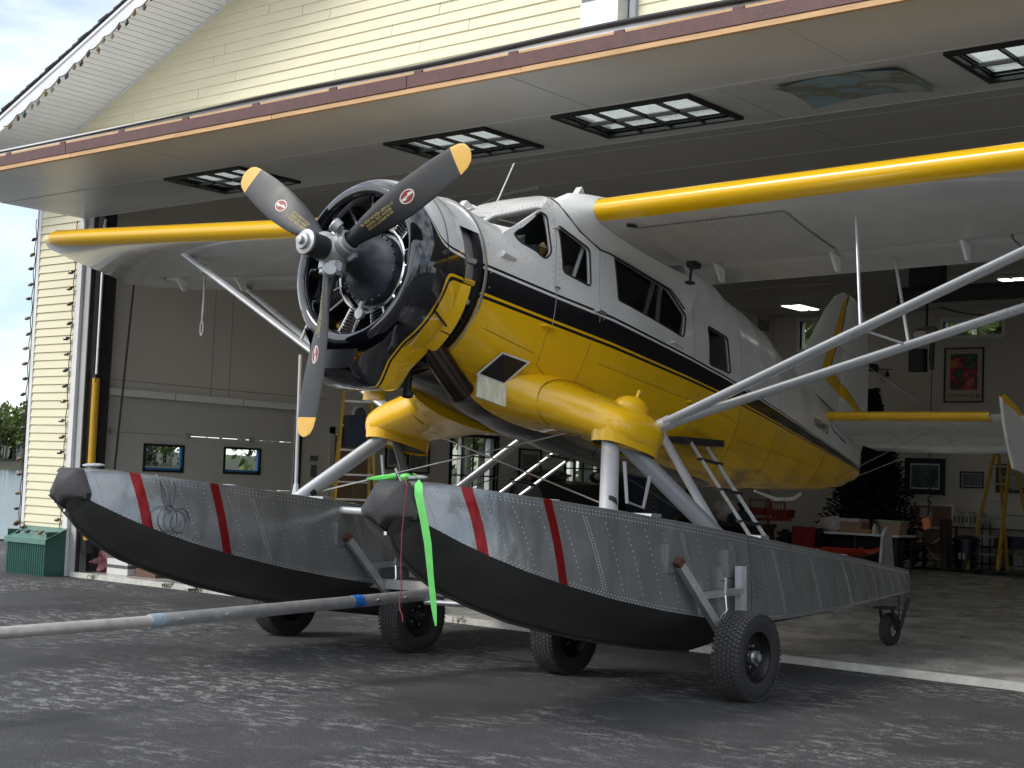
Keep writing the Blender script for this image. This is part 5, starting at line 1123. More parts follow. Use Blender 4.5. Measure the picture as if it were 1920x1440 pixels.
    # water rudder, retracted upright
    MB().prism([(12.55, .66), (12.60, 1.06), (12.68, 1.14), (12.78, 1.06), (12.84, .80), (12.86, .60), (12.70, .58)], 0, -.012, .012).obj('water_rudder', M_fside, fl, base)
    return fl, base
FLC = (X0 + 1.565, X0 - 1.565)
deck_z = lambda y: lin(y, [r[0] for r in FS + FA], [r[1] for r in FS + FA])
# beaching gear wheels
tyre_me = MB().lathe([(-.085, .175), (-.092, .20), (-.10, .24), (-.098, .272), (-.085, .292), (-.07, .2965), (.07, .2965), (.085, .292), (.098, .272), (.10, .24), (.092, .20), (.085, .175)], axis=(1, 0, 0), n=56).mesh('tyre', M_tyre, 45)
mb = MB()
for row in range(5):
    for k in range(58):
        a = 2 * pi * (k + .5 * (row % 2)) / 58; xx = -.066 + row * .033; d = Vector((0, cos(a), sin(a))); tn = Vector((0, -sin(a), cos(a))); sk = .25 if row % 2 else -.25
        mb.obox(Vector((xx, 0, 0)) + d * .299, Vector((.0135, 0, 0)) + tn * .003 * sk, tn * .0125 + Vector((.004 * sk, 0, 0)), d * .0055)
for sg in (1, -1):
    for k in range(58):
        a = 2 * pi * (k + .25) / 58; d = Vector((0, cos(a), sin(a))); tn = Vector((0, -sin(a), cos(a))); mb.obox(Vector((sg * .088, 0, 0)) + d * .291, Vector((.009, 0, 0)) - d * .005 * 1, tn * .0105, d * .006 + Vector((sg * .003, 0, 0)))
tread_me = mb.mesh('tread', mat('tread_rubber', (.045, .045, .046), .8, var=.3, vscale=30), 30)
rim_me = MB().lathe([(.06, .178), (.075, .182), (.078, .176), (.055, .165), (.02, .155), (.012, .13), (.03, .10), (.035, .07), (.02, .05)], axis=(1, 0, 0), n=40).lathe([(-.06, .178), (-.075, .182), (-.06, .165), (-.05, .0)], axis=(1, 0, 0), n=40).mesh('rim', mat('rim_black', (.02, .02, .021), .4, .3, var=.3), 35)
mbh = MB()
for k in range(12): a = 2 * pi * k / 12; mbh.lathe([(0, .016), (.001, .0)], o=(.020, .117 * cos(a), .117 * sin(a)), axis=(1, 0, 0), n=10)
hole_shade_me = mbh.mesh('rim_hole_shade', mat('hole_shade_black', (.002, .002, .002), .9), None)  # flat black discs painted as the shade inside the rim holes
hub_me = MB().lathe([(.0, .045), (.06, .045), (.066, .036), (.066, .028), (.10, .028), (.105, .0)], axis=(1, 0, 0), n=20).mesh('hub', M_alu, 35); hubd_me = hub_me.copy(); hubd_me.materials[0] = M_steel
lug = MB()
for k in range(5): a = 2 * pi * k / 5; lug.lathe([(0, .012), (.022, .012), (.026, 0)], o=(.032, .075 * cos(a), .075 * sin(a)), axis=(1, 0, 0), n=6)
lug_me = lug.mesh('lug_nuts', M_chrome, 30)
WH = [(-5.10, 8.87), (-6.72, 8.96), (-8.29, 8.96), (-9.80, 8.93)]
for i, (xx, yy) in enumerate(WH):
    T_ = Matrix.Translation((xx - .03, yy, .299)) @ Matrix.Rotation(rnd.uniform(0, 3), 4, 'X')
    wh = link('wheel', tyre_me, sp, T_); link('tread', tread_me, wh, T_)['kind'] = 'stuff'; link('rim', rim_me, wh, T_); link('rim_hole_shade', hole_shade_me, wh, T_)['kind'] = 'stuff'; link('hub', hub_me if i == 0 else hubd_me, wh, T_); link('lug_nuts', lug_me, wh, T_)['kind'] = 'stuff'
for cx in FLC:
    fl, base = make_float(cx)
    # gear frames either side
    for s_ in (1, -1):
        wx = cx + s_ * .80; gx = cx + s_ * .60
        fr_ = MB().bar((cx + s_ * .56, 8.33, .93), (wx - s_ * .13, 8.86, .33), .055, .055).obj('gear_leg', M_galv, sp)
        MB().bar((cx + s_ * .585, 9.10, .89), (cx + s_ * .60, 9.10, .40), .075, .05, up=(1, 0, 0)).bar((cx + s_ * .60, 9.1, .42), (wx - s_ * .12, 8.93, .30), .05, .05).obj('gear_upright', mat('galvanised_light', (.55, .57, .58), .45, .4, var=.2), fr_)
        MB().bar((cx + s_ * .585, 8.56, .70), (cx + s_ * .60, 9.1, .72), .035, .045).obj('gear_cross_bar', M_galv, fr_)
        MB().tube([(cx + s_ * .62, 8.84, .71), (cx + s_ * .62, 8.84, .82)], .012, 8).tube([(cx + s_ * .62, 8.77, .80), (cx + s_ * .62, 8.91, .805)], .006, 6).tube([(cx + s_ * .62, 8.84, .70), (cx + s_ * .64, 8.83, .6), (cx + s_ * .60, 8.78, .5), (cx + s_ * .6, 8.8, .42)], .009, 6).obj('locking_pin', M_chrome, fr_)
        for yy, zz in ((8.30, .98), (9.06, .93)): MB().box(cx + s_ * .49 - .02, cx + s_ * .53 + .004, yy - .05, yy + .05, zz - .12, zz + .07).obj('float_socket', M_fside, fr_)
        MB().bar((cx + s_ * .56, 8.315, .945), (cx + s_ * .565, 8.345, .912), .058, .058).obj('rusty_end', mat('rust', (.09, .04, .025), .9, var=.4, vscale=20), fr_)
        MB().tube([(wx - s_ * .16, 8.92, .305), (wx, 8.92, .305)], .03, 10).obj('axle', M_steel, fr_)
    # tail wheel
    tx, ty = cx + .03, 12.74; r_ = .15; zc = .062 + r_
    tw = MB().lathe([(-.042, .07), (-.05, .105), (-.046, .135), (-.022, r_), (.022, r_), (.046, .135), (.05, .105), (.042, .07)], o=(tx, ty, zc), axis=(1, 0, 0), n=30).obj('tail_wheel', M_tyre, sp)
    MB().lathe([(.034, .062), (.02, .04), (.03, .02), (.05, .0)], o=(tx, ty, zc), axis=(1, 0, 0), n=20).lathe([(-.034, .062), (-.02, .04), (-.05, .0)], o=(tx, ty, zc), axis=(1, 0, 0), n=20).obj('rim', M_cast, tw)
    MB().bar((tx - .065, ty, zc), (tx - .06, ty - .10, zc + .2), .012, .04).bar((tx + .065, ty, zc), (tx + .06, ty - .10, zc + .2), .012, .04).box(tx - .075, tx + .075, ty - .2, ty - .02, zc + .19, zc + .21).obj('wheel_fork', M_steel, tw)
    MB().tube([(tx + .1, ty, zc + .02), (tx + .1, ty + .05, zc + .1), (tx + .1, ty + .15, zc + .27)], [.018, .018, .022], 8).tube([(tx + .09, ty - .02, zc + .35), (tx + .09, ty - .01, zc + .1)], .008, 6).obj('release_lever', M_steel, tw)
    # struts up to the fuselage
    s_ = 1 if cx > X0 else -1
    top = H(s_ * 1.165, 1.90, -1.00); bf = Vector((cx, 8.30, deck_z(8.30))); br = Vector((cx, 9.74, deck_z(9.74)))
    d = (top - bf).normalized(); fs = MB().etube(bf, top, .075, .052, (0, 1, 0)).obj('float_strut', M_strut, sp); MB().lathe([(0, .06), (.05, .06)], o=bf + d * .10, axis=d, n=16).obj('strut_band', M_rub, fs)
    MB().box(cx - .09, cx + .09, 8.20, 8.40, deck_z(8.3) - .02, deck_z(8.3) + .03).obj('strut_foot', M_strut, fs)
    MB().etube(br, top + Vector((0, .14, .02)), .07, .028, (0, 0, 1)).obj('diagonal_strut', mat('strut_grey', (.30, .31, .32), .35, .4), sp)
    e0 = top.lerp(br, .12); MB().tube([e0 + Vector((s_ * .03, -.03, -.06)), e0 + Vector((s_ * .03, .02, -.36)), e0 + Vector((0, .28, -.40)), top.lerp(br, .36)], .014, 8).obj('step_bracket', M_strut, sp)
    rt = Vector((X0 + s_ * .62, 10.28, 1.93)); MB().etube(br + Vector((0, .03, 0)), rt, .048, .032, (0, 1, 0)).obj('rear_float_strut', M_strut, sp)
    la = []
    for k in range(2):
        p0 = Vector((cx, 10.30 + .27 * k, deck_z(10.3 + .27 * k))); p1 = Vector((X0 + s_ * .62, 10.78 + .27 * k, 1.84 - .035 * k)); la.append((p0, p1))
    lad = MB().tube(la[0], .016, 8).tube(la[1], .016, 8).obj('boarding_ladder', M_strut, sp)
    for k in (.2, .5, .8): MB().bar(la[0][0].lerp(la[0][1], k) - Vector((0, .03, 0)), la[1][0].lerp(la[1][1], k) + Vector((0, .05, 0)), .05, .022).obj('rung', M_steel, lad)
MB().tube([(FLC[1], 8.33, 1.14), (FLC[0], 8.33, 1.14)], .032, 12).obj('spreader_bar', M_strut, sp)
MB().tube([(FLC[1], 9.9, .86), (FLC[0], 9.9, .86)], .032, 12).obj('spreader_bar', M_strut, sp)
for s_ in (1, -1):
    a = Vector((X0 + s_ * 1.50, 8.42, 1.27)); b_ = H(-s_ * .72, 1.95, -.93); MB().tube([a, b_], .0065, 6).obj('brace_wire', M_wire, sp)
    a = Vector((X0 + s_ * 1.50, 9.6, 1.16)); b_ = Vector((X0 - s_ * .55, 10.2, 1.93)); MB().tube([a, b_], .005, 6).obj('brace_wire', M_steel, sp)
MB().box(X0 + .40, X0 + .66, 10.55, 11.3, 1.80, 1.86).obj('ladder_step_plate', M_steel, sp)
#@@PROPS2
MB().tube([(X0 - 1.565, 8.27, 1.24), (X0 - 1.565, 8.25, 2.40)], .014, 8).tube([(X0 - 1.565, 8.27, 1.22), (X0 - 1.565, 8.27, 1.34)], [.035, .018], 8).obj('hold_down_rod', M_strut, sp)
# ------------------------------------------------------------------ tow bar
tb = thing('tow_bar', 'long galvanised steel tow bar reaching from between the floats to the left edge', 'tow bar', (-7.5, 6.0, 0))
MB().tube([(-7.5, 2.6, .428), (-7.5, 5.74, .478)], .036, 18).obj('outer_tube', mat('worn_steel_tube', (.52, .49, .45), .45, .5, var=.3, vscale=9), tb)
MB().tube([(-7.5, 5.70, .478), (-7.5, 8.62, .565)], .043, 18).obj('inner_tube', M_galv, tb)
MB().tube([(-7.5, 5.70, .478), (-7.5, 5.80, .481)], .0445, 18).obj('pale_tape', mat('pale_blue_tape', (.30, .38, .44), .6, var=.25, vscale=30), tb)
MB().tube([(-7.5, 7.44, .531), (-7.5, 7.53, .5335)], .0455, 18).tube([(-7.47, 7.47, .565), (-7.455, 7.55, .505)], .009, 6).obj('blue_tape', mat('blue_tape', (.015, .14, .50), .5, var=.2), tb)
for y, z in ((5.92, .484), (6.28, .495), (7.66, .537), (7.94, .545)): MB().tube([(-7.46, y, z), (-7.445, y, z)], .011, 6).obj('bolt', M_chrome, tb)
MB().bar((-8.62, 8.72, .55), (-7.45, 8.72, .575), .055, .075).bar((-7.55, 8.72, .575), (-6.35, 8.72, .56), .055, .075).obj('cross_beam', mat('worn_aluminium', (.45, .45, .44), .45, .5, var=.3), tb)
MB().tube([(-7.5, 8.2, .50), (-6.7, 8.62, .50)], .022, 10).obj('side_brace', M_alu, tb)
MB().prism([(-7.54, 8.3), (-7.3, 8.3), (-6.9, 8.72), (-7.54, 8.72)], 2, .545, .565).obj('gusset_plate', M_galv, tb)
MB().bar((-8.0, 8.66, .52), (-7.55, 8.18, .54), .03, .05).obj('side_brace', M_galv, tb)

# ------------------------------------------------------------------ ribbon, cord, ropes
def strip(path, widths, dirs, name, m_, label, cat):
    mb = MB(); rows = []
    for p, w_, d in zip(path, widths, dirs):
        p = Vector(p); d = Vector(d).normalized(); rows.append([p - d * w_ / 2, p + d * w_ / 2])
    mb.grid(rows); mb.grid([[a + Vector((.0012, -.0012, 0)), b_ + Vector((.0012, -.0012, 0))] for a, b_ in rows]); return tag(mb.obj(name, m_, sharp=80), label, cat)
M_grn = mat('lime_ribbon', (.13, .58, .12), .55, var=.12, vscale=20)
cx = X0 + 1.565
pth = [(cx - .07, 6.14, 1.402), (cx - .01, 6.20, 1.425), (cx + .07, 6.25, 1.448), (cx + .16, 6.20, 1.415), (cx + .235, 6.12, 1.385), (cx + .27, 6.085, 1.33), (cx + .325, 6.08, 1.18), (cx + .36, 6.08, 1.06), (cx + .39, 6.08, .89), (cx + .42, 6.08, .74), (cx + .432, 6.08, .68), (cx + .445, 6.08, .615)]
strip(pth, [.03, .045, .05, .048, .046, .046, .045, .042, .038, .034, .026, .008], [(.3, -1, 0), (.3, -1, 0), (.5, -1, 0), (.7, -.7, 0)] + [(.77, .5, .05), (.7, .65, .05), (.8, .35, .05), (.75, .6, 0), (.8, .2, .05), (.7, .7, 0), (.8, .4, 0), (.77, .5, .05)], 'lime_ribbon', M_grn, 'bright lime green ribbon tied at a float cleat and hanging down over its bow', 'ribbon')
kn = MB(); kn.ball((cx + .05, 6.21, 1.425), .03, 10, 6, sc=(1.3, 1.2, .7)); kn.tube([(cx - .02, 6.2, 1.425), (cx - .10, 6.12, 1.41), (cx - .16, 6.10, 1.405)], [.02, .015, .004], 6); k = kn.obj('knot', M_grn, bpy.data.objects['lime_ribbon'])
tag(MB().tube([(cx + .06, 6.20, 1.43), (cx + .17, 6.08, 1.405), (cx + .25, 6.01, 1.375), (cx + .25, 6.0, 1.29), (cx + .235, 6.0, 1.11), (cx + .237, 6.0, .94), (cx + .25, 6.0, .80), (cx + .238, 6.0, .74), (cx + .245, 6.0, .69), (cx + .265, 6.0, .66), (cx + .27, 6.0, .625)], .0036, 6).obj('hanging_red_string', mat('red_cord', (.22, .03, .04), .7)), 'thin red cord hanging from a float bow beside the lime ribbon', 'cord')
cl = X0 - 1.565; pts = [(cl + .32, 6.62, 1.372), (cl + .35, 6.625, 1.35), (cl + .425, 6.64, 1.27), (cl + .44, 6.65, 1.18)]
M_cab = mat('steel_cable', (.16, .165, .17), .45, .6)
tag(MB().tube(pts, .0065, 6).tube([(cl + .462 - .0 * i, 6.63 + .085 * cos(a), 1.065 + .095 * sin(a)) for i, a in enumerate([2 * pi * k / 24 for k in range(25)])], .0055, 6).tube([(cl + .468, 6.735 + .085 * cos(a), 1.05 + .088 * sin(a)) for a in [2 * pi * k / 24 for k in range(25)]], .0055, 6).tube([(cl + .452 + .006 * sin(a), 6.67 + .022 * cos(a), 1.235 + .09 * sin(a)) for a in [2 * pi * k / 20 for k in range(21)]], .005, 6).obj('coiled_cable', M_cab), 'coiled grey steel cable hanging on the far float behind its first red stripe', 'cable')
rp0 = H(-4.80, 2.62, .86); M_rope = mat('pale_rope', (.42, .41, .37), .9, var=.2, bump=.4, bscale=90)
tag(MB().tube([rp0, rp0 + Vector((.005, 0, -.3)), rp0 + Vector((-.005, 0, -.54))], .012, 8).tube([rp0 + Vector((-.005 + .022 * sin(a), 0, -.60 + .075 * cos(a))) for a in [2 * pi * k / 16 for k in range(17)]], .009, 6).lathe([(-.02, .055), (.02, .055)], o=rp0 + Vector((0, 0, .02)), axis=(1, 0, -.5), n=14).obj('tie_down_rope', M_rope), 'pale rope with a looped end hanging from the far wing strut', 'rope')

# ------------------------------------------------------------------ things inside the hangar
FZ = .06
# ceiling fixtures, lit tubes; all but the first are added to brighten the interior
M_tube = bpy.data.materials.new('lit_tube'); M_tube.use_nodes = True; b = M_tube.node_tree.nodes['Principled BSDF']; b.inputs['Emission Color'].default_value = (1, .96, .86, 1); b.inputs['Emission Strength'].default_value = 1.6
for i, (x, y) in enumerate(((-14.8, 27.4), (-9.5, 25.5), (-4.5, 26.5), (-12.5, 20.5), (-6.5, 20.5), (-2.0, 20.5))):
    f = thing('ceiling_light', ('lit twin tube ceiling light seen just left of the tail fin top', 'added twin tube fill light above the lift struts near the right edge', 'added twin tube fill light deep in the right rear of the hangar', 'added twin tube fill light hidden above the plane cabin', 'added twin tube fill light hidden above the near wing', 'added twin tube fill light nearest the right hangar wall')[i], 'ceiling light', (x, y, ZC), 'twin tube lights on the hangar ceiling')
    MB().box(x - .26, x + .26, y - .45, y + .45, ZC - .05, ZC - .006).obj('housing', M_trim, f)
    for dx in (-.16, .16): MB().box(x + dx * .8 - .085, x + dx * .8 + .085, y - .41, y + .41, ZC - .065, ZC - .051).obj('lit_tube', M_tube, f)
# yellow step ladders
def step_ladder(name, label, c, ang, h, wb, wt, spread, nst):
    t = thing(name, label, 'ladder', (c[0], c[1], FZ), 'yellow step ladders'); R = Matrix.Translation((c[0], c[1], FZ)) @ Matrix.Rotation(ang, 4, 'Z'); P = lambda x, y, z: R @ Vector((x, y, z))
    for s_ in (1, -1):
        MB().bar(P(s_ * wb / 2, -spread / 2, 0), P(s_ * wt / 2, -.04, h), .03, .075, up=R.to_3x3() @ Vector((0, 1, 0))).obj('front_rail', M_ladd, t)
        MB().bar(P(s_ * wb / 2 * .95, spread / 2, 0), P(s_ * wt / 2, .06, h - .08), .03, .06, up=R.to_3x3() @ Vector((0, 1, 0))).obj('rear_rail', M_ladd, t)
        MB().bar(P(s_ * wb / 2 * .9, -spread * .3, h * .42), P(s_ * wb / 2 * .9, spread * .3, h * .42), .012, .02).obj('spreader', M_alu, t)
    for i in range(1, nst + 1):
        k = i / (nst + 1); w_ = wb + (wt - wb) * k; y = -spread / 2 + (spread / 2 - .04) * k
        MB().obox(P(0, y + .02, h * k), R.to_3x3() @ Vector((w_ / 2 - .01, 0, 0)), R.to_3x3() @ Vector((0, .045, 0)), Vector((0, 0, .014))).obj('step', M_alu, t)
    for i in (1, 3, 5):
        k = i / 6.5; w_ = wb + (wt - wb) * k; y = spread / 2 - (spread / 2 - .06) * k; MB().obox(P(0, y, h * k), R.to_3x3() @ Vector((w_ / 2 - .02, 0, 0)), R.to_3x3() @ Vector((0, .012, 0)), Vector((0, 0, .012))).obj('rear_brace', M_alu, t)
    MB().obox(P(0, 0, h), R.to_3x3() @ Vector((wt / 2 + .03, 0, 0)), R.to_3x3() @ Vector((0, .13, 0)), Vector((0, 0, .025))).obj('ladder_top', M_ladd, t)
    return t, P
step_ladder('step_ladder', 'yellow step ladder in front of the framed pictures at the back wall', (-10.62, 27.9), radians(-14), 2.35, .66, .34, 1.25, 6)
l2, P2 = step_ladder('step_ladder', 'yellow step ladder with a dark tool tray by the roll up door', (-14.95, 14.75), radians(50), 2.75, .66, .36, 1.3, 7)
MB().obox(P2(0, -.30, 1.98), (.17, -.10, 0), (.10, .14, 0), (0, 0, .22)).obj('tool_tray', mat('navy_plastic', (.012, .02, .045), .5), l2)
# artificial spruce in the corner
tr = thing('artificial_spruce', 'tall dark artificial spruce standing behind the cluttered table', 'tree', (-12.95, 27.0, FZ))
M_art = leaf_mat('dark_needles', (.006, .012, .016), (.018, .030, .034)); MB().tube([(-12.95, 27, FZ), (-12.95, 27, 3.3)], [.06, .015], 8).box(-13.3, -12.6, 26.97, 27.03, FZ, FZ + .05).obj('trunk', M_dbark, tr)
mb = MB(); r2 = random.Random(5)
for i in range(620):
    k = (i + .5) / 620; z = .35 + 3.2 * (1 - k ** .8); rr = 1.12 * k ** .85 * (0.82 + .3 * r2.random()) + .05; a = i * 2.39996 + r2.uniform(-.2, .2); d = Vector((cos(a), sin(a), -.18)); e = Vector((-12.95, 27, z)); 
    for q in range(7):
        kk = (q + 1) / 7; p = e + d * rr * kk; sl_ = .13 + .06 * r2.random(); sd = Vector((-sin(a), cos(a), 0))
        for s_ in (1, -1): mb.face([p, p + sd * s_ * sl_ * .6 + d * sl_ * .5 + Vector((0, 0, .02)), p + d * sl_ * .55 + Vector((0, 0, .03)), p + d * sl_ * .2 - Vector((0, 0, .04))])
mb.obj('branches', M_art, tr, sharp=None)
# folding table and what lies on it
tt = thing('folding_table', 'white topped folding table with a dark skirt before the spruce', 'table', (-12.3, 25.3, FZ))
MB().box(-13.15, -11.42, 25.0, 25.75, .69, .725).obj('table_top', M_trim, tt)
for x in (-13.1, -12.3, -11.5): (MB().box(x, x + .03, 25.03, 25.06, FZ, .69).obj('table_leg', M_steel, tt), MB().box(x, x + .03, 25.68, 25.71, FZ, .69).obj('table_leg', M_steel, tt))
MB().box(-13.1, -11.5, 25.4, 25.42, .12, .66).obj('table_skirt', mat('navy_cloth', (.010, .013, .026), .9), tt)
def crumple(c, sx, sy, sz, m_, name, label, cat, seed, amp=.25, seg=22, rings=14):
    r = random.Random(seed); ph = [(r.uniform(0, 6), r.uniform(0, 6), r.uniform(2, 6), r.uniform(2, 6)) for _ in range(6)]; mb = MB(); rows = []
    for i in range(rings + 1):
        th = pi * (.03 + .94 * i / rings); row = []
        for k in range(seg):
            a = 2 * pi * k / seg; q = 1 + amp * sum(sin(w1 * a + p1 + 2 * th) * sin(w2 * th + p2) for p1, p2, w1, w2 in [(p[0], p[1], round(p[2]), p[3]) for p in ph]) / 2.2
            row.append((c[0] + sx * q * sin(th) * cos(a), c[1] + sy * q * sin(th) * sin(a), c[2] + sz * max(-.8, cos(th)) * (q * .5 + .5)))
        rows.append(row)
    mb.grid(rows, True, 0, True); return tag(mb.obj(name, m_, sharp=35), label, cat)
M_bag = mat('white_bag', (.55, .50, .48), .4, var=.15, vscale=14)
crumple((-12.90, 25.35, .85), .24, .2, .155, M_bag, 'plastic_bag', 'crumpled pale plastic bag at the left end of the folding table', 'bag', 3)
cb = tag(MB().box(-12.64, -12.22, 25.15, 25.5, .725, .93).obj('cardboard_box', mat('cardboard_box', (.34, .22, .14), .8, var=.15)), 'brown cardboard box with a pale lid near the middle of the folding table', 'box')
MB().box(-12.67, -12.25, 25.12, 25.53, .93, .985).obj('lid', M_bag, cb)
sb = tag(MB().lathe([(0, .04), (.0, .045), (.13, .045), (.17, .018), (.20, .016)], o=(-11.98, 25.2, .725), axis=(0, 0, 1), n=14, cap=True).obj('spray_bottle', mat('bottle_white', (.6, .6, .58), .4)), 'white trigger spray bottle on the folding table', 'bottle')
MB().box(-12.03, -11.94, 25.18, 25.22, .92, .96).bar((-12.02, 25.2, .92), (-12.06, 25.2, .86), .012, .02).obj('trigger', M_mblk, sb)
for i, (x, c_) in enumerate(((-11.90, (.25, .2, .12)), (-11.82, (.35, .35, .33)))): tag(MB().lathe([(0, .03), (.1, .03), (.13, .012), (.16, .012)], o=(x, 25.18, .725), axis=(0, 0, 1), n=12, cap=True).obj('small_bottle', mat('bottle_%d' % (i == 0), c_, .4)), ('small brown bottle between the spray bottle and the tan tub', 'small pale bottle close beside the tan tub')[i], 'bottle')
tub = tag(MB().prism([(-11.80, .725), (-11.48, .725), (-11.44, .95), (-11.84, .95)], 1, 25.12, 25.45).obj('storage_tub', mat('tan_tub', (.34, .24, .16), .5)), 'tan storage tub with a pale green rim at the right end of the table', 'tub')
MB().box(-11.87, -11.42, 25.10, 25.47, .95, .985).obj('rim', mat('lime_rim', (.34, .38, .2), .5), tub)
tag(MB().box(-12.2, -12.03, 25.12, 25.25, .725, .80).obj('small_carton', mat('ochre_carton', (.40, .22, .06), .7)), 'small ochre carton on the table beside the cardboard box', 'carton')
mb = MB(); mb.grid([[(-13.35 + .06 * i, 24.6 + .02 * sin(i * 1.9 + j * .3), .80 - .06 * j) for i in range(9)] for j in range(8)]); mb.grid([[(-13.35 + .06 * i, 24.6 + .05 * j, .80 + .01 * sin(i)) for i in range(9)] for j in range(4)])
tag(mb.obj('red_cloth', mat('red_cloth', (.22, .012, .014), .9)), 'red cloth draped over a crate left of the folding table', 'cloth'); tag(MB().box(-13.32, -12.9, 24.62, 25.0, FZ, .78).obj('crate', M_steel), 'dark crate under the red cloth', 'crate')
sl = thing('plastic_sled', 'orange red plastic sled behind the stern of the near float', 'sled', (-11.9, 23.9, FZ)); mb = MB()
mb.grid([[(-12.55 + 1.15 * u, 23.9 + .35 * v, .34 + .10 * abs(v) ** 3 + (.06 * max(0, u - .85) * 8)) for v in (-1.1, -.95, -.7, -.3, 0, .3, .7, .95, 1.1)] for u in [i / 12 for i in range(13)]]); mb.obj('hull', mat('orange_plastic', (.52, .05, .02), .4), sl); MB().box(-12.4, -11.6, 23.7, 24.1, FZ, .33).obj('stand', M_steel, sl)
tag(MB().prism([(-12.36, FZ), (-12.02, FZ), (-11.98, .50), (-12.40, .50)], 1, 25.7, 26.1).obj('grey_tote', mat('grey_plastic_tote', (.13, .145, .16), .5)), 'grey plastic tote on the floor right of the folding table', 'tote')
tag(MB().box(-12.42, -12.16, 26.1, 26.14, FZ, .98).obj('grey_board', mat('grey_board', (.16, .165, .17), .6)), 'grey board standing upright behind the grey tote', 'board')
# chair, cork board, bin, shelf with binders
ch = thing('wooden_chair', 'dark wooden chair standing before the cork board', 'chair', (-11.6, 27.0, FZ)); M_dw = mat('dark_wood', (.055, .028, .020), .5, var=.2)
for x, y in ((-11.9, 26.75), (-11.35, 26.75), (-11.9, 27.2), (-11.35, 27.2)): MB().box(x - .025, x + .025, y - .025, y + .025, FZ, .50).obj('leg', M_dw, ch)
MB().box(-11.95, -11.3, 26.7, 27.25, .49, .54).obj('seat', M_dw, ch); mb = MB(); mb.grid([[(-11.36 + .04 * sin(pi * j / 5) - .02, 26.72 + .1 * j, z) for j in range(6)] for z in (.54, .8, 1.03)]); mb.grid([[(-11.33 + .04 * sin(pi * j / 5) - .02, 26.72 + .1 * j, z) for j in range(6)] for z in (.54, .8, 1.03)]); mb.obj('backrest', M_dw, ch)
MB().box(-11.92, -11.32, 26.74, 26.77, .22, .25).box(-11.92, -11.88, 26.75, 27.2, .22, .25).obj('stretcher', M_dw, ch)
ck = thing('cork_board', 'white framed cork board on a folding easel against the back wall', 'board', (-12.5, 28.9, FZ)); M_cork = mat('cork', (.26, .17, .115), .9, var=.2, vscale=30)
MB().box(-13.0, -12.95, 28.85, 28.9, .1, 1.31).box(-12.05, -12.0, 28.85, 28.9, .1, 1.31).box(-12.95, -12.05, 28.85, 28.9, 1.26, 1.31).box(-12.95, -12.05, 28.85, 28.9, .80, .84).obj('board_frame', M_trim, ck)
MB().box(-12.95, -12.05, 28.87, 28.88, .84, 1.26).obj('cork_panel', M_cork, ck); MB().box(-12.95, -12.05, 28.87, 28.88, .3, .80).obj('cork_panel', M_cork, ck)
MB().bar((-12.9, 28.84, .74), (-12.3, 28.84, .14), .02, .03).bar((-12.1, 28.83, .74), (-12.9, 28.83, .14), .02, .03).obj('cross_brace', M_trim, ck)
MB().box(-12.72, -12.46, 28.845, 28.85, .93, 1.22).obj('pinned_sheet', M_bag, ck); MB().box(-12.80, -12.66, 28.845, 28.85, .5, .74).obj('pinned_sheet', M_bag, ck)
bn = tag(MB().lathe([(0, .17), (.02, .20), (.55, .25), (.56, .27), (.60, .27), (.66, .20), (.69, .0)], o=(-11.2, 27.55, FZ), axis=(0, 0, 1), n=24).obj('rubbish_bin', mat('dark_blue_plastic', (.010, .014, .028), .35)), 'dark blue lidded bin beside the wooden chair', 'bin')
MB().box(-11.24, -11.20, 27.28, 27.30, .28, .4).box(-11.16, -11.12, 27.28, 27.30, .28, .4).obj('label_mark', M_bag, bn)
shf = thing('wire_shelf', 'black wire shelf rack holding white binders at the back wall', 'shelf', (-11.2, 28.8, FZ))
for z in (.86, .5, .16): MB().box(-12.0, -10.4, 28.6, 29.0, z - .015, z + .01).obj('shelf_board', M_bframe, shf)
for x in (-12.0, -11.3, -10.4):
    for y in (28.6, 29.0): MB().box(x - .012, x + .012, y - .012, y + .012, FZ, .95 if x > -11.5 else .87).obj('shelf_post', M_bframe, shf)
for i in range(7):
    x = -11.93 + i * .082; hh = .30 - .02 * ((i * 7) % 3); o = MB().box(x, x + .07, 28.66, 28.92, .871, .871 + hh).obj('binder', mat(('binder_white', 'binder_cream', 'binder_grey')[i % 3], ((.52, .5, .44), (.46, .42, .33), (.36, .36, .34))[i % 3], .6)); tag(o, ('white binder at the left end of the row on the wire shelf', 'cream binder second from the left on the wire shelf', 'grey binder third from the left on the wire shelf', 'white binder in the middle of the row on the wire shelf', 'cream binder right of the middle on the wire shelf', 'grey binder second from the right on the wire shelf', 'white binder at the right end of the row on the wire shelf')[i], 'binder', 'ring binders on the wire shelf'); MB().box(x + .02, x + .05, 28.655, 28.66, .95, 1.08).obj('spine_label', M_mblk, o)
for i, (x, z, w_, c_) in enumerate(((-10.95, .51, .3, (.10, .03, .03)), (-10.62, .51, .25, (.02, .03, .06)), (-10.95, .17, .3, (.14, .11, .08)), (-10.6, .17, .2, (.2, .2, .2)))): tag(MB().prism([(x - w_ / 2, z), (x + w_ / 2, z), (x + w_ / 2 - .02, z + .22), (x - w_ / 2 + .02, z + .22)], 1, 28.65, 28.9).obj('shelf_box', mat('shelf_box_%d' % i, c_, .6)), ('dark red box on the middle rack shelf', 'navy box on the middle rack shelf', 'brown box on the bottom rack shelf', 'grey box on the bottom rack shelf')[i], 'box')
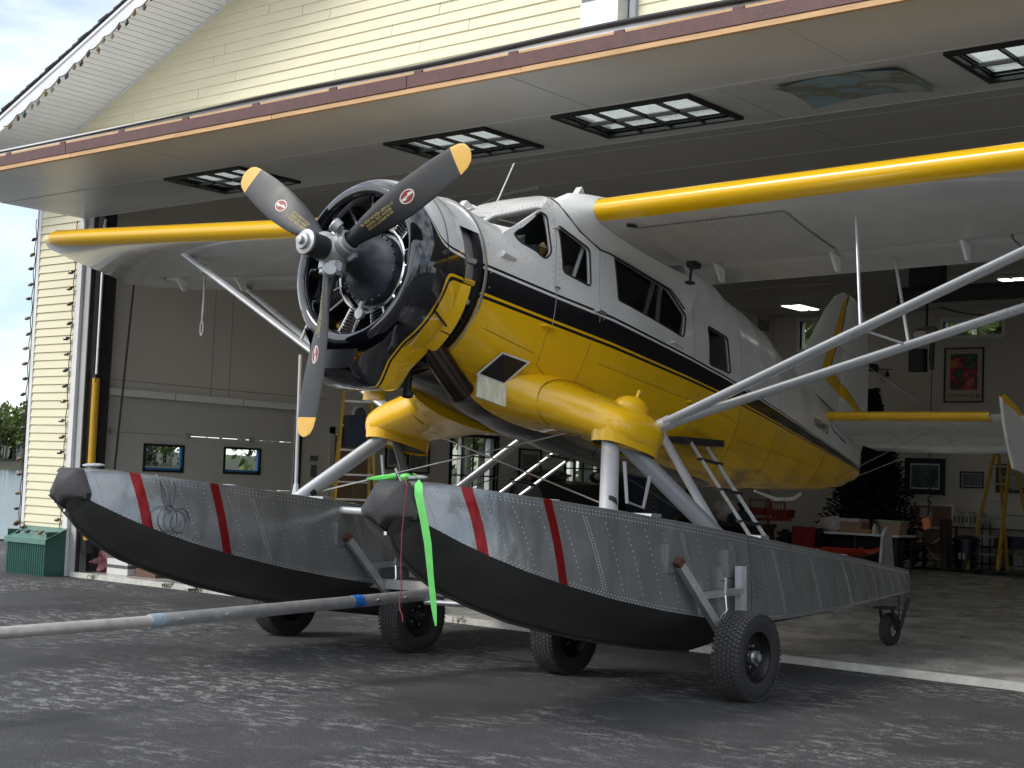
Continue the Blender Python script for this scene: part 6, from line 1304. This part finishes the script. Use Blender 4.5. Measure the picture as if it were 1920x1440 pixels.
tag(MB().grid([[(-11.9 + .12 * i, 27.0 + .1 * j, FZ + .02 + .025 * sin(i * 2.1 + j) * cos(j * 1.7)) for j in range(8)] for i in range(16)]) and (lambda m_: m_)(None) or (lambda mb: (mb.grid([[(-11.9 + .13 * i, 26.75 + .1 * j, FZ + .03 + .03 * sin(i * 2.1 + j) * cos(j * 1.7)) for j in range(9)] for i in range(16)]), mb.obj('green_tarp', mat('green_tarp', (.015, .075, .045), .6)))[1])(MB()), 'crumpled dark green tarp on the floor under the yellow ladder', 'tarp')
tag(MB().box(-10.6, -6.0, 26.3, 28.0, FZ + .004, FZ + .012).obj('floor_mat', M_mblk), 'black rubber mat on the floor right of the green tarp', 'mat')
# framed pictures
def pic_mat(name, cols, sc=4):
    m = bpy.data.materials.new(name); m.use_nodes = True; t = m.node_tree; b = t.nodes['Principled BSDF']; c = N(t, 'ShaderNodeTexCoord'); n = N(t, 'ShaderNodeTexNoise'); n.inputs['Scale'].default_value = sc; n.inputs['Detail'].default_value = 4; t.links.new(c.outputs['Object'], n.inputs['Vector'])
    t.links.new(ramp(t, n.outputs['Fac'], [(.25 + .5 * i / max(1, len(cols) - 1), q) for i, q in enumerate(cols)], 'LINEAR'), b.inputs['Base Color']); b.inputs['Roughness'].default_value = .3; return m
def picture(wall, a0, a1, z0, z1, frame_m, mat_m, art, fw, mw, label):
    o = thing('framed_picture', label, 'picture', (a0, YB, z0) if wall == 'b' else (XL, a0, z0), 'framed pictures on the hangar walls')
    def bx_(p, q, c_, d, u, v): return MB().box(p, q, YB - v, YB - u, c_, d) if wall == 'b' else MB().box(XL + u, XL + v, p, q, c_, d)
    mb = MB()
    for (p, q, c_, d) in ((a0, a1, z0, z0 + fw), (a0, a1, z1 - fw, z1), (a0, a0 + fw, z0 + fw, z1 - fw), (a1 - fw, a1, z0 + fw, z1 - fw)):
        if wall == 'b': mb.box(p, q, YB - .035, YB - .002, c_, d)
        else: mb.box(XL + .002, XL + .035, p, q, c_, d)
    mb.obj('frame', frame_m, o); bx_(a0 + fw, a1 - fw, z0 + fw, z1 - fw, .004, .014).obj('mount', mat_m, o); bx_(a0 + fw + mw, a1 - fw - mw, z0 + fw + mw, z1 - fw - mw, .015, .017).obj('print', art, o); return o
M_navy = mat('navy_mount', (.010, .030, .050), .6); M_cream = mat('cream_mount', (.45, .43, .38), .7)
A1 = pic_mat('sea_print', [(.02, .05, .06), (.06, .11, .13), (.16, .2, .22), (.03, .06, .08)]); A2 = pic_mat('dusk_print', [(.03, .04, .09), (.18, .15, .2), (.06, .06, .12)], 6); A3 = pic_mat('round_print', [(.05, .05, .05), (.25, .25, .2), (.08, .1, .1)], 7); A4 = pic_mat('grey_print', [(.04, .04, .04), (.2, .2, .19), (.08, .08, .08)], 9)
p1 = picture('b', -13.22, -12.34, 1.49, 2.24, M_navy, M_navy, A1, .03, .11, 'largest navy framed sea picture right of the artificial spruce'); MB().box(-13.10, -12.46, YB - .0165, YB - .0145, 1.60, 2.13).obj('white_border', M_trim, p1)
picture('b', -12.02, -11.53, 1.65, 1.99, M_bframe, M_cream, A2, .03, .025, 'small dark framed dusk picture between the two larger pictures')
p3 = picture('b', -11.27, -10.45, 1.58, 2.16, M_navy, mat('teal_mount', (.04, .085, .09), .6), mat('teal_mount2', (.045, .09, .095), .6), .03, .08, 'teal picture with a round print behind the yellow step ladder'); MB().lathe([(0, .22), (.006, .22), (.006, .20)], o=(-10.86, YB - .017, 1.87), axis=(0, -1, 0), n=36).obj('ring_border', M_cream, p3); MB().lathe([(.003, .20), (.003, 0)], o=(-10.86, YB - .017, 1.87), axis=(0, -1, 0), n=36).obj('round_print', A3, p3)
po = picture('b', -12.40, -11.56, 3.40, 4.53, M_bframe, mat('poster_cream', (.50, .43, .33), .6), pic_mat('poster_art', [(.20, .02, .16), (.02, .22, .05), (.05, .03, .05), (.50, .05, .12), (.55, .22, .05), (.05, .20, .40)], 5.5), .028, .10, 'bright poster of coloured blots lettered CONTINENTAL high on the back wall')
bpy.data.objects[po.children[2].name].scale = (1, 1, 1)
MB().box(-12.37, -11.59, YB - .0185, YB - .0165, 3.43, 3.66).obj('poster_foot', MATS['poster_cream'], po)
text_mesh('poster_lettering', 'CONTINENTAL', .085, M_mblk, po, Matrix.Translation((-12.03, YB - .021, 3.535)) @ Matrix.Rotation(pi / 2, 4, 'X'), spacing=1.0)
MB().lathe([(0, .035), (.002, .035), (.002, .018)], o=(-11.675, YB - .019, 3.535), axis=(0, -1, 0), n=20).obj('poster_badge', M_mblk, po)
mb = MB()
for i in range(9):
    a = radians(10 + 20 * i); mb.face([(-11.92 + .05 * cos(a - .12), YB - .0185, 3.86 + .05 * sin(a - .12)), (-11.92 + .22 * cos(a), YB - .0185, 3.86 + .20 * sin(a)), (-11.92 + .05 * cos(a + .12), YB - .0185, 3.86 + .05 * sin(a + .12))])
mb.obj('sun_rays', mat('poster_orange', (.50, .09, .03), .5), po, sharp=None)
picture('l', 16.85, 17.30, 1.55, 2.0, M_bframe, M_cream, A4, .025, .06, 'black framed print just right of the tan entry door'); picture('l', 17.36, 17.88, 1.50, 2.0, M_bframe, M_cream, A4, .025, .05, 'black framed print second to the right of the entry door'); picture('l', 20.22, 20.85, 1.45, 2.02, M_bframe, M_cream, A4, .03, .07, 'black framed print between the two black gridded windows'); picture('l', 16.85, 17.15, 1.05, 1.4, M_cream, M_cream, A2, .02, .03, 'small pale framed print low beside the entry door')
picture('l', 24.2, 25.0, 1.55, 1.85, M_bframe, M_cream, A4, .03, .04, 'wide black framed print under the fuselage right of the windows')
spk = thing('wall_speaker', 'round grey speaker on the wall above the tan entry door', 'speaker', (XL, 16.24, 2.36)); MB().lathe([(0, .16), (.03, .16), (.035, .13)], o=(XL, 16.24, 2.36), axis=(1, 0, 0), n=28).obj('rim', M_trim, spk); MB().lathe([(.02, .135), (.028, 0)], o=(XL, 16.24, 2.36), axis=(1, 0, 0), n=28).obj('grille', mat('grey_mesh', (.15, .15, .15), .7), spk)
ckk = thing('wall_clock', 'round dark wall clock low behind the rear float strut', 'clock', (XL, 25.9, 1.33)); MB().lathe([(0, .2), (.04, .2), (.045, .165)], o=(XL, 25.9, 1.33), axis=(1, 0, 0), n=28).obj('rim', M_steel, ckk); MB().lathe([(.03, .17), (.03, 0)], o=(XL, 25.9, 1.33), axis=(1, 0, 0), n=28).obj('dial', mat('dial_grey', (.22, .22, .2), .6), ckk); MB().bar((XL + .035, 25.9, 1.33), (XL + .035, 25.98, 1.42), .008, .012).bar((XL + .035, 25.9, 1.33), (XL + .035, 25.84, 1.37), .008, .012).obj('hand', M_mblk, ckk)
vg = tag(MB().box(XL, XL + .02, 28.3, 29.0, 4.93, 5.27).obj('air_vent', M_wall), 'square wall vent high in the corner left of the tail fin', 'vent')
for i in range(7): MB().box(XL + .02, XL + .03, 28.4, 28.9, 4.98 + i * .035, 4.998 + i * .035).obj('slat', M_steel, vg)
la = thing('wall_lamp', 'dark swing arm lamp on the back wall above the small spruce top', 'lamp', (-13.9, YB, 4.1)); MB().bar((-13.95, 28.95, 4.12), (-13.45, 28.95, 4.08), .02, .02).box(-13.95, -13.88, 28.9, YB, 4.05, 4.22).obj('arm', M_bframe, la); MB().lathe([(0, .02), (.10, .05), (.12, .05)], o=(-13.55, 28.95, 4.06), axis=(0, 0, -1), n=14).obj('lamp_shade', M_bframe, la)
# hoist on its beam
ho = thing('chain_hoist', 'grey chain hoist hanging from a dark overhead beam with an orange pendant', 'hoist', (-9.65, 22.0, 3.7))
MB().box(-10.15, 1.4, 21.93, 22.07, 4.50, 4.53).box(-10.15, 1.4, 21.98, 22.02, 4.53, 4.72).box(-10.15, 1.4, 21.93, 22.07, 4.72, 4.75).obj('beam', M_mblk, ho); MB().box(-9.9, -9.4, 21.85, 22.15, 4.75, ZC).obj('beam_hanger', M_mblk, ho); MB().box(-9.83, -9.47, 21.88, 22.12, 4.60, 4.68).lathe([(-.14, .05), (.14, .05)], o=(-9.75, 22, 4.6), axis=(0, 1, 0), n=12, cap=True).lathe([(-.14, .05), (.14, .05)], o=(-9.55, 22, 4.6), axis=(0, 1, 0), n=12, cap=True).obj('trolley', M_steel, ho)
MB().tube([(-9.65, 22, 4.5), (-9.65, 22, 4.1)], .02, 8).obj('shackle', M_mblk, ho); MB().lathe([(-.20, .0), (-.20, .10), (-.1, .135), (.12, .135), (.18, .11), (.2, 0)], o=(-9.66, 22, 3.98), axis=(1, 0, .12), n=24).obj('hoist_body', mat('hoist_grey', (.19, .19, .19), .45), ho); MB().box(-9.80, -9.60, 21.85, 21.862, 3.94, 4.03).obj('name_plate', M_bag, ho)
MB().box(-9.90, -9.66, 21.9, 22.08, 3.40, 3.76).obj('chain_bag', M_mblk, ho); MB().tube([(-9.55, 22, 3.9), (-9.56, 22, 3.62), (-9.55, 22, 3.42)], [.04, .045, .03], 10).obj('hook_block', M_steel, ho)
MB().tube([(-9.55, 22, 3.4), (-9.56, 22, 2.4), (-9.55, 22, 1.6)], .008, 6).tube([(-9.55 + .03 * sin(i * 1.3), 22 + .02 * cos(i), 1.62 - i * .025) for i in range(20)], .012, 6).tube([(-9.55, 22, 1.4), (-9.58, 22, 1.12)], .008, 6).obj('control_cable', M_mblk, ho); MB().obox((-9.58, 22, 1.02), (.055, 0, .02), (0, .035, 0), (-.02, 0, .085)).obj('pendant', mat('orange_plastic2', (.55, .12, .03), .5), ho)
MB().tube(sag((-9.45, 22, 4.42), (-7.6, 22, 4.45), .18, 12) + sag((-7.6, 22, 4.45), (-5.5, 22, 4.45), .22, 12)[1:], .012, 6).obj('power_cable', M_mblk, ho)
# bench clutter along the left side
wb = thing('work_bench', 'dark work bench crowded with bags behind the rear float struts', 'bench', (-14.2, 23.8, FZ)); MB().box(-15.6, -13.5, 23.5, 24.3, .76, .82).obj('bench_top', M_dw, wb)
for x in (-15.5, -13.6): MB().box(x, x + .08, 23.55, 24.25, FZ, .76).obj('bench_leg', M_dw, wb)
MB().box(-15.4, -13.6, 24.2, 24.23, .15, .76).obj('bench_back', M_mblk, wb)
crumple((-14.35, 23.9, 1.0), .27, .22, .22, M_bag, 'white_sack', 'bulging white sack on the dark work bench', 'sack', 9, .18)
crumple((-13.95, 23.75, .92), .2, .2, .13, mat('denim', (.03, .06, .10), .9), 'blue_bundle', 'blue cloth bundle on the bench right of the white sack', 'bundle', 14); crumple((-15.0, 23.8, .93), .3, .25, .14, mat('camo_cloth', (.07, .065, .045), .9, var=.6, vscale=12), 'camouflage_bundle', 'mottled brown cloth bundle at the left end of the work bench', 'bundle', 21)
tag(MB().box(-15.0, -14.6, 24.6, 25.0, FZ, 1.18).obj('green_cabinet', mat('dark_teal', (.015, .045, .045), .6)), 'dark teal cabinet behind the work bench', 'cabinet')
jr = thing('coat_rack', 'black coat rack carrying dark jackets behind the near front float strut', 'coat rack', (-14.05, 21.0, FZ)); MB().tube([(-14.05, 21, FZ), (-14.05, 21, 1.75)], .02, 8).tube([(-14.5, 21, 1.72), (-13.6, 21, 1.72)], .015, 8).box(-14.3, -13.8, 20.75, 21.25, FZ, FZ + .03).obj('rack_frame', M_bframe, jr)
def plaid():
    m = bpy.data.materials.new('plaid_cloth'); m.use_nodes = True; t = m.node_tree; b = t.nodes['Principled BSDF']; c = N(t, 'ShaderNodeTexCoord'); ck_ = N(t, 'ShaderNodeTexChecker'); ck_.inputs['Scale'].default_value = 26; ck_.inputs['Color1'].default_value = (.016, .018, .03, 1); ck_.inputs['Color2'].default_value = (.10, .07, .07, 1); t.links.new(c.outputs['Object'], ck_.inputs['Vector']); t.links.new(ck_.outputs[0], b.inputs['Base Color']); b.inputs['Roughness'].default_value = .9; return m
for i, (x, w_, m_, l) in enumerate(((-14.33, .26, mat('navy_jacket', (.010, .013, .032), .85), 'navy jacket hanging left on the coat rack'), (-14.0, .2, plaid(), 'plaid jacket hanging in the middle of the coat rack'), (-13.72, .2, mat('teal_jacket', (.012, .03, .045), .85), 'dark teal jacket hanging right on the coat rack'))):
    mb = MB(); rows = []
    for k in range(9): z = 1.72 - .1 * k; ww = w_ * (.35 + .65 * min(1, k / 2.0)); rows.append([(x + ww * cos(a) * (1 + .08 * sin(5 * a + k)), 21 - .03 + .13 * sin(a) * (1 + .1 * sin(3 * a)), z) for a in [2 * pi * q / 20 for q in range(20)]])
    mb.grid(rows, True, 0, True); tag(mb.obj('jacket', m_), l, 'jacket')
# red tiller
ti = thing('garden_tiller', 'red garden tiller with black tyres left of the red cloth', 'tiller', (-14.5, 26.0, FZ)); M_rm = mat('machine_red', (.30, .035, .015), .45, var=.2)
for x in (-14.75, -14.25):
    MB().lathe([(-.08, .14), (-.09, .2), (-.08, .29), (-.05, .31), (.05, .31), (.08, .29), (.09, .2), (.08, .14)], o=(x, 26.0, FZ + .31), axis=(1, .3, 0), n=26).obj('tyre', M_tyre, ti); mb = MB()
    for k in range(14):
        a = 2 * pi * k / 14; mb.obox((x + .02 * (-1) ** k, 26 + .315 * cos(a), FZ + .31 + .315 * sin(a)), (.06, 0, 0), (.02, -.03 * sin(a), .03 * cos(a)), (0, .02 * cos(a), .02 * sin(a)))
    mb.obj('tread', M_rub, ti, kind='stuff')
MB().tube([(-14.9, 25.8, .95), (-14.9, 25.7, 1.25), (-14.55, 25.7, 1.25), (-14.55, 25.8, .95)], .016, 8).tube([(-14.45, 25.8, .95), (-14.42, 25.7, 1.22), (-14.12, 25.7, 1.22), (-14.12, 25.8, .95)], .016, 8).tube([(-14.5, 25.75, .3), (-14.5, 25.75, 1.32)], .03, 8).bar((-15.0, 25.75, .86), (-14.0, 25.75, .9), .04, .06).obj('handle_frame', M_rm, ti); MB().box(-14.9, -14.6, 25.72, 26.1, .95, 1.1).obj('engine_cover', M_rm, ti); MB().prism([(-14.42, .92), (-14.1, .92), (-14.06, 1.08), (-14.46, 1.08)], 1, 25.75, 26.05).obj('hopper', M_rm, ti)
for i in range(5): MB().tube([(-14.40 + .065 * i, 25.72, 1.08), (-14.40 + .065 * i, 25.71, 1.22)], .007, 5).obj('cage_bar', M_rm, ti)
# dark cabinets by the gridded windows
tc_ = thing('tool_cabinet', 'long black tool cabinet with rounded top between the gridded windows', 'cabinet', (-16.0, 21, FZ)); MB().prism([(-16.3, FZ), (-15.6, FZ), (-15.55, 1.15), (-15.7, 1.42), (-16.3, 1.48)], 1, 19.9, 22.2).obj('carcass', mat('black_steel', (.014, .014, .015), .45), tc_)
for i in range(4):
    for j in range(3): MB().box(-15.585, -15.565, 20.0 + .54 * i, 20.5 + .54 * i, .2 + .3 * j, .46 + .3 * j).obj('drawer', M_mblk, tc_)
crumple((-15.95, 20.5, 1.55), .25, .5, .10, mat('grey_cover', (.10, .10, .10), .5, var=.3), 'grey_cover', 'crumpled grey plastic cover lying on the long tool cabinet', 'cover', 31); tag(MB().lathe([(0, .06), (.2, .06), (.24, .03)], o=(-15.9, 19.95, 1.46), axis=(0, 0, 1), n=14, cap=True).obj('red_jar', mat('red_jar', (.16, .02, .015), .4)), 'small red jar on the left end of the tool cabinet', 'jar')
cap_ = tag(MB().ball((-15.8, 21.75, 1.56), .13, 14, 8, sc=(1, 1, .8)).obj('cap', M_mblk), 'black cap with a white front on the tool cabinet', 'cap'); MB().ball((-15.72, 21.68, 1.58), .07, 10, 6).obj('front_panel', M_bag, cap_)
tag(MB().box(-15.9, -15.4, 22.4, 23.0, FZ, 1.95).obj('black_locker', mat('black_steel2', (.012, .012, .013), .5)), 'tall narrow black locker right of the long tool cabinet', 'locker')
for i, (x, y, h, c_, l) in enumerate(((-15.1, 19.4, .85, (.06, .012, .01), 'dark red fuel can on a stand below the first gridded window'), (-14.9, 20.6, .8, (.07, .05, .03), 'brown carton stack before the long tool cabinet'), (-14.8, 21.8, .9, (.03, .03, .03), 'black crate before the tall locker'), (-14.9, 22.6, .75, (.10, .05, .02), 'rust brown box left of the work bench'))): tag(MB().box(x - .3, x + .3, y - .3, y + .3, FZ, h).box(x - .2, x + .15, y - .2, y + .2, h, h + .18).obj('storage_stack', mat('store_%d' % i, c_, .6, var=.2)), l, 'storage')
# at the door jamb: insulation, box, cushions
M_pink = mat('pink_insulation', (.52, .24, .27), .9, var=.3, vscale=16, bump=.6, bscale=26)
crumple((-16.42 + .10, 11.62, FZ + .13), .14, .2, .16, M_pink, 'insulation_bundle', 'heap of pink insulation by the door jamb', 'insulation', 5, .35, 30, 18); crumple((-16.13, 11.72, FZ + .16), .16, .22, .19, M_pink, 'insulation_bundle', 'taller pink insulation heap against the striped white box', 'insulation', 8, .35, 30, 18)
crumple((-16.14, 11.70, FZ + .32), .1, .1, .05, mat('tan_rope', (.30, .20, .11), .9), 'tan_sack', 'tan cloth scrap on top of the pink insulation', 'cloth', 2); crumple((-16.2, 12.0, FZ + .40), .2, .2, .14, M_bag, 'white_cushion', 'white bag behind the pink insulation heaps', 'bag', 17, .12)
wbx = tag(MB().box(-15.93, -15.50, 11.40, 11.72, FZ, FZ + .33).obj('striped_box', mat('box_white', (.62, .62, .61), .7, var=.06)), 'white carton with dark grey bands on the concrete beside the insulation', 'box'); M_band = mat('grey_band', (.10, .10, .11), .6)
for z0, z1 in ((.08, .12), (.20, .25)): MB().box(-15.933, -15.497, 11.397, 11.723, FZ + z0, FZ + z1).obj('grey_band', M_band, wbx)
MB().box(-15.4985, -15.495, 11.52, 11.58, FZ, FZ + .26).obj('grey_band', M_band, wbx)
tag(MB().box(-15.40, -15.0, 11.45, 11.75, FZ, FZ + .10).obj('brown_block', mat('brown_block', (.12, .07, .05), .8)), 'low brown wooden block right of the striped carton', 'block')
# weeds along the sill
M_weed = leaf_mat('weed_green', (.09, .12, .04), (.15, .18, .06))
for i, (x, n_) in enumerate(((-14.2, 26), (-13.75, 40), (-13.62, 26), (-15.7, 12), (-9.6, 14))):
    mb = MB(); r = random.Random(i)
    for k in range(n_):
        a = r.uniform(0, 6.28); l = r.uniform(.03, .10 if i != 1 else .05); p = Vector((x + r.uniform(-.07, .07), 11.02 + r.uniform(-.03, .03), .004)); d = Vector((cos(a) * .6, sin(a) * .4 - .3, r.uniform(.5, 1.4))).normalized(); s_ = d.orthogonal().normalized() * .0035
        mb.face([p - s_ * .4, p + d * l * .6 - s_, p + d * l, p + d * l * .6 + s_]); q = p + d * l * .7; mb.face([q, q + Vector((.02, -.01, .012)), q + Vector((.035, 0, .008)), q + Vector((.02, .012, .004))])
    tag(mb.obj('weed', M_weed, sharp=None), ('tall sprig of weed at the concrete edge under the far float', 'low patch of weed right of the tall sprig', 'small weed tuft at the right of the low patch', 'dry weed sprig by the striped carton', 'weed tuft at the sill beneath the floats')[i], 'weed', 'weeds at the concrete edge')
